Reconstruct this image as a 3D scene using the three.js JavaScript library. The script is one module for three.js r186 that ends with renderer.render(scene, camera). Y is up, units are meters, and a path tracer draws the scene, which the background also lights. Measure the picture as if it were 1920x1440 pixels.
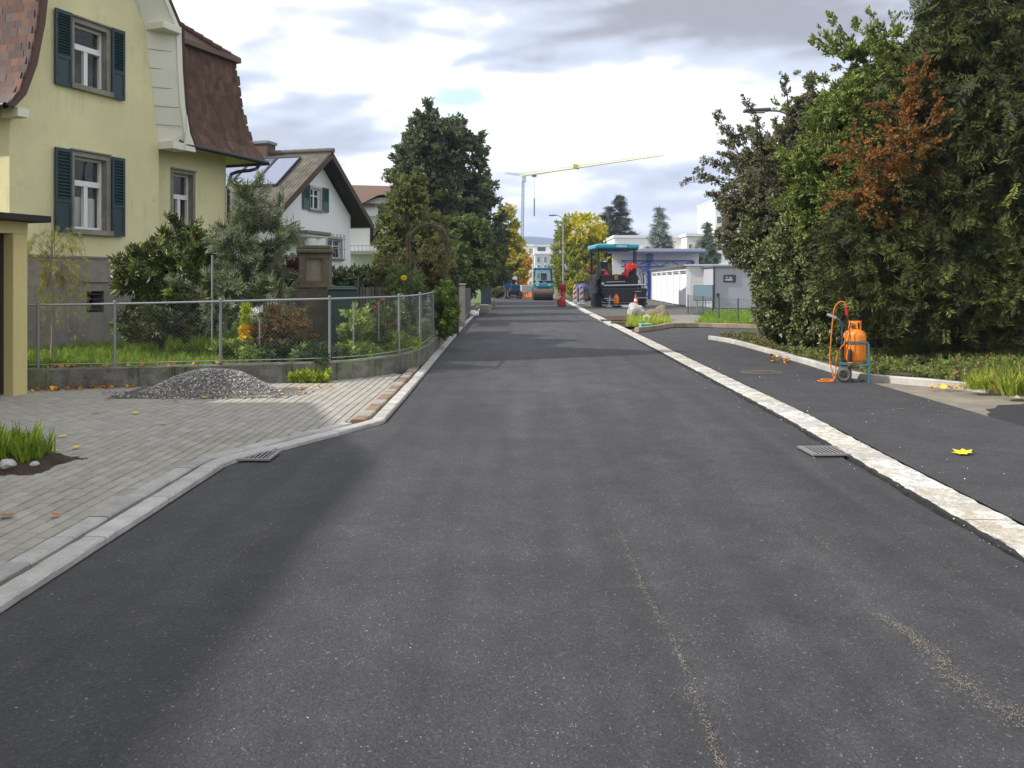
import * as THREE from 'three';
import { mergeGeometries } from 'three/addons/utils/BufferGeometryUtils.js';
import { ImprovedNoise } from 'three/addons/math/ImprovedNoise.js';
import { RoundedBoxGeometry } from 'three/addons/geometries/RoundedBoxGeometry.js';
import { MarchingCubes } from 'three/addons/objects/MarchingCubes.js';

// ---------------------------------------------------------------- camera, sky, sun, exposure
const scene = new THREE.Scene();
const F = 1600, CX = 960, CY = 528, EYE = 1.55;      // focal length and optical centre in photograph pixels, eye height in metres
const camera = new THREE.PerspectiveCamera(2 * Math.atan(912 / F) * 180 / Math.PI, 1920 / 1824, 0.1, 6000);
camera.position.set(0, EYE, 0);
camera.lookAt(0, EYE, -10);
camera.setViewOffset(1920, 1824, 0, 384, 1920, 1440);
const renderer = new THREE.WebGLRenderer({ antialias: true });
renderer.toneMapping = THREE.LinearToneMapping;
renderer.toneMappingExposure = 1.3;
renderer.shadowMap.enabled = true;

const SUN = new THREE.Vector3(-0.78, 0.65, 0.10).normalize();
const sun = new THREE.DirectionalLight(new THREE.Color(1, 0.955, 0.89), 4.2);
sun.position.copy(SUN).multiplyScalar(120).add(new THREE.Vector3(0, 0, -30));
sun.target.position.set(0, 0, -30);
sun.castShadow = true;
sun.shadow.radius = 1.6;
sun.shadow.mapSize.set(4096, 4096);
Object.assign(sun.shadow.camera, { left: -80, right: 80, top: 80, bottom: -80, near: 1, far: 400 });
scene.add(sun, sun.target);

let seed = 7;
const rnd = () => { seed = (seed + 0x6d2b79f5) | 0; let t = Math.imul(seed ^ (seed >>> 15), 1 | seed); t = (t + Math.imul(t ^ (t >>> 7), 61 | t)) ^ t; return ((t ^ (t >>> 14)) >>> 0) / 4294967296; };
const rr = (a, b) => a + (b - a) * rnd();
const PN = new ImprovedNoise();
const nz = (x, y, z = 0) => PN.noise(x + 13.7, y + 41.3, z + 7.1);
const fbm = (x, y, z, o = 4) => { let s = 0, a = 1, t = 0; for (let i = 0; i < o; i++) { s += a * nz(x, y, z); t += a; a *= 0.5; x *= 2.03; y *= 2.03; z *= 2.03; } return s / t; };
const sst = (a, b, x) => { const t = Math.min(1, Math.max(0, (x - a) / (b - a))); return t * t * (3 - 2 * t); };
const lerp = THREE.MathUtils.lerp;

{ // broken autumn cloud: white and grey masses with a small blue gap
  const W = 2048, H = 1024, data = new Float32Array(W * H * 4);
  const spots = [[1150, 5, 300, 75, 1.0], [1450, 50, 260, 80, 0.75], [990, 110, 120, 50, 0.65], [1750, 20, 300, 100, 0.6], [540, 230, 130, 80, 0.42], [470, 110, 50, 60, 0.3], [620, 290, 90, 30, 0.3], [1200, 370, 210, 70, 0.55], [720, 30, 70, 26, 0.35], [1420, 330, 120, 80, 0.3], [1010, 420, 90, 30, 0.35],
    [1190, 215, 280, 45, -0.95], [940, 250, 150, 60, -0.8], [680, 330, 90, 45, -0.5], [400, 40, 90, 50, -0.6], [610, 130, 120, 50, -0.5], [760, 100, 130, 50, -0.5], [1050, 340, 90, 22, -0.5], [1330, 410, 70, 22, -0.4], [480, 190, 40, 30, -0.4]];
  for (let j = 0; j < H; j++) {
    const el = ((j + 0.5) / H - 0.5) * Math.PI;
    for (let i = 0; i < W; i++) {
      const rd = ((i + 0.5) / W - 0.5) * 2 * Math.PI, x = Math.cos(rd) * Math.cos(el), z = Math.sin(rd) * Math.cos(el), y = Math.sin(el);
      const o = (j * W + i) * 4;
      let c;
      if (y > -0.02) {
        const ch = Math.max(0.25, Math.cos(el)), sx = x / ch * 1.6, sz = z / ch * 1.6, e2 = Math.max(el, 0) * 6.5;
        const wx = 0.35 * fbm(sx * 1.7 + 31, e2 * 1.5, sz * 1.7, 3), wy = 0.3 * fbm(sx * 1.7 + 57, e2 * 1.5, sz * 1.7 + 8, 3);
        const bil = (u, v, q) => { let t = 0, am = 1; for (let o = 0; o < 5; o++) { t += am * (0.42 - Math.abs(nz(u, v, q)) * 1.5); am *= 0.52; u *= 2.1; v *= 2.1; q *= 2.1; } return t; };
        const a = fbm(sx * 1.1 + 3 + wx, e2 * 0.9 + wy, sz * 1.1, 4), p1 = bil(sx * 2.0 + 9 + wx, e2 * 1.9 + wy, sz * 2.0 + 5), p2 = bil(sx * 2.0 + 9 + wx - 0.07, e2 * 1.9 + wy + 0.10, sz * 2.0 + 5), b = p1 - 0.35;
        let dk = a * 1.15 + 0.09 - (p1 - p2) * 0.75 - b * 0.22, hole = fbm(sx * 1.3 + 21, e2 * 1.7, sz * 1.3, 5) - 0.3 - b * 0.15;
        if (-z > 0.3) {
          const px = CX + F * x / -z, py = CY - F * y / -z;
          for (const [u, v, su, sv, w] of spots) { const d = ((px - u) / su) ** 2 + ((py - v) / sv) ** 2; if (d < 9) dk += w * Math.exp(-d * 0.8) * (1 + 0.35 * b); }
          const h = ((px - 850) / 120) ** 2 + ((py - 185) / 45) ** 2; hole += 0.74 * Math.exp(-h) * (1 - 0.8 * b);
        }
        const g = sst(-0.12, 0.5, dk), g2 = sst(0.42, 1.25, dk), bl = sst(0.02, 0.34, hole);
        c = [lerp(1.06, 0.60, g), lerp(1.07, 0.66, g), lerp(1.1, 0.77, g)];
        c = [lerp(c[0], 0.34, g2), lerp(c[1], 0.35, g2), lerp(c[2], 0.385, g2)];
        c = [lerp(c[0], 0.56, bl * 0.9), lerp(c[1], 0.80, bl * 0.9), lerp(c[2], 1.0, bl * 0.9)];
        const hz = sst(0.16, 0.0, y); c = [lerp(c[0], 0.86, hz * 0.5), lerp(c[1], 0.9, hz * 0.5), lerp(c[2], 0.97, hz * 0.5)];
      } else c = [0.18, 0.18, 0.17];
      data[o] = c[0]; data[o + 1] = c[1]; data[o + 2] = c[2]; data[o + 3] = 1;
    }
  }
  const t = new THREE.DataTexture(data, W, H, THREE.RGBAFormat, THREE.FloatType);
  t.mapping = THREE.EquirectangularReflectionMapping; t.magFilter = THREE.LinearFilter; t.needsUpdate = true;
  scene.background = t; scene.environment = t;
  scene.fog = new THREE.FogExp2(new THREE.Color(0.55, 0.66, 0.95), 0.00036);
}

// ---------------------------------------------------------------- helpers
const V = (x, y, z) => new THREE.Vector3(x, y, z);
const at = (px, py, D) => V((px - CX) / F * D, EYE + (CY - py) / F * D, -D);          // the point D metres in front of the lens behind a photograph pixel
const gd = (px, py, y = 0) => at(px, py, (EYE - y) * F / (py - CY));                    // the same for a point known to lie at height y
const hgt = (py, D) => EYE + (CY - py) / F * D;
const taken = {};
const numbered = (n) => { const k = taken[n] = (taken[n] ?? -1) + 1; return k ? n + '_' + String(k).padStart(3, '0') : n; };
function shade(o) { o.castShadow = true; o.receiveShadow = true; return o; }
function thing(name, label, category, pos = [0, 0, 0], ry = 0, group) {
  const g = new THREE.Group(); g.name = numbered(name); g.position.set(...pos); g.rotation.y = ry;
  g.userData = { label, category }; if (group) g.userData.group = group;
  scene.add(g); return g;
}
function part(parent, name, geo, mat, data) {
  const m = shade(new THREE.Mesh(Array.isArray(geo) ? join(geo) : geo, mat)); m.name = name;
  if (data) Object.assign(m.userData, data);
  parent.add(m); return m;
}
function single(name, label, category, geo, mat, pos = [0, 0, 0], ry = 0, group) {
  const m = shade(new THREE.Mesh(Array.isArray(geo) ? join(geo) : geo, mat)); m.name = numbered(name);
  m.position.set(...pos); m.rotation.y = ry; m.userData = { label, category }; if (group) m.userData.group = group;
  scene.add(m); return m;
}
function structure(name, geo, mat, kind = 'structure') {
  const m = shade(new THREE.Mesh(Array.isArray(geo) ? join(geo) : geo, mat)); m.name = numbered(name); m.userData = { kind }; scene.add(m); return m;
}
function flat(g) { // plain position, normal and uv, uv in metres on the face's own plane
  if (g.index) g = g.toNonIndexed();
  for (const k of Object.keys(g.attributes)) if (!['position', 'normal', 'color'].includes(k)) g.deleteAttribute(k);
  if (!g.attributes.normal) g.computeVertexNormals();
  const p = g.attributes.position, n = g.attributes.normal, uv = new Float32Array(p.count * 2);
  const a = V(), b = V(), c = V();
  for (let i = 0; i < p.count; i += 3) {
    a.fromBufferAttribute(p, i); b.fromBufferAttribute(p, i + 1).sub(a); c.fromBufferAttribute(p, i + 2).sub(a); b.cross(c);
    const x = Math.abs(b.x), y = Math.abs(b.y), z = Math.abs(b.z);
    for (let k = 0; k < 3; k++) { const q = i + k; uv[q * 2] = x > y && x > z ? p.getZ(q) : p.getX(q); uv[q * 2 + 1] = y >= x && y >= z ? p.getZ(q) : p.getY(q); }
  }
  g.setAttribute('uv', new THREE.BufferAttribute(uv, 2));
  return g;
}
const place = (g, p, r) => { if (r) { g.rotateX(r[0] || 0); g.rotateZ(r[2] || 0); g.rotateY(r[1] || 0); } if (p) g.translate(...p); return g; };
const join = (list) => { list = list.flat().map((g) => flat(g)); return list.length === 1 ? list[0] : mergeGeometries(list, false); };
const box = (w, h, d, p, r) => flat(place(new THREE.BoxGeometry(w, h, d), p, r));
const rbox = (w, h, d, b, p, r) => flat(place(new RoundedBoxGeometry(w, h, d, 1, b), p, r));
const cyl = (r0, r1, h, p, r, s = 16) => flat(place(new THREE.CylinderGeometry(r1, r0, h, s), p, r));
const ball = (r, p, sc = [1, 1, 1], s = 12) => flat(place(new THREE.SphereGeometry(r, s, s * 0.7 | 0).scale(...sc), p));
const lathe = (pts, p, s = 24) => flat(place(new THREE.LatheGeometry(pts.map(([x, y]) => new THREE.Vector2(x, y)), s), p));
const torus = (R, r, p, rot, s = 24) => flat(place(new THREE.TorusGeometry(R, r, 8, s), p, rot));
const tube = (pts, r, s = 20, rad = 6, tension) => flat(new THREE.TubeGeometry(new THREE.CatmullRomCurve3(pts.map((q) => q.isVector3 ? q : V(...q)), false, tension ? 'catmullrom' : 'centripetal', tension), s, r, rad));
const bar = (a, b, r, s = 6) => { a = a.isVector3 ? a : V(...a); b = b.isVector3 ? b : V(...b); const g = new THREE.CylinderGeometry(r, r, a.distanceTo(b), s); g.applyQuaternion(new THREE.Quaternion().setFromUnitVectors(V(0, 1, 0), b.clone().sub(a).normalize())); const m = a.clone().add(b).multiplyScalar(0.5); return flat(g.translate(m.x, m.y, m.z)); };
const beam = (a, b, w, h) => { a = a.isVector3 ? a : V(...a); b = b.isVector3 ? b : V(...b); const g = new THREE.BoxGeometry(w, h, a.distanceTo(b)), m = new THREE.Matrix4().lookAt(a, b, V(0, 1, 0.001)); g.applyMatrix4(m); const c = a.clone().add(b).multiplyScalar(0.5); return flat(g.translate(c.x, c.y, c.z)); };
function taper(pts, radii, rad = 6) { // tube whose radius changes from point to point
  pts = pts.map((q) => q.isVector3 ? q : V(...q));
  const pos = [], idx = [], n = pts.length; let ref = V(1, 0, 0.3).normalize();
  for (let i = 0; i < n; i++) {
    const t = pts[Math.min(n - 1, i + 1)].clone().sub(pts[Math.max(0, i - 1)]).normalize();
    const u = ref.clone().sub(t.clone().multiplyScalar(ref.dot(t))).normalize(), w = t.clone().cross(u); ref = u;
    for (let k = 0; k < rad; k++) { const a = k / rad * 2 * Math.PI, q = pts[i].clone().addScaledVector(u, Math.cos(a) * radii[i]).addScaledVector(w, Math.sin(a) * radii[i]); pos.push(q.x, q.y, q.z); }
  }
  for (let i = 0; i < n - 1; i++) for (let k = 0; k < rad; k++) { const a = i * rad + k, b = i * rad + (k + 1) % rad; idx.push(a, b, a + rad, b, b + rad, a + rad); }
  const g = new THREE.BufferGeometry(); g.setAttribute('position', new THREE.Float32BufferAttribute(pos, 3)); g.setIndex(idx); g.computeVertexNormals(); return flat(g);
}
const polyline = (pts) => new THREE.Shape(pts.map(([x, y]) => new THREE.Vector2(x, y)));
const prism = (pts, depth, bevel = 0, holes = []) => { // outline in x,y; thickness towards -z from z = 0
  const s = polyline(pts); for (const h of holes) s.holes.push(new THREE.Path(h.map(([x, y]) => new THREE.Vector2(x, y))));
  const g = new THREE.ExtrudeGeometry(s, { depth, bevelEnabled: bevel > 0, bevelSize: bevel, bevelThickness: bevel, bevelOffset: -bevel, bevelSegments: 1, curveSegments: 6 });
  return flat(g.translate(0, 0, -depth));
};
function sweep(path, prof, caps = true, jit = 0) { // profile [[to the right, up]...] drawn along a level path
  const n = path.length, m = prof.length, R = [];
  for (let i = 0; i < n; i++) {
    const row = [], t = path[Math.min(n - 1, i + 1)].clone().sub(path[Math.max(0, i - 1)]).setY(0).normalize();
    let k = 1; if (i && i < n - 1) { const t0 = path[i].clone().sub(path[i - 1]).setY(0).normalize(); k = 1 / Math.max(0.5, t.dot(t0)); }
    for (const [a0, b0] of prof) { const e = jit && b0 > -0.05 ? jit : 0, a = a0 + e * nz(path[i].x * 9 + a0 * 70, path[i].z * 9) + e * 0.7 * nz(path[i].x * 27, path[i].z * 27 + a0 * 50), b = b0 + e * 0.5 * nz(path[i].z * 8, a0 * 40 + b0 * 90); row.push(V(path[i].x - t.z * a * k, path[i].y + b, path[i].z + t.x * a * k)); }
    R.push(row);
  }
  const pos = [], tri = (a, b, c) => pos.push(a.x, a.y, a.z, b.x, b.y, b.z, c.x, c.y, c.z);
  for (let i = 0; i < n - 1; i++) for (let j = 0; j < m; j++) { const q = (j + 1) % m; tri(R[i][j], R[i][q], R[i + 1][j]); tri(R[i][q], R[i + 1][q], R[i + 1][j]); }
  if (caps) for (let j = 1; j < m - 1; j++) { tri(R[0][0], R[0][j + 1], R[0][j]); tri(R[n - 1][0], R[n - 1][j], R[n - 1][j + 1]); }
  const g = new THREE.BufferGeometry(); g.setAttribute('position', new THREE.Float32BufferAttribute(pos, 3)); g.computeVertexNormals(); return flat(g);
}
function quads(list) { // list of [a, b, c, d] corner points
  const pos = []; for (const [a, b, c, d] of list) for (const q of [a, b, c, a, c, d]) pos.push(...(q.isVector3 ? [q.x, q.y, q.z] : q));
  const g = new THREE.BufferGeometry(); g.setAttribute('position', new THREE.Float32BufferAttribute(pos, 3)); g.computeVertexNormals(); return flat(g);
}
function loft(rows) { const l = []; for (let i = 0; i < rows.length - 1; i++) for (let j = 0; j < rows[i].length - 1; j++) l.push([rows[i][j], rows[i][j + 1], rows[i + 1][j + 1], rows[i + 1][j]]); return quads(l); }
function sheet(pts, y) { // level polygon, pts [[x, z]...]
  const g = new THREE.ShapeGeometry(polyline(pts.map(([x, z]) => [x, -z]))); g.rotateX(-Math.PI / 2); g.translate(0, y, 0); return flat(g);
}
const slab = (w, h, d, b, ch = b) => { // stone with chamfered upper edges, top at y = 0
  const x = w / 2, z = d / 2, q = [];
  const lo = [[-x, -h, -z], [x, -h, -z], [x, -h, z], [-x, -h, z]], mi = [[-x, -ch, -z], [x, -ch, -z], [x, -ch, z], [-x, -ch, z]], up = [[-x + b, 0, -z + b], [x - b, 0, -z + b], [x - b, 0, z - b], [-x + b, 0, z - b]];
  for (let i = 0; i < 4; i++) { const j = (i + 1) % 4; q.push([lo[j], lo[i], mi[i], mi[j]], [mi[j], mi[i], up[i], up[j]]); }
  q.push([up[3], up[2], up[1], up[0]]); return quads(q);
};
function sub(path, s0, s1, step = 0.5) { // piece of a polyline between two arc lengths
  const out = [], L = [0]; for (let i = 1; i < path.length; i++) L.push(L[i - 1] + path[i].distanceTo(path[i - 1]));
  const pt = (s) => { s = Math.min(L[L.length - 1], Math.max(0, s)); let i = 1; while (i < L.length - 1 && L[i] < s) i++; return path[i - 1].clone().lerp(path[i], (s - L[i - 1]) / (L[i] - L[i - 1])); };
  const n = Math.max(1, Math.round((s1 - s0) / step)); for (let i = 0; i <= n; i++) out.push(pt(s0 + (s1 - s0) * i / n)); return out;
}
const arc = (path) => { let s = 0; for (let i = 1; i < path.length; i++) s += path[i].distanceTo(path[i - 1]); return s; };
const smooth = (pts, n = 40) => new THREE.CatmullRomCurve3(pts, false, 'centripetal').getSpacedPoints(n);

// ---------------------------------------------------------------- textures
const texels = (n, f) => { const d = new Uint8Array(n * n * 4); for (let j = 0; j < n; j++) for (let i = 0; i < n; i++) { const c = f(i, j), o = (j * n + i) * 4; d[o] = c[0]; d[o + 1] = c[1]; d[o + 2] = c[2]; d[o + 3] = 255; } return d; };
function tex(n, f, metres, srgb = true) {
  const t = new THREE.DataTexture(texels(n, f), n, n); t.wrapS = t.wrapT = THREE.RepeatWrapping; t.magFilter = THREE.LinearFilter; t.minFilter = THREE.LinearMipmapLinearFilter; t.generateMipmaps = true;
  if (srgb) t.colorSpace = THREE.SRGBColorSpace; t.repeat.set(1 / metres, 1 / metres); t.needsUpdate = true; return t;
}
function grid(n, cells, s) { // tiling value noise, 0..1
  const r = []; let q = s * 7919 + 17; for (let i = 0; i < cells * cells; i++) { q = (Math.imul(q, 1664525) + 1013904223) | 0; r.push((q >>> 8) / 16777216); }
  const out = new Float32Array(n * n);
  for (let j = 0; j < n; j++) for (let i = 0; i < n; i++) {
    const x = i / n * cells, y = j / n * cells, x0 = x | 0, y0 = y | 0, x1 = (x0 + 1) % cells, y1 = (y0 + 1) % cells, u = sst(0, 1, x - x0), v = sst(0, 1, y - y0);
    out[j * n + i] = lerp(lerp(r[y0 * cells + x0], r[y0 * cells + x1], u), lerp(r[y1 * cells + x0], r[y1 * cells + x1], u), v);
  }
  return out;
}
function layers(n, cells, s) { const o = new Float32Array(n * n); let t = 0; cells.forEach(([c, w], k) => { const g = grid(n, c, s + k); t += w; for (let i = 0; i < o.length; i++) o[i] += w * g[i]; }); for (let i = 0; i < o.length; i++) o[i] /= t; return o; }
const tone = (base, k) => base.map((c) => Math.max(0, Math.min(255, c * k)));
function speckled(n, metres, base, amp, cells, s, extra) { const g = layers(n, cells, s); return tex(n, (i, j) => { const v = g[j * n + i]; const c = tone(base, 1 + (v - 0.5) * 2 * amp); return extra ? extra(c, v, i, j) : c; }, metres); }
const reliefOf = (n, metres, cells, s) => { const g = layers(n, cells, s); return tex(n, (i, j) => { const v = g[j * n + i] * 255; return [v, v, v]; }, metres, false); };
const mat = (color, roughness = 0.8, o = {}) => new THREE.MeshStandardMaterial({ color: new THREE.Color(color), roughness, side: THREE.DoubleSide, ...o });
const phys = (color, roughness, o = {}) => new THREE.MeshPhysicalMaterial({ color: new THREE.Color(color), roughness, side: THREE.DoubleSide, ...o });

const N1 = 1024;
const fineRelief = reliefOf(512, 0.6, [[128, 1], [64, 0.8], [16, 0.5]], 3), roughRelief = reliefOf(1024, 1.6, [[512, 0.8], [256, 1], [64, 0.6]], 5);
let speck = grid(2048, 780, 71), speck2 = grid(2048, 420, 72), blot = layers(2048, [[9, 1], [33, 0.8], [130, 0.5]], 73);
const asphaltMap = tex(2048, (i, j) => {
  const q = j * 2048 + i, v = 0.80 + 0.24 * speck2[q] + 0.34 * (speck[q] - 0.5) + 0.34 * (blot[q] - 0.5);
  let c = [57 * v, 56.5 * v, 58.5 * v];
  if (speck[q] > 0.955 && speck2[q] + 0.9 * blot[q] > 0.96) c = [212, 209, 202]; else if (speck2[q] > 0.955) c = [118, 115, 108]; else if (speck[q] < 0.07) c = [30, 30, 33];
  return c;
}, 3.7);
const asphaltRelief = tex(1024, (i, j) => { const q = (j * 2) * 2048 + i * 2, v = 120 * speck2[q] + 135 * speck[q]; return [v, v, v]; }, 3.7, false);
const oldAsphaltMap = speckled(1024, 3.1, [112, 110, 108], 0.2, [[400, 0.8], [128, 0.7], [12, 1]], 21, (c, v, i, j) => (speck[(j * 2048 + i)] > 0.965 ? [176, 174, 168] : c));
const concreteMap = speckled(1024, 2.4, [150, 146, 136], 0.22, [[5, 1], [17, 0.8], [60, 0.5], [300, 0.45]], 31);
const graniteMap = speckled(1024, 1.3, [196, 195, 192], 0.2, [[8, 0.9], [40, 0.5], [340, 0.8], [512, 0.5]], 41);
const kerbMap = (() => { // cement-smeared granite: white, grey and sandy patches
  const n = 1024, a = layers(n, [[7, 1], [23, 0.8], [60, 0.5]], 44), b = layers(n, [[9, 1], [31, 0.7]], 45), f = layers(n, [[300, 1], [512, 0.7], [90, 0.6]], 46);
  return tex(n, (i, j) => { const q = j * n + i, w = sst(0.42, 0.6, a[q]), sd = sst(0.52, 0.66, b[q]), k = 0.86 + 0.34 * (f[q] - 0.5) * 1.6; const c = [lerp(196, 232, w), lerp(193, 230, w), lerp(187, 224, w)]; return [lerp(c[0], 206, sd * 0.55) * k, lerp(c[1], 194, sd * 0.55) * k, lerp(c[2], 172, sd * 0.55) * k]; }, 1.7);
})();
const paverMap = speckled(1024, 1.9, [150, 146, 136], 0.17, [[7, 0.8], [46, 0.5], [256, 0.6], [512, 0.5]], 51);
const stuccoMap = (() => { // pale yellow render with faint patches and rain streaks
  const n = 1024, g = layers(n, [[4, 0.9], [14, 0.7], [110, 0.5], [400, 0.5]], 61), r = layers(n, [[64, 1], [170, 0.7]], 62), m = layers(n, [[5, 1], [11, 0.8]], 63);
  return tex(n, (i, j) => { const q = j * n + i, st = sst(0.55, 0.8, r[(j >> 6) * n + i]) * sst(0.45, 0.7, m[q]); return tone([217, 209, 163], 1 + (g[q] - 0.5) * 0.13 - 0.07 * st); }, 3.3);
})();
const soilMap = speckled(1024, 2.0, [92, 78, 60], 0.42, [[9, 0.7], [40, 0.8], [160, 0.9], [400, 0.6]], 81);
const grassMap = speckled(1024, 2.2, [78, 96, 40], 0.4, [[6, 0.7], [30, 0.6], [128, 0.9], [420, 0.8]], 91);
const woodMap = (() => { const g = layers(512, [[6, 1], [60, 0.6], [200, 0.4]], 14); return tex(512, (i, j) => tone([150, 146, 138], 0.75 + 0.5 * g[((j >> 4) * 512 + i)] ), 0.8); })();
// ---------------------------------------------------------------- ground, road, kerbs, pavings
const interp = (tab) => (D) => { // x at distance D from a table of [D, x]
  if (D <= tab[0][0]) return tab[0][1]; for (let i = 1; i < tab.length; i++) if (D <= tab[i][0]) { const [a, b] = [tab[i - 1], tab[i]]; return lerp(a[1], b[1], (D - a[0]) / (b[0] - a[0])); }
  return tab[tab.length - 1][1];
};
const table = (px) => px.map(([u, v]) => { const p = gd(u, v); return [-p.z, p.x]; });
const LT = [[-8, -2.45], ...table([[0, 1150], [430, 870], [722, 793], [772, 735], [838, 652], [872, 611]]), [62, -1.75], [140, -1.9]];
const RT = [[-8, 2.75], ...table([[1920, 1045], [1600, 860], [1480, 789], [1300, 693], [1180, 629]]), [45, 3.72], [62, 4.1], [75, 4.35], [140, 6]];
const leftX = interp(LT), rightX = interp(RT);

structure('ground', sheet([[-2500, 60], [2500, 60], [2500, -4200], [-2500, -4200]], -0.07), mat('#ffffff', 0.95, { map: grassMap }));
structure('hillside', (() => { // wooded ridge at the end of the valley
  const rows = [], n = 90; for (let k = 0; k <= 5; k++) { const row = []; for (let i = 0; i <= n; i++) { const x = lerp(-1500, 2300, i / n), top = 128 + 38 * fbm(x * 0.0016, 2, 0, 4) + 18 * fbm(x * 0.006, 5, 1, 3) + (x > 500 ? -6 : 0); row.push(V(x, top * Math.sin(k / 5 * Math.PI / 2) * (1 + 0.05 * nz(x * 0.01, k * 2)), -2100 - 420 * (k / 5))); } rows.push(row); }
  return loft(rows);
})(), mat('#35423a', 0.95));

const asphalt = new THREE.MeshStandardMaterial({ map: asphaltMap, bumpMap: asphaltRelief, bumpScale: 0.004, roughness: 0.82, vertexColors: true, side: THREE.DoubleSide });
{ // fresh asphalt with dusty tracks and patches
  const rows = []; for (let D = -8; D < 140;) { rows.push(D); D += D < 2 ? 0.6 : Math.max(0.09, D * 0.013); }
  const NC = 96, pos = [], col = [], uv = [], idx = [];
  rows.forEach((D, r) => {
    const a = leftX(D) + 0.005, b = rightX(D) - 0.004, e1 = 0.05 + 0.03 * nz(D * 2.2, 1) + 0.015 * nz(D * 7, 2), e0 = 0.03 + 0.012 * nz(D * 2, 5);
    for (let c = 0; c <= NC; c++) {
      const x = c === 0 ? a : c === 1 ? a + e0 * 0.4 : c === 2 ? a + e0 : c === NC ? b : c === NC - 1 ? b - e1 * 0.45 : c === NC - 2 ? b - e1 : lerp(a + e0, b - e1, (c - 2) / (NC - 4));
      const dip = c <= 1 ? -0.004 : c >= NC - 1 ? -0.03 : 0, w = 0.012 * nz(x * 0.5, D * 0.35);   // open joint along both kerbs
      pos.push(x, w * 0.5 - 0.006 + dip, -D); uv.push(x, D);
      // dust left by the roller and the trucks: long streaks, and pale brown patches
      let v = 0.96 + 0.3 * fbm(x * 0.8, D * 0.2, 0, 4) + 0.5 * fbm(x * 4.5 - 0.1 * D + 0.4 * nz(D * 0.3, 8), D * 0.22, 4, 4) + 0.1 * fbm(x * 3.1, D * 2.4, 6, 3), t = 0;
      for (const [tx, w2, k] of [[0.35, 0.14, 0.22], [1.75, 0.2, 0.2], [-0.9, 0.25, 0.1], [2.45, 0.14, 0.2], [1.1, 0.1, 0.16], [-0.2, 0.3, 0.1]]) v += k * Math.exp(-(((x - tx - 0.02 * D - 0.12 * nz(D * 0.25, tx)) / w2) ** 2)) * Math.max(0, 0.5 + 1.3 * fbm(x * 3, D * 0.5, 3 + tx, 3));
      for (const [px, pD, sx, sD] of [[1.2, 12.5, 1.5, 2.8], [0.1, 14, 0.8, 2], [-0.5, 22, 1.2, 4], [1.5, 30, 1.6, 5]]) t += Math.exp(-(((x - px) / sx) ** 2) - ((D - pD) / sD) ** 2) * Math.max(0, 0.45 + 1.4 * fbm(x * 1.8, D * 0.9, 9 + px, 4));
      v += 0.42 * t; v = Math.max(0.5, v);
      col.push(v * (1 + 0.06 * t), v * (1 + 0.03 * t), v * (1 - 0.04 * t));
    }
    if (r) for (let c = 0; c < NC; c++) { const p = (r - 1) * (NC + 1) + c, q = p + NC + 1; idx.push(p, p + 1, q, p + 1, q + 1, q); }
  });
  const g = new THREE.BufferGeometry(); g.setAttribute('position', new THREE.Float32BufferAttribute(pos, 3)); g.setAttribute('uv', new THREE.Float32BufferAttribute(uv, 2)); g.setAttribute('color', new THREE.Float32BufferAttribute(col, 3)); g.setIndex(idx); g.computeVertexNormals();
  structure('road', g, asphalt);
}
{ // pale grit dragged into lines by the screed: small flakes of stone lying on the asphalt
  const line = (name, pts, n, w) => {
    const c = new THREE.CatmullRomCurve3(pts.map(([u, v]) => gd(u, v))), L = [];
    for (let i = 0; i < n; i++) { const t = rnd() ** 0.75, p = c.getPoint(t); if (nz(t * 14, 3, w * 99) + 0.5 * nz(t * 45, 5) < rr(-1.1, 0.3)) continue; const wid = w * (0.5 + 0.7 * t) * (0.5 + 1.2 * Math.abs(nz(t * 9, 1))); const g = new THREE.TetrahedronGeometry(rr(0.0010, 0.0036)); g.rotateX(rnd() * 6).rotateY(rnd() * 6); g.scale(1, 0.6, 1); L.push(g.translate(p.x + (rnd() + rnd() + rnd() - 1.5) * wid * 1.5 + 0.02 * nz(t * 6, 9), 0.003, p.z)); }
    structure(name, L, gritMat, 'stuff');
  };
  var gritMat = mat('#857c6c', 0.95);
  line('grit_line', [[1135, 930], [1180, 1045], [1230, 1150], [1290, 1270], [1360, 1440], [1395, 1520]], 2200, 0.02);
  line('grit_line', [[1640, 1150], [1720, 1200], [1800, 1275], [1925, 1365]], 2200, 0.05);
  line('grit_line', [[430, 1055], [470, 1022], [498, 1005]], 160, 0.025);
  line('grit_line', [[1260, 840], [1390, 900], [1500, 985], [1560, 1030]], 260, 0.03);
  line('grit_line', [[1330, 760], [1480, 850], [1640, 960], [1800, 1080]], 300, 0.04);
  line('grit_line', [[1040, 700], [1070, 800], [1110, 900], [1135, 930]], 160, 0.03);
  line('grit_line', [[640, 1010], [560, 1090], [480, 1180], [330, 1330]], 200, 0.06);
}
const graniteD = mat('#e4e2dd', 0.85, { map: graniteMap, bumpMap: roughRelief, bumpScale: 0.004 });
const edgeGrey = mat('#c6c4be', 0.88, { map: graniteMap, bumpMap: roughRelief, bumpScale: 0.004 });
const granite = mat('#f0eeea', 0.82, { map: graniteMap, bumpMap: roughRelief, bumpScale: 0.004 });
const graniteB = mat('#e8e4dc', 0.85, { map: graniteMap, bumpMap: roughRelief, bumpScale: 0.005 });
const graniteC = mat('#d6d4ce', 0.85, { map: graniteMap, bumpMap: roughRelief, bumpScale: 0.004 });
const concrete = mat('#ffffff', 0.92, { map: concreteMap, bumpMap: roughRelief, bumpScale: 0.005 });
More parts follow.
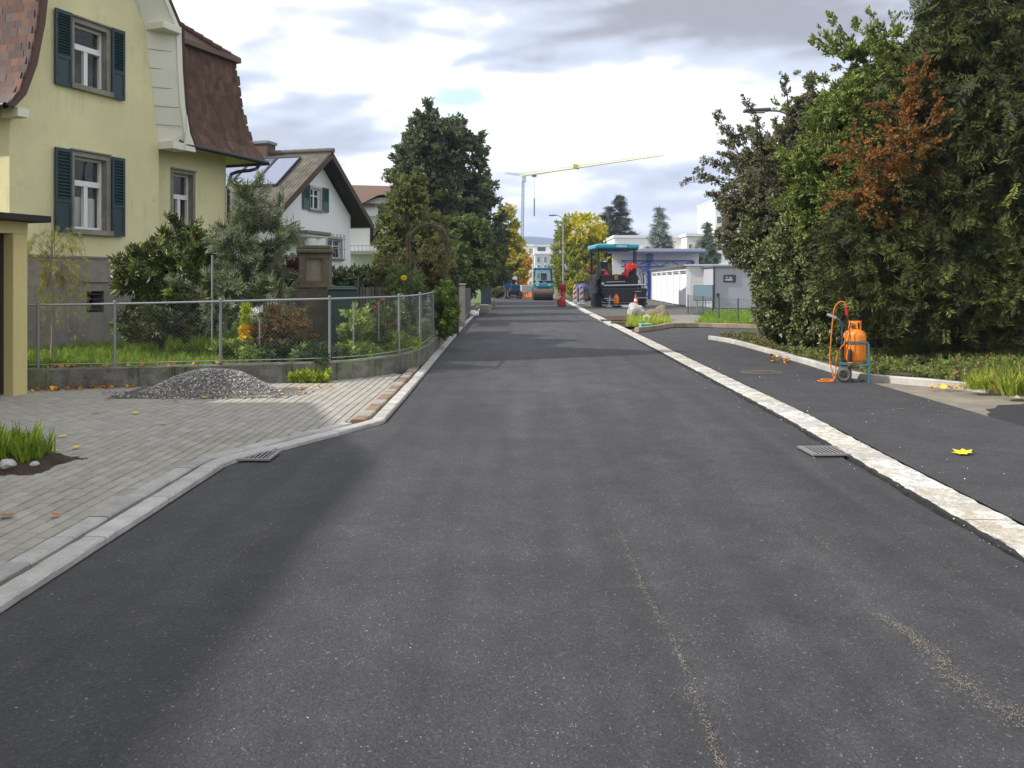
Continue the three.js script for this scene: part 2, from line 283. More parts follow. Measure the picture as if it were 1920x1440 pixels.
const paverMats = ['#ffffff', '#f3f2ef', '#e8e8e6', '#f6f4ee'].map((c) => mat(c, 0.9, { map: paverMap, bumpMap: fineRelief, bumpScale: 0.002 }));
const redPaver = mat('#e0bda8', 0.9, { map: paverMap, bumpMap: fineRelief, bumpScale: 0.002 });
const jointMat = mat('#4a4740', 0.95, { map: concreteMap });
const pathOf = (fx, D0, D1, off = 0, y = 0, step = 0.4) => { const o = []; for (let D = D0; D <= D1 + 1e-6; D += step) o.push(V(fx(D) + off, y, -D)); return o; };
function kerbRow(root, path, width, top, len, mats, name = 'kerb_stone', jit = 0) {
  const L = arc(path); let s = 0, k = 0;
  while (s < L) {
    const l = len * rr(0.9, 1.1), e = Math.min(L, s + l), j = rr(-0.004, 0.004), w0 = rr(-0.004, 0.004);
    const q0 = sub(path, s, s + 0.01, 1)[0], near = q0.z > -16, p = sub(path, s + 0.004, e - 0.004, near && jit ? 0.07 : 0.4).map((q) => q.setY(top + j));
    part(root, name, sweep(p, [[w0, -0.14], [w0, -0.012], [w0 + 0.012, 0], [width - 0.012, 0], [width, -0.012], [width, -0.14]], true, near ? jit : 0), mats[k++ * 7 % mats.length]);
    s = e;
  }
}
{ // right kerb: broad granite band standing a little above the road
  const path = pathOf(rightX, -2, 74);
  const root = structure('kerb_right', sweep(pathOf(rightX, -2, 74, 0.004), [[0.012, -0.2], [0.012, 0.0], [0.33, 0.0], [0.33, -0.2]]), mat('#b9b2a4', 0.95, { map: concreteMap }));
  const smeared = ['#ffffff', '#f4f2ee', '#fbf7f0'].map((c) => mat(c, 0.9, { map: kerbMap, bumpMap: roughRelief, bumpScale: 0.008 }));
  kerbRow(root, path, 0.31, 0.024, 0.92, smeared, 'kerb_stone', 0.014);
  const fine = []; for (let D = 0; D < 30; D += 0.05) fine.push(V(rightX(D), 0, -D));
  part(root, 'tar_seam', sweep(fine, [[-0.03, -0.04], [-0.02, 0.0], [-0.004, 0.012], [0.008, 0.014], [0.012, -0.04]], true, 0.012), mat('#1a1a1c', 0.75, { bumpMap: roughRelief, bumpScale: 0.01 }));
}
{ // left kerb: granite edge, and inside it a second course beside the paving
  const path = []; for (let D = -2; D <= 70; D += D < 11 ? 0.15 : 0.6) path.push(V(leftX(D), 0, -D));
  const inner = (o) => path.map((p) => p.clone()).map((p, i, a) => { const t = a[Math.min(a.length - 1, i + 1)].clone().sub(a[Math.max(0, i - 1)]).normalize(); return V(p.x + t.z * o, 0, p.z - t.x * o); });
  const root = structure('kerb_left', sweep(inner(0.36), [[0, -0.2], [0, -0.012], [0.355, -0.012], [0.355, -0.2]]), jointMat);
  kerbRow(root, inner(0.165), 0.145, 0.03, 1.0, [graniteC, graniteD, graniteC], 'kerb_stone', 0.006);
  kerbRow(root, inner(0.36).filter((p) => p.z > -9.3), 0.14, 0.028, 0.48, [graniteC, edgeGrey, graniteC], 'edge_stone');
  kerbRow(root, inner(0.36).filter((p) => p.z < -9.28 && p.z > -15.6), 0.155, 0.032, 0.24, [redPaver, redPaver, paverMats[3], paverMats[1]], 'edge_brick');
}
const forecourtEdge = (D) => leftX(D) - 0.3;
{ // grey paving of the forecourt: stretcher bond, long sides along the street
  const root = structure('forecourt', sheet([...pathOf(forecourtEdge, 0, 15.2, 0.02, 0, 0.4).map((p) => [p.x, p.z]), [-3, -15.5], [-14, -15.5], [-14, 0]], -0.016), jointMat);
  const variants = [0, 1, 2].map((k) => slab(0.096 - 0.001 * k, 0.05, 0.198 - 0.002 * k, 0.005)), list = [];
  for (let cx = -74; cx <= -12; cx++) for (let cz = 8; cz < 70; cz++) {
    const x = cx * 0.1045, D = cz * 0.2045 + (cx & 1) * 0.102;
    if (x + 0.05 > forecourtEdge(D - 0.1) || x + 0.05 > forecourtEdge(D + 0.1) || D > 15.4) continue;
    const u = CX + F * x / D, v = CY + F * EYE / D; if (u < -60 || v > 1460) continue;
    list.push([x, D]);
  }
  list.sort((a, b) => Math.hypot(a[1], a[0] * 0.3) - Math.hypot(b[1], b[0] * 0.3));
  const M = new THREE.Matrix4(), E = new THREE.Euler(), Q = new THREE.Quaternion();
  const far = new THREE.InstancedMesh(variants[0], mat('#ffffff', 0.9, { map: paverMap }), list.length - 300), C = new THREE.Color();
  list.forEach(([x, D], i) => {
    const y = 0.014 + 0.006 * nz(x * 1.2, D) + rr(-0.002, 0.002), e = [rr(-0.01, 0.01), rr(-0.012, 0.012), rr(-0.01, 0.01)];
    if (i < 300) { const m = part(root, 'paver', variants[i % 3], paverMats[(rnd() * 4) | 0]); m.position.set(x, y, -D); m.rotation.set(...e); } else {
      M.compose(V(x, y, -D), Q.setFromEuler(E.set(...e)), V(1, 1, 1)); far.setMatrixAt(i - 300, M); const k = rr(0.84, 1.04); far.setColorAt(i - 300, C.setRGB(k, k * rr(0.98, 1), k * rr(0.96, 1)));
    }
  });
  far.name = 'paver_field'; far.userData = { kind: 'stuff' }; root.add(shade(far));
}
// right-hand footway, the old driveway beside it and its kerbs
const walkX = (D) => 5.42 + 0.008 * (D - 9);
const bedPx = [[1335, 634], [1372, 640], [1450, 660], [1545, 687], [1600, 703], [1650, 711], [1730, 717], [1830, 727], [1935, 742], [2100, 765]];
const bedPath = smooth(bedPx.map(([u, v]) => gd(u, v, 0.05)), 60).map((p) => p.setY(0.05));
{
  const inner = pathOf(rightX, -2, 27.5, 0.33, 0, 0.6).map((p) => [p.x, p.z]);
  const g = sheet([...inner, [5.1, -28.3], [8.6, -28.3], [9, -24], [6.4, -22.6], [5.6, -20], [5.6, -13.6], ...[13.2, 9, 4, -2].map((D) => [walkX(D), -D])], 0.018);
  structure('footway', g, mat('#ffffff', 0.9, { map: asphaltMap, bumpMap: asphaltRelief, bumpScale: 0.004 }));
  structure('driveway', sheet([[5.3, 2], [5.3, -13.9], [5.75, -13.9], [8, -13.3], [14, -12], [14, 2]], 0.010), mat('#cfc8bd', 0.93, { map: concreteMap, bumpMap: roughRelief, bumpScale: 0.004 }));
  structure('asphalt_patch', sheet([[5.44, -9.72], [5.5, -9.9], [5.62, -10.02], [5.7, -10.28], [5.86, -10.36], [6.05, -10.62], [6.4, -10.7], [6.6, -10.9], [12, -10.6], [12, -8.6], [5.44, -8.7]], 0.014), mat('#b8b8b8', 0.9, { map: asphaltMap }));
  const root = structure('bed_kerb', sweep(bedPath, [[0.02, -0.1], [0.02, 0.0], [0.1, 0.0], [0.1, -0.1]].map(([a, b]) => [-a, b])), jointMat);
  kerbRow(root, bedPath.map((p) => p.clone()), 0.11, 0.115, 0.95, [graniteC, graniteB, graniteC]);
  const bk = bedPath.map((p) => [p.x, p.z]);
  structure('planting_bed', sheet([...bk.map(([x, z]) => [x + 0.08, z - 0.08]), [30, -10], [30, -28], [7.5, -24.5]], 0.09), mat('#ffffff', 0.95, { map: soilMap, bumpMap: roughRelief, bumpScale: 0.02 }));
}
{ // kerb closing the side drive and the ground beyond it
  const p = smooth([gd(1190, 621, 0.05), gd(1225, 617, 0.05), gd(1262, 612, 0.05), gd(1330, 612, 0.05), gd(1430, 615, 0.05)], 20).map((q) => q.setY(0.04));
  const root = structure('drive_kerb', sweep(p, [[-0.02, -0.1], [-0.02, 0], [-0.1, 0], [-0.1, -0.1]]), jointMat);
  kerbRow(root, p, 0.14, 0.17, 1.0, [mat('#c9b59c', 0.9, { map: graniteMap }), mat('#bba58c', 0.9, { map: graniteMap })]);
  structure('yard', sheet([[4.1, -28.6], [40, -28.6], [40, -120], [4.4, -120]], -0.03), mat('#b5b3ae', 0.93, { map: oldAsphaltMap }));
  structure('lawn_right', sheet([[6.2, -28.9], [20, -28.9], [20, -44], [9.6, -44], [7.4, -36]], 0.02), mat('#9aa866', 0.95, { map: grassMap }));
  structure('garden_path', sheet([[5.0, -28.9], [6.9, -28.9], [8.6, -39], [7.0, -39], [5.6, -34]], 0.03), mat('#c9c8c2', 0.92, { map: concreteMap }));
  structure('dirt_patch', sheet([[3.75, -29], [4.9, -29], [6.6, -35.5], [5.9, -38.5], [4.0, -38]], 0.016), mat('#d7a988', 0.95, { map: soilMap, bumpMap: roughRelief, bumpScale: 0.02 }));
}
// raised garden on the left and the low concrete wall that holds it
const wallPath = smooth([gd(-260, 741), gd(45, 733), gd(400, 723), gd(640, 714), gd(745, 700), gd(795, 681), gd(818, 660), gd(836, 641), gd(853, 623), gd(868, 606)], 90).map((p) => p.setY(0));
const WALLTOP = 0.31;
{
  const L = arc(wallPath), root = thing('retaining_wall', 'low stained concrete retaining wall curving round the garden corner', 'wall');
  [[0, 0.24], [0.24, 0.47], [0.47, 0.72], [0.72, 1]].forEach(([a, b]) => part(root, 'wall_panel', sweep(sub(wallPath, L * a + 0.004, L * b - 0.004, 0.2), [[0, -0.1], [0, WALLTOP - 0.02], [-0.02, WALLTOP], [-0.17, WALLTOP], [-0.19, WALLTOP - 0.02], [-0.19, -0.1]]), wallConcrete()));
  const back = wallPath.map((p) => [p.x - 0.12, p.z - 0.08]);
  structure('garden_lawn', sheet([...back, [-2.2, -40], [-30, -40], [-30, -13.2]], 0.24), mat('#c4cc88', 0.95, { map: grassMap }));
}
function wallConcrete() { // damp streaks and moss print on grey concrete
  if (wallConcrete.m) return wallConcrete.m;
  const n = 1024, a = layers(n, [[6, 1], [24, 0.8], [90, 0.6], [300, 0.5]], 12), b = layers(n, [[13, 1], [47, 0.7], [120, 0.5]], 13), c = layers(n, [[5, 1], [30, 0.8]], 15);
  const t = tex(n, (i, j) => { const q = j * n + i, s = b[((j >> 5) * n + i)]; let k = 0.74 + 0.6 * (a[q] - 0.5) - 0.3 * sst(0.55, 0.8, s) * c[q]; const m = sst(0.52, 0.7, c[q]) * 0.3; return [150 * k * (1 - m * 0.3), 147 * k, 134 * k * (1 - m * 0.6)]; }, 2.1);
  return wallConcrete.m = mat('#ffffff', 0.93, { map: t, bumpMap: roughRelief, bumpScale: 0.008 });
}
// ---------------------------------------------------------------- houses on the left
const stucco = mat('#ffffff', 0.92, { map: stuccoMap, bumpMap: fineRelief, bumpScale: 0.006 });
const cream = mat('#efe7cf', 0.9, { map: stuccoMap, bumpMap: fineRelief, bumpScale: 0.004 });
const whiteWall = mat('#e6e6e4', 0.9, { bumpMap: fineRelief, bumpScale: 0.005 });
const plinth = mat('#e6e2de', 0.92, { map: concreteMap, bumpMap: fineRelief, bumpScale: 0.006 });
const stoneTrim = mat('#e4e2dc', 0.88, { map: concreteMap, bumpMap: fineRelief, bumpScale: 0.003 });
const whitePaint = mat('#dfded8', 0.55), offWhite = mat('#d9d7c6', 0.7, { bumpMap: fineRelief, bumpScale: 0.002 });
const shutterPaint = mat('#213a3d', 0.55, { bumpMap: fineRelief, bumpScale: 0.001 }), ironDark = mat('#2e2f33', 0.5), ironBlack = mat('#1c1d20', 0.55);
const glass = phys('#ffffff', 0.02, { transmission: 1, thickness: 0, ior: 1.5 });
const roomDark = mat('#24221f', 0.95), curtain = phys('#cfcfcb', 0.95, { transmission: 0.3 });
const darkGlass = mat('#20262c', 0.06, { metalness: 0.1 });
const tileMats = ['#5c4038', '#64483c', '#54413c', '#5a4a44', '#6a4f40', '#4c3f3b', '#74503f', '#5d534e'].map((c) => mat(c, 0.85, { map: null, bumpMap: fineRelief, bumpScale: 0.004 }));
const darkTile = mat('#ffffff', 0.88, { bumpMap: fineRelief, bumpScale: 0.004 });
const timber = mat('#4a3a2f', 0.8), zinc = mat('#7d8288', 0.45, { metalness: 0.6 });
const tileGeo = (w, l) => { // beaver-tail tile: rounded lower end, in x (width) and y (down the slope is -y), face towards +z
  const s = [[-w / 2, l], [-w / 2, w * 0.28]]; for (let k = 0; k <= 6; k++) { const a = Math.PI + k / 6 * Math.PI; s.push([Math.cos(a) * w / 2, w * 0.28 + Math.sin(a) * w * 0.28]); } s.push([w / 2, l]);
  return prism(s, 0.02);
};
function frameAt(origin, dirx, dirz) { // group whose x runs along a facade and whose z points out of it
  const d = V(dirx, 0, dirz).normalize(); return { d, n: V(-d.z, 0, d.x), ry: Math.atan2(-d.z, d.x), o: origin };
}
function onFace(fr, px, py, z = 0) { // photograph pixel met with the facade plane, in the facade's own x, y
  const dir = V((px - CX) / F, (CY - py) / F, -1), o = fr.o.clone().addScaledVector(fr.n, z), t = o.clone().sub(V(0, EYE, 0)).setY(0).dot(fr.n) / V(dir.x, 0, dir.z).dot(fr.n);
  const p = V(0, EYE, 0).addScaledVector(dir, t); return { x: p.clone().sub(fr.o).setY(0).dot(fr.d), y: p.y };
}
const rect = (x0, y0, x1, y1) => [[x0, y0], [x1, y0], [x1, y1], [x0, y1]];
const bx = (x0, x1, y0, y1, z0, z1) => box(x1 - x0, y1 - y0, z1 - z0, [(x0 + x1) / 2, (y0 + y1) / 2, (z0 + z1) / 2]);
function casement(house, x0, x1, y0, y1, z, o = {}) { // stone surround, white timber window with a transom light and two leaves, room behind
  const s = o.trim ?? 0.09, w = part(house, 'window', [bx(x0 - 0.001, x0 + 0.045, y0, y1, z - 0.2, z - 0.13), bx(x1 - 0.045, x1 + 0.001, y0, y1, z - 0.2, z - 0.13), bx(x0 + 0.045, x1 - 0.045, y1 - 0.05, y1, z - 0.2, z - 0.13), bx(x0 + 0.045, x1 - 0.045, y0, y0 + 0.06, z - 0.2, z - 0.13)], whitePaint);
  const ty = lerp(y0, y1, o.transom ?? 0.64), xm = (x0 + x1) / 2;
  part(w, 'transom', bx(x0 + 0.045, x1 - 0.045, ty - 0.05, ty + 0.06, z - 0.21, z - 0.11), whitePaint);
  part(w, 'mullion', bx(xm - 0.045, xm + 0.045, y0 + 0.06, ty - 0.05, z - 0.2, z - 0.12), whitePaint);
  for (const [a, b, c, d] of [[x0 + 0.045, x1 - 0.045, ty + 0.06, y1 - 0.05], [x0 + 0.045, xm - 0.045, y0 + 0.06, ty - 0.05], [xm + 0.045, x1 - 0.045, y0 + 0.06, ty - 0.05]]) part(w, 'pane', quads([[V(a, c, z - 0.165), V(b, c, z - 0.165), V(b, d, z - 0.165), V(a, d, z - 0.165)]]), glass);
  if (o.curtain) part(w, 'curtain', loft([0, 1].map((t) => [...Array(13).keys()].map((k) => V(lerp(x0 + 0.05, x1 - 0.05, k / 12), lerp(y0 + 0.06, lerp(y0, ty, o.curtain), t), z - 0.26 + 0.012 * (k & 1))))), curtain);
  part(house, 'room', [bx(x0 - 0.5, x0 - 0.45, y0 - 0.5, y1 + 0.3, z - 2.2, z - 0.37), bx(x1 + 0.45, x1 + 0.5, y0 - 0.5, y1 + 0.3, z - 2.2, z - 0.37), bx(x0 - 0.5, x1 + 0.5, y0 - 0.5, y1 + 0.3, z - 2.25, z - 2.2), bx(x0 - 0.5, x1 + 0.5, y1 + 0.3, y1 + 0.35, z - 2.25, z - 0.37), bx(x0 - 0.5, x1 + 0.5, y0 - 0.55, y0 - 0.5, z - 2.25, z - 0.37)], roomDark);
  const tr = part(house, 'window_surround', [bx(x0 - s, x0, y0, y1, z - 0.34, z + 0.025), bx(x1, x1 + s, y0, y1, z - 0.34, z + 0.025), bx(x0 - s, x1 + s, y1, y1 + s * 1.15, z - 0.34, z + 0.025)], stoneTrim);
  part(tr, 'lintel_ledge', bx(x0 - s, x1 + s, y1 + s * 1.15, y1 + s * 1.15 + 0.03, z - 0.1, z + 0.07), stoneTrim);
  part(tr, 'sill', bx(x0 - s - 0.02, x1 + s + 0.02, y0 - 0.1, y0, z - 0.34, z + 0.1), stoneTrim);
}
function shutter(house, x0, x1, y0, y1, z, m = shutterPaint) { // louvred above, solid panel below
  const t = 0.05, ym = lerp(y0, y1, 0.36), sh = part(house, 'shutter', [bx(x0, x0 + t, y0, y1, z, z + 0.04), bx(x1 - t, x1, y0, y1, z, z + 0.04), bx(x0 + t, x1 - t, y1 - 0.07, y1, z, z + 0.04), bx(x0 + t, x1 - t, ym, ym + 0.07, z, z + 0.04), bx(x0 + t, x1 - t, y0, y0 + 0.08, z, z + 0.04), bx(x0 + t, x1 - t, y0 + 0.08, ym, z + 0.008, z + 0.026), bx(x0 + t, x1 - t, ym + 0.07, y1 - 0.07, z + 0.002, z + 0.006)], m);
  const n = 14, geo = box(x1 - x0 - 2 * t, 0.008, 0.055); for (let k = 0; k < n; k++) { const s = part(sh, 'slat', geo, m); s.position.set((x0 + x1) / 2, lerp(ym + 0.1, y1 - 0.1, k / (n - 1)), z + 0.024); s.rotation.x = 0.75; }
  for (const y of [y0 + 0.2, y1 - 0.24]) part(sh, 'hinge', bx(x0 + 0.03, x0 - 0.03 + 0.07, y, y + 0.04, z + 0.04, z + 0.05), ironDark);
}

const YF = frameAt(V(-9.17, 0, -15.57), 0.355, -0.935), GY = 0.2;
{
  const H = thing('yellow_house', 'pale yellow plastered house with curved mansard roof, dark green shutters and grey plinth', 'house', [YF.o.x, 0, YF.o.z], YF.ry);
  const f = (px, py, z) => onFace(YF, px, py, z);
  // gable wall with its window openings
  const u0 = f(138, 35).x, u1 = f(199, 35).x, uA = f(150, 160).y + 0.0, uB = f(150, 45).y, lA = f(165, 431).y, lB = f(165, 296).y;
  const hole = (a, b, c, d, s = 0) => rect(a - s, c - (s ? 0.1 : 0), b + s, d + s * 1.15);
  const gable = [[0, 2.02], [3.67, 2.02], [3.67, 4.6], [3.62, 5.0], [3.45, 6.0], [3.27, 7.1], [1.93, 9.3], [0.5, 7.1], [0.34, 6.2], [0.12, 5.2], [0, 4.7]];
  part(H, 'gable_wall', prism(gable, 0.35, 0, [hole(u0, u1, uA, uB, 0.09), hole(u0, u1, lA, lB, 0.09)]), stucco);
  part(H, 'side_wall', prism(rect(0, 2.02, 7.5, 4.75), 0.35).rotateY(-Math.PI / 2).translate(0, 0, 0).translate(0.355, 0, -0.352).translate(0, 0, -7.5), stucco);
  const rz = -0.28, w3 = [f(324, 330, rz).x, f(361, 330, rz).x, f(340, 446, rz).y, f(340, 326, rz).y];
  part(H, 'bay_wall', prism(rect(3.68, 2.02, 6.25, 4.72), 0.35, 0, [hole(w3[0], w3[1], w3[2], w3[3], 0.07)]).translate(0, 0, rz), stucco);
  part(H, 'end_wall', bx(5.9, 6.248, 2.02, 4.72, -7.5, rz - 0.352), stucco);
  // plinth with cellar window
  const c0 = f(160, 546), c1 = f(193, 585);
  part(H, 'plinth', prism(rect(-0.04, GY - 0.3, 3.71, 2.02), 0.4, 0, [hole(c0.x, c1.x, c1.y, c0.y)]).translate(0, 0, 0.03), plinth);
  part(H, 'plinth', bx(3.715, 6.28, GY - 0.3, 2.02, -0.62, rz + 0.03), plinth);
  part(H, 'plinth', bx(-0.04, 0.34, GY - 0.3, 2.02, -7.9, -0.372), plinth);
  part(H, 'plinth_ledge', [bx(-0.06, 3.73, 2.02, 2.06, 0.004, 0.05), bx(c0.x - 0.1, c1.x + 0.1, c0.y + 0.18, c0.y + 0.22, 0.03, 0.06)], plinth);
  const cw = part(H, 'cellar_window', bx(c0.x, c1.x, c1.y, c0.y, -0.3, -0.28), ironBlack);
  for (let k = 0; k < 4; k++) part(cw, 'grille_bar', bx(c0.x + 0.005, c1.x - 0.005, lerp(c1.y, c0.y, (k + 0.6) / 4.4), lerp(c1.y, c0.y, (k + 0.6) / 4.4) + 0.025, -0.03, 0.0), ironDark);
  part(cw, 'cellar_floor', bx(c0.x - 0.02, c1.x + 0.02, c1.y - 0.03, c1.y, -0.27, 0.025), plinth);
  casement(H, u0, u1, uA, uB, 0); casement(H, u0, u1, lA, lB, 0, { curtain: 0.72 }); casement(H, ...w3, rz, { curtain: 0.5, trim: 0.07 });
  for (const [yt, yb] of [[f(137, 22).y - 0.06, f(120, 162).y], [f(137, 280).y - 0.02, f(120, 437).y]]) { shutter(H, f(103, 100, 0.05).x, u0 - 0.095, yb, yt, 0.035); shutter(H, u1 + 0.095, f(232, 100, 0.05).x + 0.02, yb, yt, 0.035); }
  // roof over the gable: verges, boxed soffit and the tiled slope on the left
  const VR = [[4.32, 4.62], [4.16, 4.88], [4.03, 5.5], [3.95, 6.3], [3.91, 7.15], [1.93, 10.0]], VL = [[-0.34, 4.66], [-0.12, 4.92], [0.1, 5.5], [0.27, 6.3], [0.37, 7.15], [1.93, 10.0]];
  const WR = [[3.66, 4.6], [3.62, 5.0], [3.53, 5.5], [3.40, 6.3], [3.26, 7.1], [1.93, 9.3]], WL = [[0.02, 4.66], [0.1, 5.1], [0.2, 5.5], [0.36, 6.3], [0.5, 7.1], [1.93, 9.3]];
  const ZV = 0.42, v3 = (l, z, dx = 0) => l.map(([x, y]) => V(x + dx, y, z));
  const panel = part(H, 'gable_soffit', loft([v3(WR, 0.002), v3(VR.map(([x, y]) => [x - 0.13, y]), ZV - 0.03)]), offWhite);
  part(H, 'gable_soffit', loft([v3(WL, 0.002), v3(VL.map(([x, y]) => [x + 0.12, y]), ZV - 0.03)]), offWhite);
  for (let k = 1; k < 6; k++) { const t = k / 6, y = lerp(4.62, 7.05, t), xw = lerp(3.64, 3.28, t), xv = lerp(3.98, 3.79, t); part(panel, 'panel_joint', quads([[V(xw, y, 0.006), V(xv, y, ZV - 0.026), V(xv, y + 0.012, ZV - 0.026), V(xw, y + 0.012, 0.006)]]), stoneTrim); }
  part(H, 'verge_board', [loft([v3(VR.map(([x, y]) => [x - 0.15, y + 0.02]), ZV), v3(VR, ZV)]), loft([v3(VR.map(([x, y]) => [x - 0.15, y + 0.02]), ZV - 0.06), v3(VR.map(([x, y]) => [x - 0.15, y + 0.02]), ZV)])], offWhite);
  part(H, 'verge_board', loft([v3(VL.map(([x, y]) => [x + 0.13, y + 0.02]), ZV), v3(VL, ZV)]), mat('#5a4238', 0.8));
  part(H, 'eave_box', bx(3.66, 4.18, 4.5, 4.66, 0.004, ZV - 0.004), offWhite);
  part(H, 'eave_box', bx(-0.16, 0.06, 4.52, 4.68, 0.004, ZV - 0.01), offWhite);
  part(H, 'eave_box', prism([[4.0, 4.5], [4.34, 4.5], [4.3, 4.64], [4.15, 4.9], [4.06, 5.3]], 0.05).translate(0, 0, ZV + 0.03), offWhite);
  part(H, 'purlin', rbox(0.55, 0.16, 0.5, 0.02, [3.55, 7.12, 0.26]), offWhite);
  const under = mat('#4e3a33', 0.9), out = (l, s) => l.map(([x, y]) => [x + s * 0.06, y + 0.02]);
  part(H, 'roof_deck', [loft([v3(out(VR, 1), ZV + 0.03), v3(out(VR, 1), -1.2)]), loft([v3(VR, ZV), v3(out(VR, 1), ZV + 0.03)])], under);
  const deck = part(H, 'roof_deck', [loft([v3(VL, ZV), v3(VL, -6)]), loft([v3(VL, ZV), v3(out(VL, -1), ZV)])], under);
  const curve = VL.slice(0, 6).map(([x, y]) => V(x - 0.01, y, 0)), LL = arc(curve), geo = tileGeo(0.178, 0.3), M = new THREE.Matrix4(), far = [];
  const place3 = (s, z, row) => {
    const p = sub(curve, s, s + 0.01, 0.01), q = sub(curve, s, Math.min(LL, s + 0.28), 0.28), up = q[q.length - 1].sub(p[0]).normalize(), acr = V(0, 0, 1), nrm = acr.clone().cross(up); // outwards, to the left
    if (nrm.x > 0) nrm.negate(); const X = up.clone().cross(nrm); return M.clone().makeBasis(X, up, nrm).multiply(new THREE.Matrix4().makeRotationX(0.11)).setPosition(p[0].x + nrm.x * (0.03 + rr(0, 0.008)), p[0].y + nrm.y * 0.03, z);
  };
  let k = 0;
  for (let row = 0; row * 0.155 < LL - 0.25; row++) for (let c = 0; c < 30; c++) {
    const m = place3(row * 0.155, ZV - 0.07 - c * 0.182 - (row & 1) * 0.091, row);
    if (c < 10 && k < 300) { const t = part(deck, 'roof_tile', geo, tileMats[(rnd() * 8) | 0]); t.applyMatrix4(m); k++; } else far.push(m);
  }
  const inst = (name, geo2, list, mtl, pal, root) => { const I = new THREE.InstancedMesh(geo2, mtl, list.length), C = new THREE.Color(); list.forEach((m, i) => { I.setMatrixAt(i, m); I.setColorAt(i, C.set(pal[(rnd() * pal.length) | 0]).multiplyScalar(rr(0.8, 1.15))); }); I.name = name; I.userData = { kind: 'stuff' }; root.add(shade(I)); return I; };
  inst('tile_field', geo, far, darkTile, ['#6f5046', '#65504a', '#6c5a54', '#7f6250'], deck);
  // flared mansard slope over the bay on the right, turning the corner
  const bend = [[0.34, 4.66], [0.18, 4.86], [0.02, 5.3], [-0.1, 5.95], [-0.2, 6.6], [-0.26, 7.16]], xe = [7.0, 6.88, 6.76, 6.66, 6.60, 6.56], x0 = 3.98;
  const mans = part(H, 'mansard_roof', [loft(bend.map(([z, y], i) => [V(x0, y, z), V(xe[i], y, z)])), loft(bend.map(([z, y], i) => [V(xe[i], y, z), V(xe[i], y, -6)])), loft([[V(x0, 7.16, -0.2), V(6.64, 7.16, -0.2), V(6.64, 7.16, -6)], [V(1.93, 9.6, -2.6), V(4.2, 9.0, -2.6), V(4.2, 9.0, -6)]])], mat('#4a3428', 0.9));
  part(H, 'roof_ledge', [bx(x0, 6.62, 7.12, 7.24, -0.32, -0.1), bx(6.5, 6.66, 7.12, 7.24, -6, -0.322)], mat('#6a5648', 0.85));
  const mt = [], g2 = tileGeo(0.165, 0.26), mc = bend.map(([z, y]) => V(0, y, z)), ML = arc(mc);
  for (let row = 0; row * 0.142 < ML - 0.1; row++) { const s = row * 0.142, q = sub(mc, s, Math.min(ML, s + 0.24), 0.24), up = q[q.length - 1].clone().sub(q[0]).normalize(), nr = V(1, 0, 0).cross(up), t = s / ML, xr = lerp(7.0, 6.56, Math.sqrt(t)); for (let x = x0 + 0.08 + (row & 1) * 0.084; x < xr - 0.03; x += 0.168) mt.push(new THREE.Matrix4().makeBasis(V(1, 0, 0), up, nr).setPosition(x, q[0].y, q[0].z + 0.03 + rr(0, 0.008))); }
  inst('tile_field', g2, mt, darkTile, ['#523a2c', '#5c4230', '#48362a', '#64493a', '#55402f'], mans);
  const hA = V(6.66, 7.2, -0.2), hB = V(4.2, 9.02, -2.6), hipTiles = [taper([hA, hB], [0.075, 0.075], 8)]; for (let s = 0; s < 0.99; s += 0.065) { const a = hA.clone().lerp(hB, s), b = hA.clone().lerp(hB, Math.min(1, s + 0.085)).add(V(0, -0.012, 0)); hipTiles.push(taper([a, b], [0.098, 0.08], 8)); }
  part(H, 'hip_tiles', hipTiles, mat('#5c4338', 0.85), { kind: 'stuff' });
  part(H, 'dormer_cheek', [bx(4.3, 4.36, 5.25, 6.95, -0.12, 0.12), bx(4.0, 4.3, 6.9, 7.1, -0.1, 0.16)], mat('#7c4630', 0.75), { label: 'rust brown timber dormer cheek' });
  part(H, 'dormer_recess', bx(3.98, 4.3, 5.4, 6.9, -0.16, 0.05), mat('#2a211d', 0.9));
  part(H, 'gutter', [tube([[4.02, 4.63, 0.4], [5.4, 4.62, 0.42], [7.02, 4.6, 0.42]], 0.055, 8, 8), tube([[7.04, 4.6, 0.42], [7.06, 4.6, -3]], 0.055, 4, 8), tube([[-0.4, 4.66, ZV - 0.02], [-0.4, 4.65, -5]], 0.06, 4, 8)], ironBlack);
  part(H, 'soffit', [quads([[V(3.98, 4.61, 0.34), V(7.0, 4.61, 0.34), V(7.0, 4.7, rz - 0.1), V(3.98, 4.7, rz - 0.1)]]), quads([[V(6.2, 4.7, rz), V(7.0, 4.61, 0.3), V(7.0, 4.61, -5), V(6.2, 4.7, -5)]])], cream);
  part(H, 'downpipe', tube([[6.72, 4.55, 0.4], [6.7, 4.42, 0.3], [6.36, 4.28, rz + 0.1], [6.3, 4.1, rz + 0.07], [6.3, 2, rz + 0.07], [6.3, 0.3, rz + 0.07]], 0.045, 30, 8), ironDark);
}

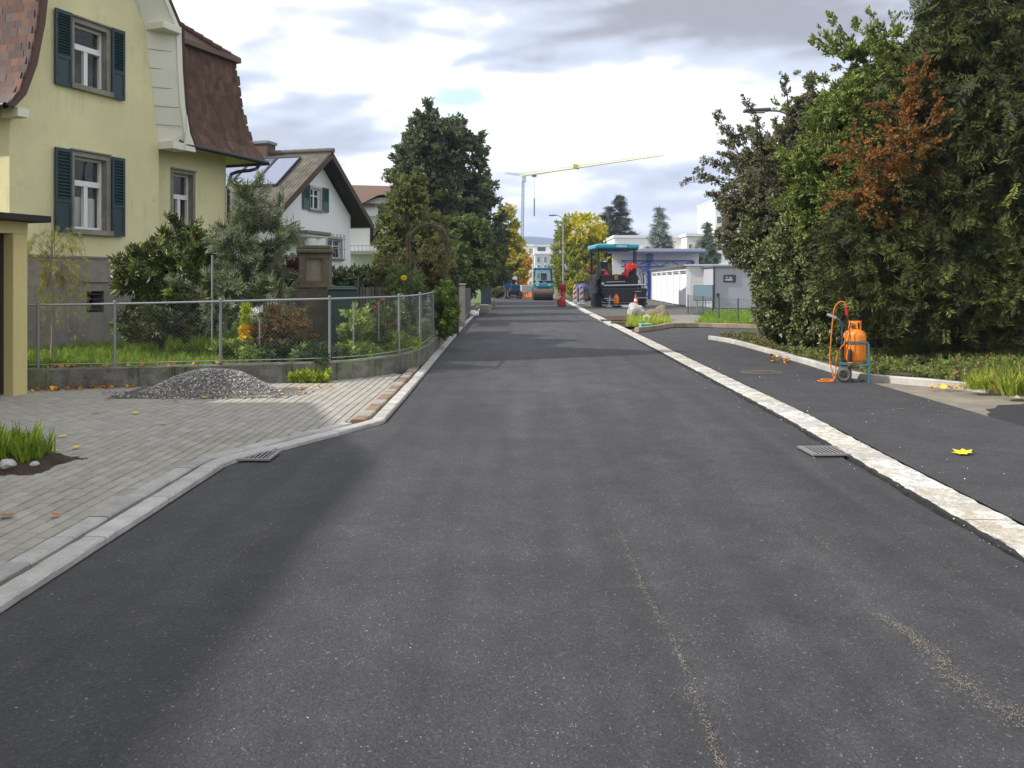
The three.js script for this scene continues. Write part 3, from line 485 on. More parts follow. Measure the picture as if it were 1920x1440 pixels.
// ---------------------------------------------------------------- garage at the left edge
{
  const o = gd(52, 740), fr = frameAt(o, 0.355, -0.935), H = thing('garage', 'cream garage with brown door and dark flat roof at the left edge', 'garage', [o.x, 0, o.z], fr.ry);
  const pil = onFace(fr, 25, 740).x;
  part(H, 'pillar', rbox(-pil, 2.2, 0.3, 0.012, [pil / 2, 1.1, -0.15]), cream);
  part(H, 'lintel', bx(-5.2, 0, 2.2, 2.36, -0.3, 0.0), cream);
  part(H, 'pillar', bx(-5.2, -4.85, 0, 2.2, -0.3, 0), cream);
  const door = part(H, 'garage_door', bx(-4.85, pil, 0.03, 2.2, -0.22, -0.18), mat('#59402f', 0.7, { map: woodMap }));
  for (let k = 0; k < 24; k++) part(door, 'door_board', bx(-4.84 + k * 0.19, -4.66 + k * 0.19, 0.04, 2.19, -0.18, -0.165), mat(k & 1 ? '#553c2c' : '#5e4432', 0.7));
  part(H, 'side_wall', bx(-0.25, 0.0, 0, 2.36, -5.5, -0.302), cream);
  part(H, 'back_wall', bx(-5.2, -0.252, 0, 2.36, -5.5, -5.3), cream);
  part(H, 'side_wall', bx(-5.2, -5.0, 0, 2.36, -5.298, -0.302), cream);
  part(H, 'roof_slab', rbox(5.5, 0.09, 5.9, 0.01, [-2.6, 2.405, -2.68]), mat('#4c4844', 0.85, { map: concreteMap }));
}
// the neighbour's house beyond the left edge of the picture, whose shadow lies on the forecourt
{
  const H = thing('neighbour_house', 'tall cream house left of the garage, outside the picture', 'house', [-14.2, 0, -2.3], 0.0);
  part(H, 'wall', bx(-4.5, 4.5, -0.1, 5.6, -7.3, 9), cream);
  const e = [V(-5.1, 5.5, 9.6), V(5.1, 5.5, 9.6), V(5.1, 5.5, -7.7), V(-5.1, 5.5, -7.7)], r = [V(-3.2, 8.2, 7), V(3.2, 8.2, 7), V(3.2, 8.2, -3.7), V(-3.2, 8.2, -3.7)];
  part(H, 'roof', quads([[e[0], e[1], r[1], r[0]], [e[1], e[2], r[2], r[1]], [e[2], e[3], r[3], r[2]], [e[3], e[0], r[0], r[3]], [r[0], r[1], r[2], r[3]], [e[3], e[2], e[1], e[0]]]), mat('#6b4438', 0.85));
  for (const z of [-4, 0, 4]) for (const y of [1.2, 3.6]) { const w = part(H, 'window', bx(4.502, 4.53, y, y + 1.4, z - 0.55, z + 0.55), whitePaint); part(w, 'pane', bx(4.531, 4.536, y + 0.08, y + 1.32, z - 0.47, z + 0.47), darkGlass); }
}

// ---------------------------------------------------------------- white gabled house
const WF = frameAt(at(595, 528, 38).setY(0), 0.277, -1);
{
  const H = thing('white_house', 'white gabled house with brown tiled roof, solar panels and green shutters', 'house', [WF.o.x, 0, WF.o.z], WF.ry), f = (a, b, z) => onFace(WF, a, b, z);
  const xr = f(657, 450).x, yr = f(657, 405).y, ap = f(595, 297).y, sl = (ap - yr) / xr, xl = -4.7, yl = ap + sl * xl, e = 0.0;
  const wx0 = f(581, 372).x, wx1 = f(601, 372).x, wy0 = f(590, 393).y, wy1 = f(590, 353).y;
  const bx0 = f(613, 470).x, bx1 = f(640, 470).x, by0 = f(626, 485).y, by1 = f(626, 448).y, dx0 = f(556, 470).x, dx1 = f(570, 470).x, dy1 = f(562, 448).y;
  part(H, 'gable_wall', prism([[xl, 0], [xr, 0], [xr, yr], [0, ap], [xl, yl]], 0.3, 0, [rect(wx0, wy0, wx1, wy1), rect(bx0, by0, bx1, by1), rect(dx0, 1.2, dx1, dy1)]), whiteWall);
  part(H, 'side_wall', bx(xr - 0.3, xr - 0.002, 0, yr, -9, -0.302), whiteWall); part(H, 'side_wall', bx(xl + 0.002, xl + 0.3, 0, yl, -9, -0.302), whiteWall);
  const win = (a, b, c, d) => { const w = part(H, 'window', prism(rect(a, c, b, d), 0.08, 0, [rect(a + 0.07, c + 0.07, b - 0.07, d - 0.07)]).translate(0, 0, -0.1), whitePaint); part(w, 'pane', bx(a + 0.06, b - 0.06, c + 0.06, d - 0.06, -0.16, -0.14), darkGlass); part(w, 'mullion', [bx((a + b) / 2 - 0.04, (a + b) / 2 + 0.04, c + 0.07, d - 0.07, -0.13, -0.09), bx(a + 0.07, b - 0.07, lerp(c, d, 0.62), lerp(c, d, 0.62) + 0.05, -0.128, -0.092)], whitePaint); part(H, 'window_sill', bx(a - 0.12, b + 0.12, c - 0.09, c, -0.1, 0.1), stoneTrim); part(H, 'window_surround', prism(rect(a - 0.09, c, b + 0.09, d + 0.1), 0.03, 0, [rect(a, c + 0.001, b, d)]).translate(0, 0, 0.034), mat('#bdb9b0', 0.85)); };
  win(wx0, wx1, wy0, wy1); win(bx0, bx1, by0, by1);
  const green = mat('#3b5c58', 0.6); shutter(H, f(566, 372).x, wx0 - 0.1, wy0 - 0.05, wy1 + 0.1, 0.04, green); shutter(H, wx1 + 0.1, f(614, 372).x, wy0 - 0.05, wy1 + 0.1, 0.04, green);
  const gr = []; for (let k = 0; k <= 6; k++) gr.push(bar([lerp(bx0 - 0.05, bx1 + 0.05, k / 6), by0 - 0.05, 0.16 + 0.05 * Math.sin(k / 6 * Math.PI)], [lerp(bx0 - 0.05, bx1 + 0.05, k / 6), by1 + 0.12, 0.12], 0.014)); for (const y of [by0, (by0 + by1) / 2, by1]) gr.push(bar([bx0 - 0.1, y, 0.16], [bx1 + 0.1, y, 0.16], 0.016)); for (let k = 0; k < 5; k++) gr.push(torus(0.07, 0.012, [lerp(bx0, bx1, k / 4), by1 + 0.16, 0.14], null, 12));
  part(H, 'window_grille', gr, mat('#8d8e90', 0.6));
  const dr = part(H, 'door', bx(dx0, dx1, 1.2, dy1, -0.2, -0.14), whitePaint); part(dr, 'handle', bx(dx1 - 0.1, dx1 - 0.06, 2.2, 2.24, -0.14, -0.06), zinc); part(dr, 'pane', bx(dx0 + 0.12, dx1 - 0.12, 2.3, dy1 - 0.15, -0.14, -0.135), darkGlass);
  part(H, 'canopy', rbox(2.1, 0.14, 1.1, 0.03, [f(556, 440).x, f(560, 438).y, 0.56]), mat('#77716b', 0.8)); part(H, 'canopy_fascia', bx(f(556, 440).x - 0.95, f(556, 440).x + 0.95, f(560, 438).y - 0.17, f(560, 438).y - 0.071, 0.02, 1.0), whitePaint);
  part(H, 'wall_lamp', [rbox(0.12, 0.22, 0.12, 0.02, [f(596, 443).x, f(596, 443).y, 0.1])], ironDark);
  // roof: two slopes with overhang, tiled
  const OV = 0.7, zb = -9.6, rt = (x) => ap + 0.14 - Math.abs(x) * sl + (Math.abs(x) > 3.2 ? (Math.abs(x) - 3.2) * 0.12 : 0), th = 0.16;
  const half = (s, X) => { const xs = [0, 1.6, 3.2, X].map((x) => s * x); return [loft([xs.map((x) => V(x, rt(x) + th, OV)), xs.map((x) => V(x, rt(x) + th, zb))]), loft([xs.map((x) => V(x, rt(x), OV)), xs.map((x) => V(x, rt(x), zb))]), loft([xs.map((x) => V(x, rt(x), OV)), xs.map((x) => V(x, rt(x) + th, OV))]), quads([[V(s * X, rt(X), OV), V(s * X, rt(X) + th, OV), V(s * X, rt(X) + th, zb), V(s * X, rt(X), zb)]])]; };
  const roof = part(H, 'roof', [...half(-1, 5.6), ...half(1, 4.35)], mat('#3a2d26', 0.85));
  part(roof, 'verge_board', [beam([0.02, rt(0) - 0.02, OV + 0.02], [4.36, rt(4.36) - 0.04, OV + 0.02], 0.05, 0.26), beam([-0.02, rt(0) - 0.02, OV + 0.02], [-5.6, rt(5.6) - 0.02, OV + 0.02], 0.05, 0.26)], timber);
  const up = V(1, sl, 0).normalize(), nr = V(-sl, 1, 0).normalize(), tl = [], tg = (() => { const s = []; for (let k = 0; k <= 8; k++) s.push([lerp(-0.16, 0.16, k / 8), 0.018 * Math.cos(k / 8 * 4 * Math.PI)]); for (let k = 8; k >= 0; k--) s.push([lerp(-0.16, 0.16, k / 8), 0.018 * Math.cos(k / 8 * 4 * Math.PI) - 0.02]); return flat(prism(s, 0.42).rotateX(-Math.PI / 2).translate(0, 0, 0)); })();
  for (let r = 0; r < 19; r++) for (let c = 0; c < 33; c++) { const s = 0.2 + r * 0.335, x = -s / Math.hypot(1, sl), p = V(x, rt(x) + th + 0.03, OV - 0.15 - c * 0.318); tl.push(new THREE.Matrix4().makeBasis(V(0, 0, 1), up, nr.clone()).multiply(new THREE.Matrix4().makeRotationX(0.05)).setPosition(p.x - up.x * 0.2, p.y - up.y * 0.2 + rr(0, 0.008), p.z)); }
  const I = new THREE.InstancedMesh(tg, darkTile, tl.length), C = new THREE.Color(); tl.forEach((m, i) => { I.setMatrixAt(i, m); I.setColorAt(i, C.set(['#5f5a50', '#66604f', '#57534a', '#6b655a'][(rnd() * 4) | 0]).multiplyScalar(rr(0.85, 1.1))); }); I.name = 'tile_field'; I.userData = { kind: 'stuff' }; roof.add(shade(I));
  const rd = []; for (let c = 0; c < 26; c++) rd.push(cyl(0.13, 0.115, 0.42, [0, rt(0) + th + 0.02, OV - 0.1 - c * 0.4], [Math.PI / 2, 0, 0], 10)); part(roof, 'ridge_tiles', rd, mat('#5d5750', 0.85));
  // solar panels, met with the left slope's plane
  const sp = (px, py, lift) => { const n = nr.clone().applyAxisAngle(V(0, 1, 0), WF.ry), o = V(0, ap + 0.14 + th + lift, 0).applyAxisAngle(V(0, 1, 0), WF.ry).add(WF.o), d = V((px - CX) / F, (CY - py) / F, -1), t = o.clone().sub(V(0, EYE, 0)).dot(n) / d.dot(n); return V(0, EYE, 0).addScaledVector(d, t).sub(WF.o).applyAxisAngle(V(0, 1, 0), -WF.ry); };
  const a = sp(558, 296, 0.12), b = sp(524, 347, 0.12), zt = (a.z + b.z) / 2, s0 = -a.x, s1 = -b.x;
  for (let k = 0; k < 4; k++) { const z1 = zt - k * 1.18, z0 = z1 - 1.12, P = (x, z, l) => V(-x, rt(0) + th + l - x * sl, z), fr = part(H, 'solar_panel', [quads([[P(s0, z0, 0.13), P(s1, z0, 0.13), P(s1, z1, 0.13), P(s0, z1, 0.13)]]), beam(P(s0, z0, 0.14), P(s1, z0, 0.14), 0.05, 0.09), beam(P(s0, z1, 0.14), P(s1, z1, 0.14), 0.05, 0.09), beam(P(s0, z0, 0.14), P(s0, z1, 0.14), 0.05, 0.09), beam(P(s1, z0, 0.14), P(s1, z1, 0.14), 0.05, 0.09)], mat('#3c424c', 0.4, { metalness: 0.5 })); part(fr, 'collector_glass', quads([[P(s0 + 0.04, z0 + 0.04, 0.155), P(s1 - 0.04, z0 + 0.04, 0.155), P(s1 - 0.04, z1 - 0.04, 0.155), P(s0 + 0.04, z1 - 0.04, 0.155)]]), phys('#6f7690', 0.18, { clearcoat: 1, metalness: 0.25 })); }
  const cz = sp(500, 284, 0).z; part(H, 'chimney', [bx(-0.36, 0.36, ap - 0.6, ap + 0.72, cz - 0.36, cz + 0.36)], mat('#5d4a42', 0.9)); part(H, 'chimney_cap', [bx(-0.42, 0.42, ap + 0.72, ap + 0.84, cz - 0.42, cz + 0.42)], zinc);
  part(H, 'gutter', tube([[4.4, rt(4.35) + 0.02, OV], [4.4, rt(4.35) + 0.02, zb]], 0.07, 3, 8), zinc);
}
// ---------------------------------------------------------------- brown-roofed house farther back
{
  const brownRoof = mat('#6e5647', 0.88, { bumpMap: roughRelief, bumpScale: 0.02 }), D = 56, c = at(712, 528, D), H = thing('brown_roofed_house', 'white house with hipped brown roof behind the white gabled house', 'house', [c.x, 0, c.z], 0.25);
  const y = (py) => hgt(py, D), e = y(383), r = y(338);
  part(H, 'wall', bx(-1.9, 3.4, 0, e + 0.2, -7, 0), whiteWall);
  part(H, 'roof', [quads([[V(-2.5, e - 0.1, 0.8), V(4, e - 0.1, 0.8), V(3.4, r, -3.2), V(-1.9, r, -3.2)], [V(-2.5, e - 0.1, -8), V(4, e - 0.1, -8), V(3.4, r, -3.2), V(-1.9, r, -3.2)], [V(-2.5, e - 0.1, 0.8), V(-1.9, r, -3.2), V(-1.9, r, -3.2), V(-2.5, e - 0.1, -8)]]), beam([-2.5, e - 0.16, 0.82], [-0.4, e - 0.16, 0.82], 0.08, 0.14)], brownRoof);
  part(H, 'cross_gable', prism([[-1.2, e - 0.8], [2.0, e - 0.8], [2.0, e], [0.9, y(372)], [-0.1, y(372)], [-1.2, e]], 2.5).translate(0, 0, 0.6), whiteWall);
  part(H, 'cross_roof', loft([[[-1.7, e - 0.3], [-0.2, y(369)], [0.4, y(366)], [1.0, y(369)], [2.5, e - 0.3]].map(([a, b]) => V(a, b, 1.0)), [[-1.7, e - 0.3], [-0.2, y(369)], [0.4, y(366)], [1.0, y(369)], [2.5, e - 0.3]].map(([a, b]) => V(a, b, -2.4))]), brownRoof);
  for (const [px0, px1, p0, p1] of [[690, 714, 427, 462], [705, 724, 390, 408]]) { const x0 = (px0 - 712) / F * D, x1 = (px1 - 712) / F * D, w = part(H, 'window', bx(x0, x1, y(p1), y(p0), 0.602, 0.66), whitePaint); part(w, 'pane', bx(x0 + 0.08, x1 - 0.08, y(p1) + 0.08, y(p0) - 0.08, 0.662, 0.67), darkGlass); }
  part(H, 'balcony', [bx(-2, 1.2, y(478), y(472), 0.01, 1.3), ...[...Array(14).keys()].map((k) => bar([-1.95 + k * 0.24, y(476), 1.26], [-1.95 + k * 0.24, y(462), 1.26], 0.02)), bar([-2, y(462), 1.26], [1.2, y(462), 1.26], 0.03)], mat('#b9b8b4', 0.8));
}
// ---------------------------------------------------------------- plants
const leafMat = phys('#ffffff', 0.75, { transmission: 0.32, thickness: 0, specularIntensity: 0.5 });
const glossLeaf = phys('#ffffff', 0.5, { transmission: 0.2, thickness: 0 });
const needleMat = mat('#ffffff', 0.8);
const bark = mat('#5b5046', 0.92, { bumpMap: roughRelief, bumpScale: 0.02 }), barkPale = mat('#8b8172', 0.9, { bumpMap: roughRelief, bumpScale: 0.01 });
function sprig(n, len, wid, o = {}) { // n leaves set along a short twig of length 1, growing to +y
  const pos = [], q = new THREE.Quaternion(), e = new THREE.Euler(); let s0 = seed; seed = o.seed ?? n * 77 + 5;
  for (let i = 0; i < n; i++) {
    const t = (i + 0.5) / n, ang = i * 2.4 + rr(-0.4, 0.4), out = o.flat ? (i & 1 ? 1.15 : -1.15) : rr(0.55, 1.25), L = len * rr(0.75, 1.2), W = wid * rr(0.8, 1.15), b = V(0, t * (o.stem ?? 0.8) - 0.35, 0);
    q.setFromEuler(o.flat ? e.set(rr(-0.3, 0.3), rr(-0.4, 0.4), out * rr(0.7, 1.1), 'YXZ') : e.set(out, ang, rr(-0.5, 0.5), 'YXZ'));
    const P = (x, y, z) => V(x, y, z).applyQuaternion(q).add(b), A = P(0, 0, 0), T = P(0, L, -L * (o.curl ?? 0.18)), l = P(-W / 2, L * 0.45, W * 0.22), r = P(W / 2, L * 0.45, W * 0.22);
    for (const v of [A, T, l, A, r, T]) pos.push(v.x, v.y, v.z);
  }
  seed = s0; const g = new THREE.BufferGeometry(); g.setAttribute('position', new THREE.Float32BufferAttribute(pos, 3)); g.computeVertexNormals(); return flat(g);
}
const SP = {
  broad: sprig(8, 0.62, 0.4), round: sprig(9, 0.42, 0.34), small: sprig(12, 0.36, 0.24), narrow: sprig(11, 0.6, 0.12, { curl: 0.05 }), needle: sprig(22, 0.4, 0.07, { flat: 1, stem: 1.1, curl: 0 }),
  tuft: sprig(26, 0.42, 0.06, { stem: 1.0, curl: 0 }), lance: sprig(9, 0.8, 0.26, { stem: 0.4, curl: 0.1 }),
  blade: (() => { const pos = []; let s0 = seed; seed = 99; for (let i = 0; i < 9; i++) { const a = rr(0, 6.28), r = rr(0, 0.3), x = Math.cos(a) * r, z = Math.sin(a) * r, h = rr(0.6, 1.1), d = rr(0.1, 0.55), w = 0.035, b = a + rr(-1, 1), cx = Math.cos(b), cz = Math.sin(b); const A = V(x - cz * w, 0, z + cx * w), B = V(x + cz * w, 0, z - cx * w), M1 = V(x + cx * d * 0.3 - cz * w * 0.7, h * 0.6, z + cz * d * 0.3 + cx * w * 0.7), M2 = V(x + cx * d * 0.3 + cz * w * 0.7, h * 0.6, z + cz * d * 0.3 - cx * w * 0.7), T = V(x + cx * d, h, z + cz * d); for (const v of [A, B, M1, B, M2, M1, M1, M2, T]) pos.push(v.x, v.y, v.z); } seed = s0; const g = new THREE.BufferGeometry(); g.setAttribute('position', new THREE.Float32BufferAttribute(pos, 3)); g.computeVertexNormals(); return flat(g); })(),
};
const UPV = V(0, 1, 0);
function scatterLeaves(root, name, pts, geo, m, size, pal, o = {}) { // pts: [[Vector3, outward direction]...]
  const I = new THREE.InstancedMesh(geo, m, pts.length), M = new THREE.Matrix4(), Q = new THREE.Quaternion(), Q2 = new THREE.Quaternion(), C = new THREE.Color();
  pts.forEach(([p, d, k, c], i) => {
    const dir = (d ?? UPV).clone().multiplyScalar(o.out ?? 0.8).add(V(rr(-1, 1), rr(-1, 1) + (o.up ?? 0), rr(-1, 1)).multiplyScalar(o.mess ?? 0.8)).normalize();
    Q.setFromUnitVectors(UPV, dir); Q2.setFromAxisAngle(UPV, rr(0, 6.28)); const s = rr(size[0], size[1]) * (k ?? 1) * (0.65 + 0.75 * rnd() ** 1.5);
    I.setMatrixAt(i, M.compose(p, Q.multiply(Q2), V(s, s, s))); C.set(c ?? pal[(rnd() * pal.length) | 0]); if (C.g > C.r) C.r = lerp(C.r, C.g, 0.3); I.setColorAt(i, C.multiplyScalar(rr(0.95, 1.7) * (o.lum ?? 1)));
  });
  I.name = name; I.userData = { kind: 'stuff' }; root.add(shade(I)); return I;
}
function blobPoints(blobs, n, o = {}) { // points near the surface of lumpy ellipsoids, leaving gaps between clumps
  const out = [], w = blobs.map(([, , , a, b, c]) => (a * b * c) ** 0.62), W = w.reduce((x, y) => x + y, 0); let guard = 0; const f = o.freq ?? 1.2;
  while (out.length < n && guard++ < n * 12) {
    let t = rnd() * W, k = 0; while (t > w[k]) t -= w[k++];
    const [x, y, z, a, b, c] = blobs[k], d = V(rr(-1, 1), rr(-1, 1), rr(-1, 1)); if (d.lengthSq() > 1 || d.lengthSq() < 0.01) continue; d.normalize();
    const rad = (1 - (o.depth ?? 0.45) * rnd() ** 1.6) * (1 + (o.lump ?? 0.28) * nz(d.x * 2.2 + x, d.y * 2.2 + y, d.z * 2.2 + z) + 0.12 * nz(d.x * 6, d.y * 6, d.z * 6 + x));
    const p = V(x + d.x * a * rad, y + d.y * b * rad, z + d.z * c * rad);
    if (p.y < (o.floor ?? 0.02) || (o.gap !== undefined && nz(p.x * f, p.y * f * 1.3, p.z * f) < o.gap)) continue;
    if (o.test && !o.test(p)) continue;
    out.push([p, d, 1, o.paint?.(p)]);
  }
  return out;
}
function limbs(root, base, top, r, blobs, n, m = bark) { // trunk and boughs running out into the crown
  const tr = [base, base.clone().lerp(top, 0.35).add(V(rr(-1, 1) * r, 0, rr(-1, 1) * r)), base.clone().lerp(top, 0.7).add(V(rr(-1, 1) * r, 0, rr(-1, 1) * r)), top];
  part(root, 'trunk', taper(tr, [r * 1.25, r, r * 0.7, r * 0.2], 8), m);
  const list = []; for (let i = 0; i < n; i++) { const b = blobs[i % blobs.length], s = base.clone().lerp(top, rr(0.3, 0.8)), e = V(b[0] + rr(-0.6, 0.6) * b[3], b[1] + rr(-0.2, 0.7) * b[4], b[2] + rr(-0.6, 0.6) * b[5]); if (e.y < s.y) s.y = Math.max(base.y + 0.3, e.y - 0.2); const mid = s.clone().lerp(e, 0.5).add(V(0, 0.12 * s.distanceTo(e), 0)); list.push(taper([s, mid, e], [r * 0.42, r * 0.28, r * 0.08], 5)); }
  if (list.length) part(root, 'boughs', list, m, { kind: 'stuff' });
}
function sprays(root, blobs, n, len, geo, m, size, pal, o = {}) { // twigs that stand out of the crown, each with its leaves
  const tw = [], lf = []; for (let i = 0; i < n; i++) { const b = blobs[(rnd() * blobs.length) | 0], d = V(rr(-1, 1), rr(-0.3, 1), rr(-1, 1)).normalize(); if (o.dir) d.add(V(...o.dir)).normalize(); const s = V(b[0] + d.x * b[3] * 0.7, b[1] + d.y * b[4] * 0.7, b[2] + d.z * b[5] * 0.7), L = len * rr(0.5, 1.2) + 0.35 * Math.min(b[3], b[4]), e = s.clone().addScaledVector(d, L).add(V(rr(-0.2, 0.2) * L, rr(0, 0.25) * L, 0)), c = s.clone().lerp(e, 0.5).add(V(rr(-0.1, 0.1) * L, 0.08 * L, 0)); tw.push(taper([s, c, e], [0.012, 0.008, 0.003], 4)); const k = Math.round(L / len * (o.k ?? 14)); for (let q = 0; q < k; q++) { const t = rr(0.25, 1); lf.push([(t < 0.5 ? s.clone().lerp(c, t * 2) : c.clone().lerp(e, t * 2 - 1)).add(V(rr(-1, 1), rr(-1, 1), rr(-1, 1)).multiplyScalar(size[1] * 0.35)), d]); } }
  part(root, 'twigs', tw, bark, { kind: 'stuff' }); scatterLeaves(root, 'twig_leaves', lf, geo, m ?? leafMat, size, pal, o);
}
function tree(name, label, cat, foot, o) {
  const T = thing(name, label, cat, [foot.x, foot.y, foot.z], 0, o.group);
  if (o.r) limbs(T, V(0, -0.05, 0), V(o.lean?.[0] ?? 0, o.h * 0.86, o.lean?.[1] ?? 0), o.r, o.blobs, o.limbs ?? 8, o.bark);
  for (const c of o.crowns ?? [o]) scatterLeaves(T, 'crown', blobPoints(c.blobs ?? o.blobs, c.n, c), c.geo, c.mat ?? leafMat, c.size, c.pal, c);
  if (o.sprays) { const c = (o.crowns ?? [o])[0]; sprays(T, o.blobs, o.sprays[0], o.sprays[1], c.geo, c.mat, c.size, c.pal, { ...c, ...o.sprays[2] }); }
  return T;
}
const GREEN = ['#4d6a2c', '#3f5a25', '#5c7830', '#46622e'], DARK = ['#2c4020', '#33491f', '#263a1c', '#3a4f24'], OLIVE = ['#66703a', '#596433', '#737a42', '#4f5a30'], YELLOW = ['#b3a02a', '#a38f24', '#8d8a2c', '#c2a526'];
const bl = (px, py, D, w, h, dz = 0) => { const p = at(px, py, D + dz); return { p, a: w / 2 / F * D, b: h / 2 / F * D }; };
const local = (foot, list) => list.map(([px, py, D, w, h, dep]) => { const { p, a, b } = bl(px, py, D, w, h); return [p.x - foot.x, p.y - foot.y, p.z - foot.z, a, b, dep ?? a]; });

// right-hand side, from near to far
{
  let f = V(8.8, 0.09, -16.4);
  tree('yew_tree', 'dense dark green yew filling the right edge beside the driveway', 'tree', f, { r: 0.28, h: 8, limbs: 18, blobs: local(f, [[1890, 320, 16.0, 460, 640, 2], [1790, 450, 15.4, 380, 380, 1.4], [1650, 480, 15.8, 210, 320, 1.1], [1930, 150, 15, 320, 420, 1.7], [1770, 260, 15.8, 220, 380, 1.2], [1860, 40, 15.5, 240, 280, 1.3], [1800, 560, 15.0, 300, 160, 0.9], [1940, 520, 14.6, 240, 240, 1]]),
    crowns: [{ n: 26000, geo: SP.needle, mat: needleMat, size: [0.16, 0.34], pal: ['#3b4518', '#465019', '#2f3a14', '#525c22'], depth: 0.5, lump: 0.36, gap: -0.16, freq: 1.7, out: 0.7, mess: 0.75, up: -0.25, floor: 0.55, lum: 0.66 }, { n: 3000, geo: SP.needle, mat: needleMat, size: [0.14, 0.28], pal: ['#6a7430', '#767a34', '#5c6a28'], depth: 0.12, lump: 0.36, gap: 0.05, out: 0.8, mess: 0.6, up: -0.2, floor: 0.55, lum: 0.7 }] });
  f = V(7.5, 0.09, -17.2);
  tree('deciduous_tree', 'light green leafy tree rising behind the yew', 'tree', f, { r: 0.14, h: 6.2, limbs: 12, sprays: [46, 0.75, { dir: [-0.2, 0.6, 0] }], blobs: local(f, [[1610, 240, 17.2, 170, 190, 1.0], [1700, 150, 17.6, 170, 150, 1.0], [1560, 350, 16.8, 190, 200, 1.0], [1690, 300, 17, 200, 260, 1.1], [1660, 200, 17.4, 160, 180, 0.9], [1600, 130, 17.4, 50, 90, 0.3]]),
    crowns: [{ n: 14000, geo: SP.small, size: [0.13, 0.24], pal: ['#5e7230', '#6a7c36', '#526528', '#748040', '#63702f'], gap: -0.06, freq: 1.6, depth: 0.6, up: 0.2, lump: 0.45 }] });
  f = V(6.75, 0.09, -15.6);
  tree('orange_creeper', 'climber with orange autumn leaves growing through the yew', 'creeper', f, { r: 0.03, h: 4.6, limbs: 8, sprays: [26, 0.4], blobs: local(f, [[1715, 190, 15.0, 90, 140, 0.4], [1690, 275, 14.7, 150, 130, 0.45], [1640, 305, 14.6, 140, 100, 0.4], [1610, 355, 14.7, 110, 60, 0.3], [1655, 385, 14.7, 80, 80, 0.3]]), lean: [0.8, -0.2],
    crowns: [{ n: 1300, geo: SP.round, size: [0.06, 0.12], pal: ['#8f5a22', '#80501f', '#9c682a', '#74481f', '#8a6a30', '#66602a'], gap: 0.12, freq: 3.2, depth: 0.9, lump: 0.6, lum: 0.85 }] });
  f = V(6.0, 0.09, -20.5);
  { const T = tree('plum_tree', 'small brownish leaved tree with twigs reaching towards the road', 'tree', f, { r: 0.11, h: 5.4, limbs: 16, sprays: [46, 0.55, { dir: [-0.3, 0.3, 0] }], blobs: local(f, [[1475, 320, 20.5, 130, 150, 1.0], [1430, 400, 20, 140, 140, 1.0], [1410, 310, 20.8, 80, 80, 0.5], [1515, 220, 20.2, 70, 90, 0.6], [1490, 430, 19.5, 170, 210, 1.0], [1390, 450, 20.6, 90, 110, 0.6]]),
      crowns: [{ n: 7500, geo: SP.round, size: [0.12, 0.21], pal: ['#5c5e42', '#66664a', '#605a46', '#6e6c50', '#565e3a', '#6b6450'], gap: 0.02, freq: 2.0, depth: 0.75, lump: 0.5 }] });
    for (const [a, b] of [[[1400, 350], [1278, 343]], [[1390, 300], [1336, 205]], [[1380, 330], [1310, 300]], [[1430, 260], [1395, 180]], [[1480, 220], [1470, 140]], [[1390, 380], [1305, 320]], [[1400, 280], [1350, 245]], [[1370, 420], [1340, 370]]]) { const p = at(...a, 20.6).sub(f), q = at(...b, 20.8).sub(f), m = p.clone().lerp(q, 0.5).add(V(0, 0.1, 0)); part(T, 'reaching_twig', taper([p, m, q], [0.02, 0.012, 0.004], 5), bark); scatterLeaves(T, 'twig_leaves', [...Array(46)].map(() => { const t = rr(0.15, 1); return [(t < 0.5 ? p.clone().lerp(m, t * 2) : m.clone().lerp(q, t * 2 - 1)).add(V(rr(-0.09, 0.09), rr(-0.09, 0.09), rr(-0.09, 0.09))), UPV]; }), SP.round, leafMat, [0.1, 0.16], ['#5c5e42', '#66664a', '#605a46', '#565e3a'], {}); } }
  f = V(5.9, 0.09, -18.6);
  tree('hedge_shrub', 'leafy green shrub at the foot of the brownish tree', 'shrub', f, { r: 0.05, h: 2.6, limbs: 8, blobs: local(f, [[1475, 530, 18.6, 120, 210, 0.8], [1520, 500, 18, 160, 250, 0.9], [1440, 450, 19.4, 100, 130, 0.6], [1570, 520, 17, 130, 240, 0.7], [1455, 590, 18.6, 70, 80, 0.4]]),
    crowns: [{ n: 8500, geo: SP.round, mat: glossLeaf, size: [0.13, 0.24], pal: ['#4c5c2e', '#445428', '#5a683c', '#626c38', '#6a6a3c'], gap: -0.1, freq: 1.9, depth: 0.5, lump: 0.4, floor: 0.1 }] });
  f = V(9.4, 0.09, -22.8);
  tree('hazel_tree', 'grey green tree at the back of the hedge', 'tree', f, { r: 0.13, h: 5, limbs: 10, blobs: local(f, [[1570, 330, 22, 220, 280, 1.4], [1500, 420, 22.5, 180, 240, 1.3], [1600, 480, 20, 180, 260, 1.2]]), crowns: [{ n: 7000, geo: SP.broad, size: [0.2, 0.34], pal: OLIVE, gap: -0.15, depth: 0.4, lump: 0.35 }] });
  // ground cover on the bed
  const inBed = (x, z) => { for (let i = 1; i < bedPath.length; i++) { const a = bedPath[i - 1], b = bedPath[i]; if ((x >= Math.min(a.x, b.x) && x <= Math.max(a.x, b.x) && Math.abs(b.x - a.x) > 0.02) ) { const t = (x - a.x) / (b.x - a.x); if (z > lerp(a.z, b.z, t) - 0.16) return false; } } return x > 5.62 || z < -22; };
  const pts = [], tufts = []; let gd0 = 0;
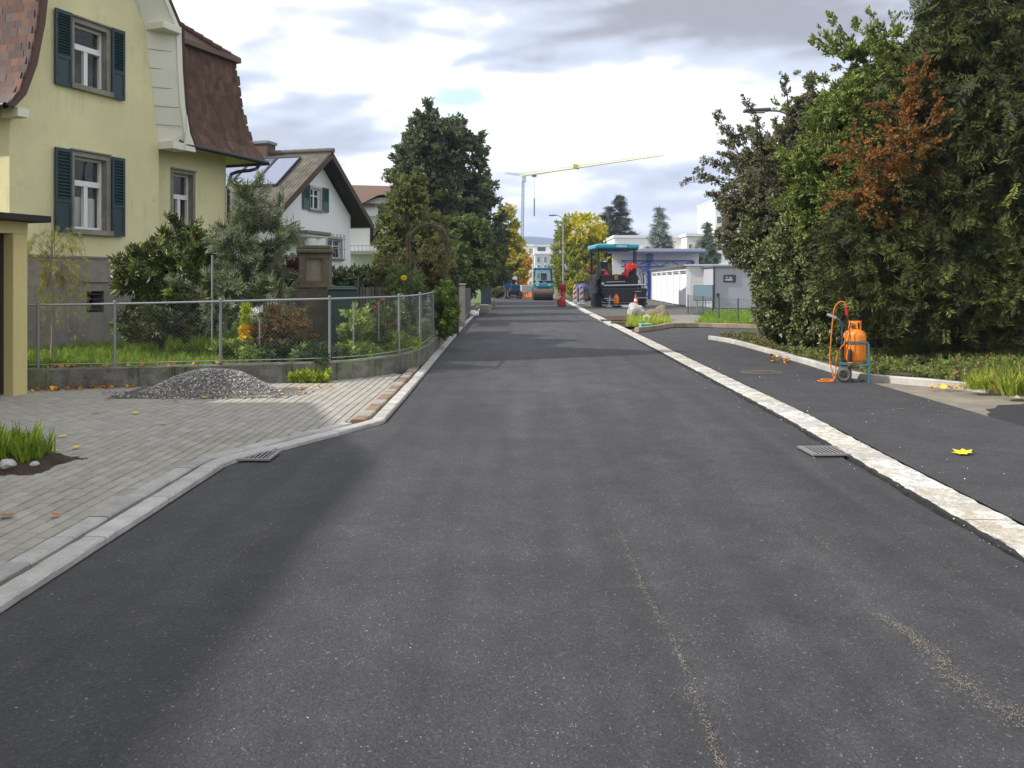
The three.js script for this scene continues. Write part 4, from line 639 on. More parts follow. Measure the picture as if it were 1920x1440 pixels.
  while (pts.length < 12000 && gd0++ < 120000) { const x = rr(5.5, 11), z = rr(-22.8, -11.6); if (!inBed(x, z) || nz(x * 1.3, z * 1.3) < -0.22) continue; (nz(x * 0.8, z * 0.9, 4) > 0.3 ? tufts : pts).push([V(x, 0.1 + rr(0, 0.09) + 0.12 * sst(0, 2.2, x - 6.2), z), UPV]); }
  const gc = new THREE.Group(); gc.name = 'ground_cover'; gc.userData = { kind: 'stuff' }; scene.add(gc);
  scatterLeaves(gc, 'ground_cover_leaves', pts, SP.round, leafMat, [0.05, 0.12], ['#566e30', '#667c38', '#4a6028', '#767e42', '#5c5a38', '#7a6a40'], { out: 0.5, mess: 1 });
  scatterLeaves(gc, 'ground_cover_grass', tufts, SP.blade, leafMat, [0.06, 0.14], ['#6d8430', '#7d8c3a', '#5c7428', '#8a8444'], { out: 1.6, mess: 0.35, lum: 0.8 });
  for (const [px, py, n, s, lab] of [[1856, 731, 34, 0.26, 'bright green grass tuft overhanging the bed kerb'], [1926, 742, 34, 0.28, 'yellow green grass tuft by the right edge of the driveway']]) { const g = gd(px, py, 0.1), T = thing('grass_tuft', lab, 'grass', [g.x, 0.09, g.z - 0.2]); scatterLeaves(T, 'blades', [...Array(n)].map(() => [V(rr(-0.2, 0.2), 0, rr(-0.12, 0.12)), UPV]), SP.blade, leafMat, [s * 0.7, s * 1.2], ['#8aa636', '#7b9a2e', '#a0ac3e', '#b0a83c'], { out: 1.4, mess: 0.5, lum: 0.75 }); }
}
// garden on the left
{
  let f = V(-6.3, 0.24, -15.3);
  tree('rhododendron', 'broad dark evergreen rhododendron bush in front of the yellow house', 'shrub', f, { r: 0.04, h: 1.5, limbs: 16, blobs: local(f, [[315, 505, 15.3, 150, 120, 0.7], [258, 515, 15.1, 80, 120, 0.45], [362, 470, 15.5, 90, 90, 0.5], [330, 590, 15.0, 170, 80, 0.6], [290, 610, 15.2, 130, 60, 0.5], [375, 540, 15.2, 80, 120, 0.5]]), sprays: [40, 0.2], crowns: [{ n: 4200, geo: SP.lance, mat: glossLeaf, size: [0.1, 0.18], pal: ['#46562a', '#53632c', '#3a4a26', '#64742f', '#78843a'], gap: -0.04, freq: 2.6, depth: 0.6, lump: 0.45, up: 0.6, lum: 0.9 }, { n: 40, geo: SP.round, size: [0.06, 0.1], pal: ['#b8741f', '#c89026'], depth: 0.2, lum: 0.7 }] });
  f = V(-4.75, 0.24, -15.0);
  tree('silver_shrub', 'tall silvery narrow leaved shrub beside the rhododendron', 'shrub', f, { r: 0.04, h: 2.4, limbs: 12, bark: barkPale, blobs: local(f, [[470, 490, 15, 140, 170, 0.6], [430, 560, 14.6, 130, 150, 0.5], [500, 450, 15.2, 100, 110, 0.45], [462, 390, 15, 44, 90, 0.2], [440, 450, 15, 90, 100, 0.4], [490, 560, 14.6, 110, 120, 0.45]]), sprays: [34, 0.3], crowns: [{ n: 3300, geo: SP.narrow, size: [0.1, 0.17], pal: ['#6d765a', '#80886c', '#5c6648', '#4e5c3a', '#8d957a', '#56682e'], gap: 0.06, freq: 3.0, depth: 0.85, lump: 0.45, up: 0.5 }] });
  f = V(-7.55, 0.24, -14.0); // weeping birch-like plant with hanging twigs
  { const T = thing('weeping_tree', 'small weeping tree with yellowing leaves behind the fence by the garage', 'tree', [f.x, f.y, f.z]); part(T, 'trunk', taper([[0, 0, 0], [0.03, 0.8, 0], [-0.04, 1.5, 0], [0.02, 2.0, 0.02]], [0.03, 0.024, 0.018, 0.008]), barkPale);
    const tw = [], lf = []; for (let i = 0; i < 46; i++) { const a = rr(0, 6.28), R = rr(0.12, 0.62), y0 = rr(1.35, 2.1), y1 = rr(0.25, 1.3), c = [V(0, y0 - 0.15, 0), V(Math.cos(a) * R * 0.6, y0 + 0.12, Math.sin(a) * R * 0.5), V(Math.cos(a) * R, y0 - 0.2, Math.sin(a) * R * 0.8), V(Math.cos(a) * R * 1.05 + rr(-0.05, 0.05), y1, Math.sin(a) * R * 0.85)]; tw.push(taper(c, [0.007, 0.005, 0.003, 0.0015], 4)); const cv = new THREE.CatmullRomCurve3(c); for (let k = 0; k < 20; k++) { const t = rr(0.3, 1); lf.push([cv.getPoint(t).add(V(rr(-0.03, 0.03), 0, rr(-0.03, 0.03))), V(0, -1, 0)]); } }
    part(T, 'hanging_twigs', tw, barkPale, { kind: 'stuff' }); scatterLeaves(T, 'crown', lf, SP.narrow, leafMat, [0.04, 0.085], ['#9a9a48', '#aaa040', '#7f8a40', '#b0a54c', '#8d9550'], { out: 0.8, mess: 0.5, lum: 0.9 }); }
  const stake = (px, py0, py1, D, lab, r = 0.012) => { const a = at(px, py1, D), b = at(px, py0, D); return single('plant_stake', lab, 'stake', [bar([0, 0, 0], [0, b.y - a.y, 0], r, 8), cyl(r * 1.3, r * 1.3, 0.02, [0, b.y - a.y, 0])], mat('#8a8d8c', 0.6), [a.x, a.y, a.z]); };
  f = at(462, 640, 13.7); f.y = 0.24;
  { const T = thing('yellow_climber', 'thin climbing plant with bright yellow leaves tied up at the fence', 'plant', [f.x, f.y, f.z]); part(T, 'stem', taper([[0, 0, 0], [0.02, 0.5, 0], [0, 0.95, 0]], [0.01, 0.008, 0.004], 5), barkPale); scatterLeaves(T, 'leaves', [...Array(200)].map(() => { const t = rr(0.12, 1.0); return [V(rr(-0.1, 0.1) * (1.1 - t * 0.6), t * 0.98, rr(-0.08, 0.08)), null, 1, t > 0.62 ? '#93a52c' : null]; }), SP.round, leafMat, [0.06, 0.12], ['#d8b81c', '#c9a51a', '#e0c42a', '#b39a20'], { up: -0.3 }); }
  const shrub = (name, lab, px, py, D, w, h, n, geo, size, pal, o = {}) => { const p = at(px, py, D), g = V(p.x, 0.24, p.z), a = w / 2 / F * D, b = h / 2 / F * D; return tree(name, lab, o.cat ?? 'shrub', g, { r: 0.014, h: p.y + b - 0.24, limbs: 6, blobs: [[0, p.y - 0.24, 0, a, b, o.dep ?? a], [a * 0.4, p.y - 0.24 - b * 0.3, 0.1, a * 0.6, b * 0.6, a * 0.5], [-a * 0.4, p.y - 0.24 - b * 0.2, 0, a * 0.6, b * 0.6, a * 0.5]], crowns: [{ n, geo, size, pal, gap: -0.1, freq: 2.6, depth: 0.7, lump: 0.4, up: 0.4, ...o }] }); };
  shrub('brown_shrub', 'russet brown shrub behind the chain-link fence', 530, 620, 13.9, 110, 90, 1300, SP.small, [0.08, 0.15], ['#6b5530', '#7a5a2c', '#5a4a2a', '#6a6434']);
  shrub('bergenia', 'dark green broad leaved clump at the foot of the fence', 560, 660, 13.55, 150, 44, 500, SP.lance, [0.1, 0.17], ['#33502c', '#2c4630', '#456436', '#54703a'], { dep: 0.25 });
  shrub('low_herbs', 'light green herbs behind the fence beside the galvanized middle post', 665, 660, 14.3, 90, 32, 420, SP.round, [0.08, 0.15], ['#5f8230', '#76963a', '#4b6e2a'], { dep: 0.3, cat: 'plant' });
  shrub('low_herbs', 'leafy herbs at the wall foot behind the silvery shrub', 455, 655, 13.4, 110, 36, 420, SP.round, [0.08, 0.14], ['#6a8634', '#587a2c', '#8a9a48'], { dep: 0.25, cat: 'plant' });
  const rose = (px, py, D, w, h, lab, reds) => { const T = shrub('rose_bush', lab, px, py, D, w, h, 420, SP.round, [0.07, 0.12], ['#4d6a2e', '#5e7a34', '#3f5828', '#74804a']); const wp = T.position, m = mat('#b8322e', 0.7); for (const [rx, ry] of reds) { const p = at(rx, ry, D - 0.35), F2 = part(T, 'rose_flower', [0, 1, 2, 3, 4, 5].map((k) => ball(0.028, [Math.cos(k * 1.05) * 0.02, 0.01 * (k & 1), Math.sin(k * 1.05) * 0.02], [1, 0.75, 1], 7)), m); F2.position.set(p.x - wp.x, p.y - wp.y, p.z - wp.z); } };
  rose(720, 600, 15.6, 100, 90, 'rose bush with red flowers behind the curved fence', [[718, 563], [685, 619], [722, 610], [741, 607], [703, 578]]);
  rose(770, 600, 17.6, 70, 80, 'smaller rose bush with red flowers near the end of the fence', [[766, 593], [777, 586]]);
  shrub('tall_herb', 'upright green herb with pale leaves in front of the green bin', 668, 610, 14.6, 60, 80, 260, SP.broad, [0.08, 0.14], ['#7b9448', '#64823a', '#90a258'], { cat: 'plant' });
  shrub('yellow_green_bush', 'yellow green low bush behind the curved fence', 738, 642, 15.7, 80, 40, 520, SP.small, [0.1, 0.16], ['#8aa034', '#7a9432', '#9aa83a']);
  stake(663, 570, 662, 14.2, 'thin grey plant stake beside the galvanized middle post'); stake(710, 565, 640, 15.2, 'thin grey plant stake among the roses'); stake(487, 600, 670, 13.5, 'short grey plant stake under the silvery shrub'); stake(398, 480, 640, 14.1, 'tall pale cane between rhododendron and silvery shrub', 0.016);
  shrub('fence_vine', 'green climber overgrowing the end of the chain-link fence', 835, 580, 19.6, 46, 100, 1500, SP.round, [0.1, 0.18], ['#50702c', '#64843a', '#7d9040', '#3f5c24'], { dep: 0.6, cat: 'creeper' });
  shrub('red_leaved_shrub', 'dark red leaved shrub behind the wooden fence', 538, 515, 18.6, 74, 70, 1500, SP.small, [0.1, 0.17], ['#4d2a24', '#5a302a', '#3f2622', '#5e3a30']);
  shrub('flowering_perennial', 'tall perennial with a single yellow flower behind the curved fence', 760, 545, 17.2, 70, 100, 420, SP.narrow, [0.12, 0.2], ['#56683a', '#667a42', '#4a5c30'], { cat: 'plant' });
  { const p = at(757, 521, 16.8); const T = thing('yellow_flower', 'bright yellow flower head on the tall perennial', 'flower', [p.x, p.y, p.z]); part(T, 'petals', [...Array(10).keys()].map((k) => ball(0.03, [Math.cos(k * 0.63) * 0.035, Math.sin(k * 0.63) * 0.035, 0], [1, 0.6, 0.3], 6)), mat('#d8b410', 0.7)); part(T, 'flower_centre', ball(0.02, [0, 0, 0.012], [1, 1, 0.6], 8), mat('#8a6a14', 0.8)); part(T, 'stalk', bar([0, -0.02, -0.01], [0.03, -0.7, -0.05], 0.006), mat('#5f7436', 0.8)); }
  shrub('back_hedge', 'dark hedge beyond the green bin under the white house', 660, 535, 27, 170, 70, 2600, SP.small, [0.14, 0.24], ['#34492a', '#405530', '#2c3f24'], { dep: 0.8 });
  shrub('meadow_shrub', 'brownish green overgrown shrub under the rose arch', 785, 510, 24, 150, 90, 2600, SP.small, [0.14, 0.24], ['#55592f', '#646236', '#4a5028', '#6e5e3c'], { dep: 0.9 });
  // lawn blades
  const pts = []; let g0 = 0; while (pts.length < 11000 && g0++ < 60000) { const u = rr(30, 830), v = rr(600, 690), p = gd(u, v, 0.24); if (p.z > -12.4 - (u > 640 ? (u - 640) * 0.012 : 0) * 1 || p.z < -26 || nz(p.x * 2, p.z * 2) < -0.35) continue; const w = wallPath.find((q) => CX + F * q.x / -q.z > u); if (w && p.z > w.z - 0.22) continue; pts.push([p, UPV]); }
  const gr = new THREE.Group(); gr.name = 'lawn_grass'; gr.userData = { kind: 'stuff' }; scene.add(gr);
  scatterLeaves(gr, 'lawn_blades', pts, SP.blade, leafMat, [0.07, 0.16], ['#6f9a26', '#7fa62c', '#5f8a22', '#86a434'], { out: 1.6, mess: 0.3, lum: 0.75 });
  const p2 = []; for (let i = 0; i < 3800; i++) { const p = gd(rr(1255, 1420), rr(585, 611), 0.02); if (p.x > 6.2 + (-p.z - 29) * 0.26) p2.push([p, UPV]); }
  scatterLeaves(gr, 'lawn_blades', p2, SP.blade, leafMat, [0.1, 0.2], ['#6f9a26', '#7fa62c', '#5f8a22', '#86a434'], { out: 1.6, mess: 0.3, lum: 0.75 });
  // weeds at the wall foot
  for (const [px, py, w, h, n, lab] of [[578, 716, 70, 24, 190, 'bright green weeds at the wall foot beside the gravel heap'], [642, 706, 22, 22, 60, 'small green weed at the wall foot right of the larger clump']]) { const g = gd(px, py + 4); const T = thing('weed_clump', lab, 'plant', [g.x, 0.02, g.z]), a = w / 2 / F * -g.z; scatterLeaves(T, 'leaves', [...Array(n)].map(() => [V(rr(-a, a), rr(0.0, 0.16) * (1 - Math.abs(rr(-0.5, 0.5))), rr(-0.14, 0.02)), UPV]), SP.broad, leafMat, [0.06, 0.11], ['#7d9a34', '#93a83c', '#647f2c', '#a3a83a'], {}); }
  // grass patch with soil on the forecourt
  { const c = gd(20, 872), T = thing('grass_patch', 'earth patch with long grass on the grey paving at the left edge', 'planting', [c.x - 0.3, 0, c.z]);
    const hm = (x, z) => { const d = Math.hypot(x / 0.95, z / 0.55); return 0.12 * sst(1.0, 0.35, d + 0.25 * nz(x * 3, z * 3)) + 0.02 * nz(x * 9, z * 9) - 0.01; }, rows = []; for (let j = 0; j <= 22; j++) { const r = []; for (let i = 0; i <= 34; i++) { const x = lerp(-1.1, 1.1, i / 34), z = lerp(-0.7, 0.7, j / 22); r.push(V(x, hm(x, z) + 0.012, z)); } rows.push(r); }
    part(T, 'soil', loft(rows), mat('#b8a890', 0.95, { map: soilMap, bumpMap: roughRelief, bumpScale: 0.02 }));
    const b = []; for (let i = 0; i < 1000; i++) { const x = rr(-1, 0.55), z = rr(-0.6, 0.25); if (hm(x, z) > 0.05 && z < 0.28 - x * 0.1) b.push([V(x, hm(x, z), z), UPV]); } scatterLeaves(T, 'grass_blades', b, SP.blade, leafMat, [0.08, 0.23], ['#6c9420', '#7da428', '#5c841e', '#8aa838'], { out: 1.5, mess: 0.4, lum: 0.75 });
    for (const [x, z, r] of [[0.45, 0.3, 0.07], [0.62, 0.22, 0.04], [0.28, 0.4, 0.04], [-0.1, 0.42, 0.05]]) { const s = new THREE.IcosahedronGeometry(r, 1), q = s.attributes.position; for (let i = 0; i < q.count; i++) { const k = 1 + 0.3 * nz(q.getX(i) * 20 + x * 9, q.getY(i) * 20, q.getZ(i) * 20); q.setXYZ(i, q.getX(i) * k, q.getY(i) * k * 0.6, q.getZ(i) * k); } s.computeVertexNormals(); part(T, 'stone', flat(s.translate(x, hm(x, z) + r * 0.3, z)), graniteC); } }
}
// street trees in the middle distance
{
  let f = V(-4.3, 0.2, -50);
  tree('tall_street_tree', 'tall dark green tree with open crown standing above the gardens', 'tree', f, { r: 0.3, h: 11.5, limbs: 26, sprays: [60, 0.35], blobs: local(f, [[818, 270, 50, 130, 120, 2], [860, 300, 50, 100, 110, 1.8], [790, 330, 50, 120, 130, 2], [880, 370, 50, 100, 120, 1.8], [830, 380, 51, 160, 120, 2.2], [775, 410, 50, 100, 120, 1.8], [890, 450, 50, 110, 120, 1.8], [850, 470, 49, 150, 130, 2], [800, 480, 50, 130, 110, 1.8], [905, 510, 49, 70, 70, 1.2]]), crowns: [{ n: 13500, geo: SP.small, size: [0.3, 0.52], pal: ['#465036', '#404a32', '#4e5a38', '#57633c'], gap: -0.02, freq: 1.0, depth: 0.5, lump: 0.28, floor: 1.2, lum: 1.35 }] });
  f = V(-4.0, 0.2, -33);
  tree('birch_tree', 'slender yellowing birch in front of the tall tree', 'tree', f, { r: 0.1, h: 5.2, limbs: 12, bark: barkPale, sprays: [40, 0.5], blobs: local(f, [[770, 420, 33, 90, 160, 0.9], [750, 470, 33, 100, 130, 0.9], [800, 460, 33, 80, 120, 0.8], [765, 370, 33, 60, 80, 0.6], [745, 520, 32, 90, 60, 0.8]]), crowns: [{ n: 7000, geo: SP.small, size: [0.16, 0.27], pal: ['#66703a', '#5a6634', '#70763c', '#7c7c38', '#525e30'], gap: -0.04, freq: 1.5, depth: 0.6, lump: 0.4, up: -0.3 }, { n: 200, geo: SP.round, size: [0.07, 0.12], pal: ['#a8982a', '#988a2a'], depth: 0.25, lump: 0.4 }] });
  f = V(-2.4, 0.2, -40);
  tree('garden_bush', 'rounded fresh green bush above the street fence', 'shrub', f, { r: 0.12, h: 3.6, limbs: 8, blobs: local(f, [[880, 460, 40, 90, 110, 1.1], [870, 510, 39, 110, 90, 1.2], [905, 490, 41, 60, 80, 0.8], [850, 440, 40, 60, 60, 0.8]]), crowns: [{ n: 5200, geo: SP.small, size: [0.2, 0.32], pal: ['#546a34', '#607638', '#46582c'], gap: -0.15, depth: 0.4, lump: 0.35 }] });
  f = V(-1.9, 0.1, -64);
  tree('street_tree', 'dark leaved street tree above the grey cabinet', 'tree', f, { r: 0.14, h: 4.6, limbs: 10, blobs: local(f, [[920, 470, 64, 60, 80, 1.4], [928, 510, 63, 60, 50, 1.3], [905, 500, 64, 40, 60, 1.2]]), crowns: [{ n: 3400, geo: SP.small, size: [0.26, 0.44], pal: ['#3d5328', '#46602c', '#33482a'], gap: -0.1, freq: 0.9 }] });
  f = V(-0.4, 0.1, -86);
  tree('yellow_street_tree', 'yellow autumn tree left of the crane mast', 'tree', f, { r: 0.16, h: 6.5, limbs: 12, blobs: local(f, [[950, 420, 86, 44, 70, 1.2], [955, 470, 86, 60, 70, 1.6], [968, 500, 85, 40, 60, 1.2], [940, 500, 86, 50, 60, 1.3]]), crowns: [{ n: 4200, geo: SP.small, size: [0.3, 0.5], pal: ['#a3a032', '#8a9430', '#bda92c', '#75862c', '#c4b048'], gap: -0.1, freq: 0.8, depth: 0.6 }] });
  f = V(0.9, 0.1, -104);
  tree('golden_shrub', 'golden orange shrub beside the far apartment block', 'shrub', f, { r: 0.1, h: 3.4, limbs: 5, blobs: local(f, [[984, 492, 104, 24, 34, 0.8], [976, 520, 104, 26, 40, 0.9]]), crowns: [{ n: 1300, geo: SP.small, size: [0.3, 0.46], pal: ['#c79a18', '#b98416', '#d0a820'] }] });
  f = V(6.6, 0, -80);
  tree('globe_tree', 'round topped tree with golden yellow foliage beside the paving machine', 'tree', f, { r: 0.2, h: 6.4, limbs: 18, blobs: local(f, [[1090, 440, 80, 96, 80, 2.2], [1066, 480, 80, 60, 90, 1.6], [1116, 480, 80, 60, 90, 1.6], [1090, 500, 79, 110, 80, 2.2], [1090, 530, 79, 100, 40, 2]]), crowns: [{ n: 7000, geo: SP.small, size: [0.28, 0.46], pal: ['#7e8424', '#6c7622', '#5c6a22', '#8c8a24'], paint: (p) => (nz(p.x * 0.5, p.y * 0.4, 3) + (p.y - 4.4) * 0.16 + p.x * 0.1 > rr(-0.2, 0.5) ? ['#a8a01c', '#b8aa1e', '#98982a'][(rnd() * 3) | 0] : null), gap: -0.08, freq: 0.9, depth: 0.4, lump: 0.22, up: 0.5, lum: 1.25 }] });
  f = V(6.9, 0, -72);
  tree('red_hedge', 'reddish brown autumn hedge left of the paving machine', 'hedge', f, { r: 0.05, h: 1.6, limbs: 4, blobs: local(f, [[1104, 525, 72, 30, 50, 0.8], [1112, 548, 71, 40, 30, 0.9], [1120, 520, 72, 24, 40, 0.7]]), crowns: [{ n: 1800, geo: SP.small, size: [0.2, 0.32], pal: ['#7a4a36', '#8a5a40', '#6a4c34', '#5e5a30'] }] });
  f = V(5.0, 0, -70);
  tree('yellow_shrub', 'small yellow green shrub right of the lamp post', 'shrub', f, { r: 0.04, h: 1.3, limbs: 4, blobs: local(f, [[1092, 520, 70, 22, 20, 0.5], [1072, 540, 70, 26, 30, 0.6]]), crowns: [{ n: 700, geo: SP.small, size: [0.18, 0.3], pal: ['#a8a02a', '#8c9430', '#6e7c30'] }] });
  f = V(0.6, 0.1, -96);
  tree('clipped_hedge', 'low green clipped hedge at the left beyond the blue machine', 'hedge', f, { r: 0.05, h: 1.2, limbs: 3, blobs: local(f, [[955, 540, 96, 40, 20, 1], [930, 548, 80, 34, 18, 1]]), crowns: [{ n: 1500, geo: SP.small, size: [0.2, 0.32], pal: ['#55603a', '#4a5630', '#6a6a3a'] }] });
  // conifers
  const conifer = (name, label, foot, h, R, pal, o = {}) => {
    const T = thing(name, label, 'tree', [foot.x, foot.y, foot.z]); part(T, 'trunk', taper([[0, 0, 0], [0, h * 0.5, 0], [0, h, 0]], [h * 0.018, h * 0.011, 0.02], 7), bark);
    const pts = [], br = []; for (let y = h * (o.from ?? 0.08); y < h * 0.985; y += h * 0.026) { const t = y / h, r = R * (1 - t) ** (o.pow ?? 0.85) * (0.85 + 0.3 * rnd()) + 0.05, n = Math.max(4, Math.round(9 * (1 - t) + 3)); for (let k = 0; k < n; k++) { const a = rr(0, 6.28), rk = r * rr(0.75, 1.12), lift = (o.lift ?? -0.18) * rk, e = V(Math.cos(a) * rk, y + lift + 0.1 * rk, Math.sin(a) * rk), m = V(Math.cos(a) * rk * 0.55, y + lift * 0.9, Math.sin(a) * rk * 0.55); br.push(taper([V(0, y, 0), m, e], [0.03, 0.02, 0.008], 4)); const dir = V(Math.cos(a), o.droop ?? -0.15, Math.sin(a)); const m2 = Math.max(4, Math.round(rk * 9)); for (let q = 0; q < m2; q++) { const s = rr(0.25, 1), p = s < 0.55 ? V(0, y, 0).lerp(m, s / 0.55) : m.clone().lerp(e, (s - 0.55) / 0.45), sd = rr(-0.3, 0.3) * rk * (1.2 - s); pts.push([p.add(V(-Math.sin(a) * sd, rr(-0.12, 0.06), Math.cos(a) * sd)), dir]); } } }
    part(T, 'branches', br, bark, { kind: 'stuff' }); scatterLeaves(T, 'needles', pts, SP.tuft, needleMat, o.size ?? [0.4, 0.75], pal, { out: 1.2, mess: 0.4 });
  };
  conifer('spruce', 'tall dark spruce rising behind the white hall', at(1155, 528, 130).setY(0), hgt(362, 130), 4.6, ['#3a4636', '#333f30', '#444e3a'], { pow: 0.62, size: [0.6, 1.15] });
  conifer('blue_spruce', 'blue grey spruce behind the white hall', at(1237, 528, 95).setY(0), hgt(384, 95), 2.7, ['#5f7068', '#6f8078', '#52625a', '#7a8a7e'], { pow: 0.8, size: [0.4, 0.75] });
  conifer('young_spruce', 'smaller spruce half hidden by the brownish tree', at(1325, 528, 84).setY(0), hgt(414, 84), 1.9, ['#4f6352', '#5c7060', '#42543f'], { pow: 0.85, size: [0.4, 0.7] });
}
// ---------------------------------------------------------------- chain-link fence on the wall
const galv = mat('#9a9da0', 0.5, { metalness: 0.5 }), galvDull = mat('#8b8d8e', 0.65, { metalness: 0.3 });
const atPx = (path, px) => { let best = path[0], e = 1e9; for (let i = 1; i < path.length; i++) for (let k = 0; k < 8; k++) { const q = path[i - 1].clone().lerp(path[i], k / 8), d = Math.abs(CX + F * q.x / -q.z - px); if (d < e) { e = d; best = q; } } return best; };
{
  const T = thing('chain_link_fence', 'galvanized chain-link fence standing on the low concrete wall', 'fence');
  const mid = wallPath.map((p, i, a) => { const t = a[Math.min(a.length - 1, i + 1)].clone().sub(a[Math.max(0, i - 1)]).normalize(); return V(p.x + t.z * 0.09, 0, p.z - t.x * 0.09); }).filter((p) => -p.z > 12 && -p.z < 20.5 && p.x > -7.3);
  const topY = (p) => 1.215 + 0.028 * sst(-7, -1.5, p.x) * 4 * 0.7 + 0.02 * sst(14, 20, -p.z);
  for (const px of [70, 213, 415, 620, 748, 788, 812]) { const q = atPx(mid, px); part(T, 'post', [cyl(0.021, 0.021, topY(q) - WALLTOP + 0.05, [q.x, (topY(q) + WALLTOP) / 2 + 0.01, q.z], null, 12), ball(0.025, [q.x, topY(q) + 0.035, q.z], [1, 0.6, 1], 10)], galvDull); }
  part(T, 'top_rail', tube(mid.map((p) => V(p.x, topY(p), p.z)), 0.016, 120, 8), galv);
  part(T, 'bottom_wire', tube(mid.map((p) => V(p.x, WALLTOP + 0.05, p.z)), 0.008, 120, 5), galv);
  const L = arc(mid), w = [], pitch = 0.062, H = 0.88; // two families of slanted wires
  for (let s = -H; s < L; s += pitch) for (const dir of [1, -1]) { const a = dir > 0 ? s : s + H, pts = []; for (let k = 0; k <= 4; k++) { const t = k / 4, ss = dir > 0 ? s + t * H : s + H - t * H; if (ss < 0 || ss > L) { pts.push(null); continue; } const q = sub(mid, ss, ss + 0.001, 1)[0]; pts.push(V(q.x, lerp(WALLTOP + 0.05, topY(q) - 0.02, t), q.z + dir * 0.002)); } for (let k = 0; k < 4; k++) if (pts[k] && pts[k + 1]) w.push(bar(pts[k], pts[k + 1], 0.0011, 3)); }
  part(T, 'wire_mesh', w, mat('#77797a', 0.7, { metalness: 0.2 }), { kind: 'stuff' });
}
// gravel heap
{
  const c = gd(400, 737), T = thing('gravel_heap', 'heap of grey gravel lying against the concrete wall', 'gravel', [c.x, 0, c.z]);
  const hm = (x, z) => { const d = Math.hypot((x + 0.02) / 1.05, z / 0.6); return 0.30 * sst(1.03, 0.2, d) * (1 + 0.12 * nz(x * 3, z * 3)) + 0.008 * nz(x * 14, z * 14); }, rows = []; for (let j = 0; j <= 40; j++) { const r = []; for (let i = 0; i <= 70; i++) { const x = lerp(-1.2, 1.2, i / 70), z = lerp(-0.5, 0.66, j / 40); r.push(V(x, hm(x, z) + 0.018, z)); } rows.push(r); }
  part(T, 'heap_body', loft(rows), mat('#b4afaa', 0.95, { map: concreteMap, bumpMap: roughRelief, bumpScale: 0.02 }));
  const pts = []; for (let i = 0; i < 9000; i++) { const x = rr(-1.2, 1.2), z = rr(-0.5, 0.66), h = hm(x, z); if (h > 0.012) pts.push([V(x, h + 0.02, z), UPV]); } for (let i = 0; i < 400; i++) { const a = rr(0, 6.28), r = rr(1, 1.3); pts.push([V(Math.cos(a) * 1.15 * r, 0.026, Math.abs(Math.sin(a)) * 0.62 * r), UPV]); }
  const st = flat(new THREE.IcosahedronGeometry(1, 0)); scatterLeaves(T, 'pebbles', pts, st, mat('#ffffff', 0.9), [0.005, 0.015], ['#7d7976', '#6c6865', '#8e8a86', '#5c5a58', '#a39e98'], { mess: 1.2 });
}
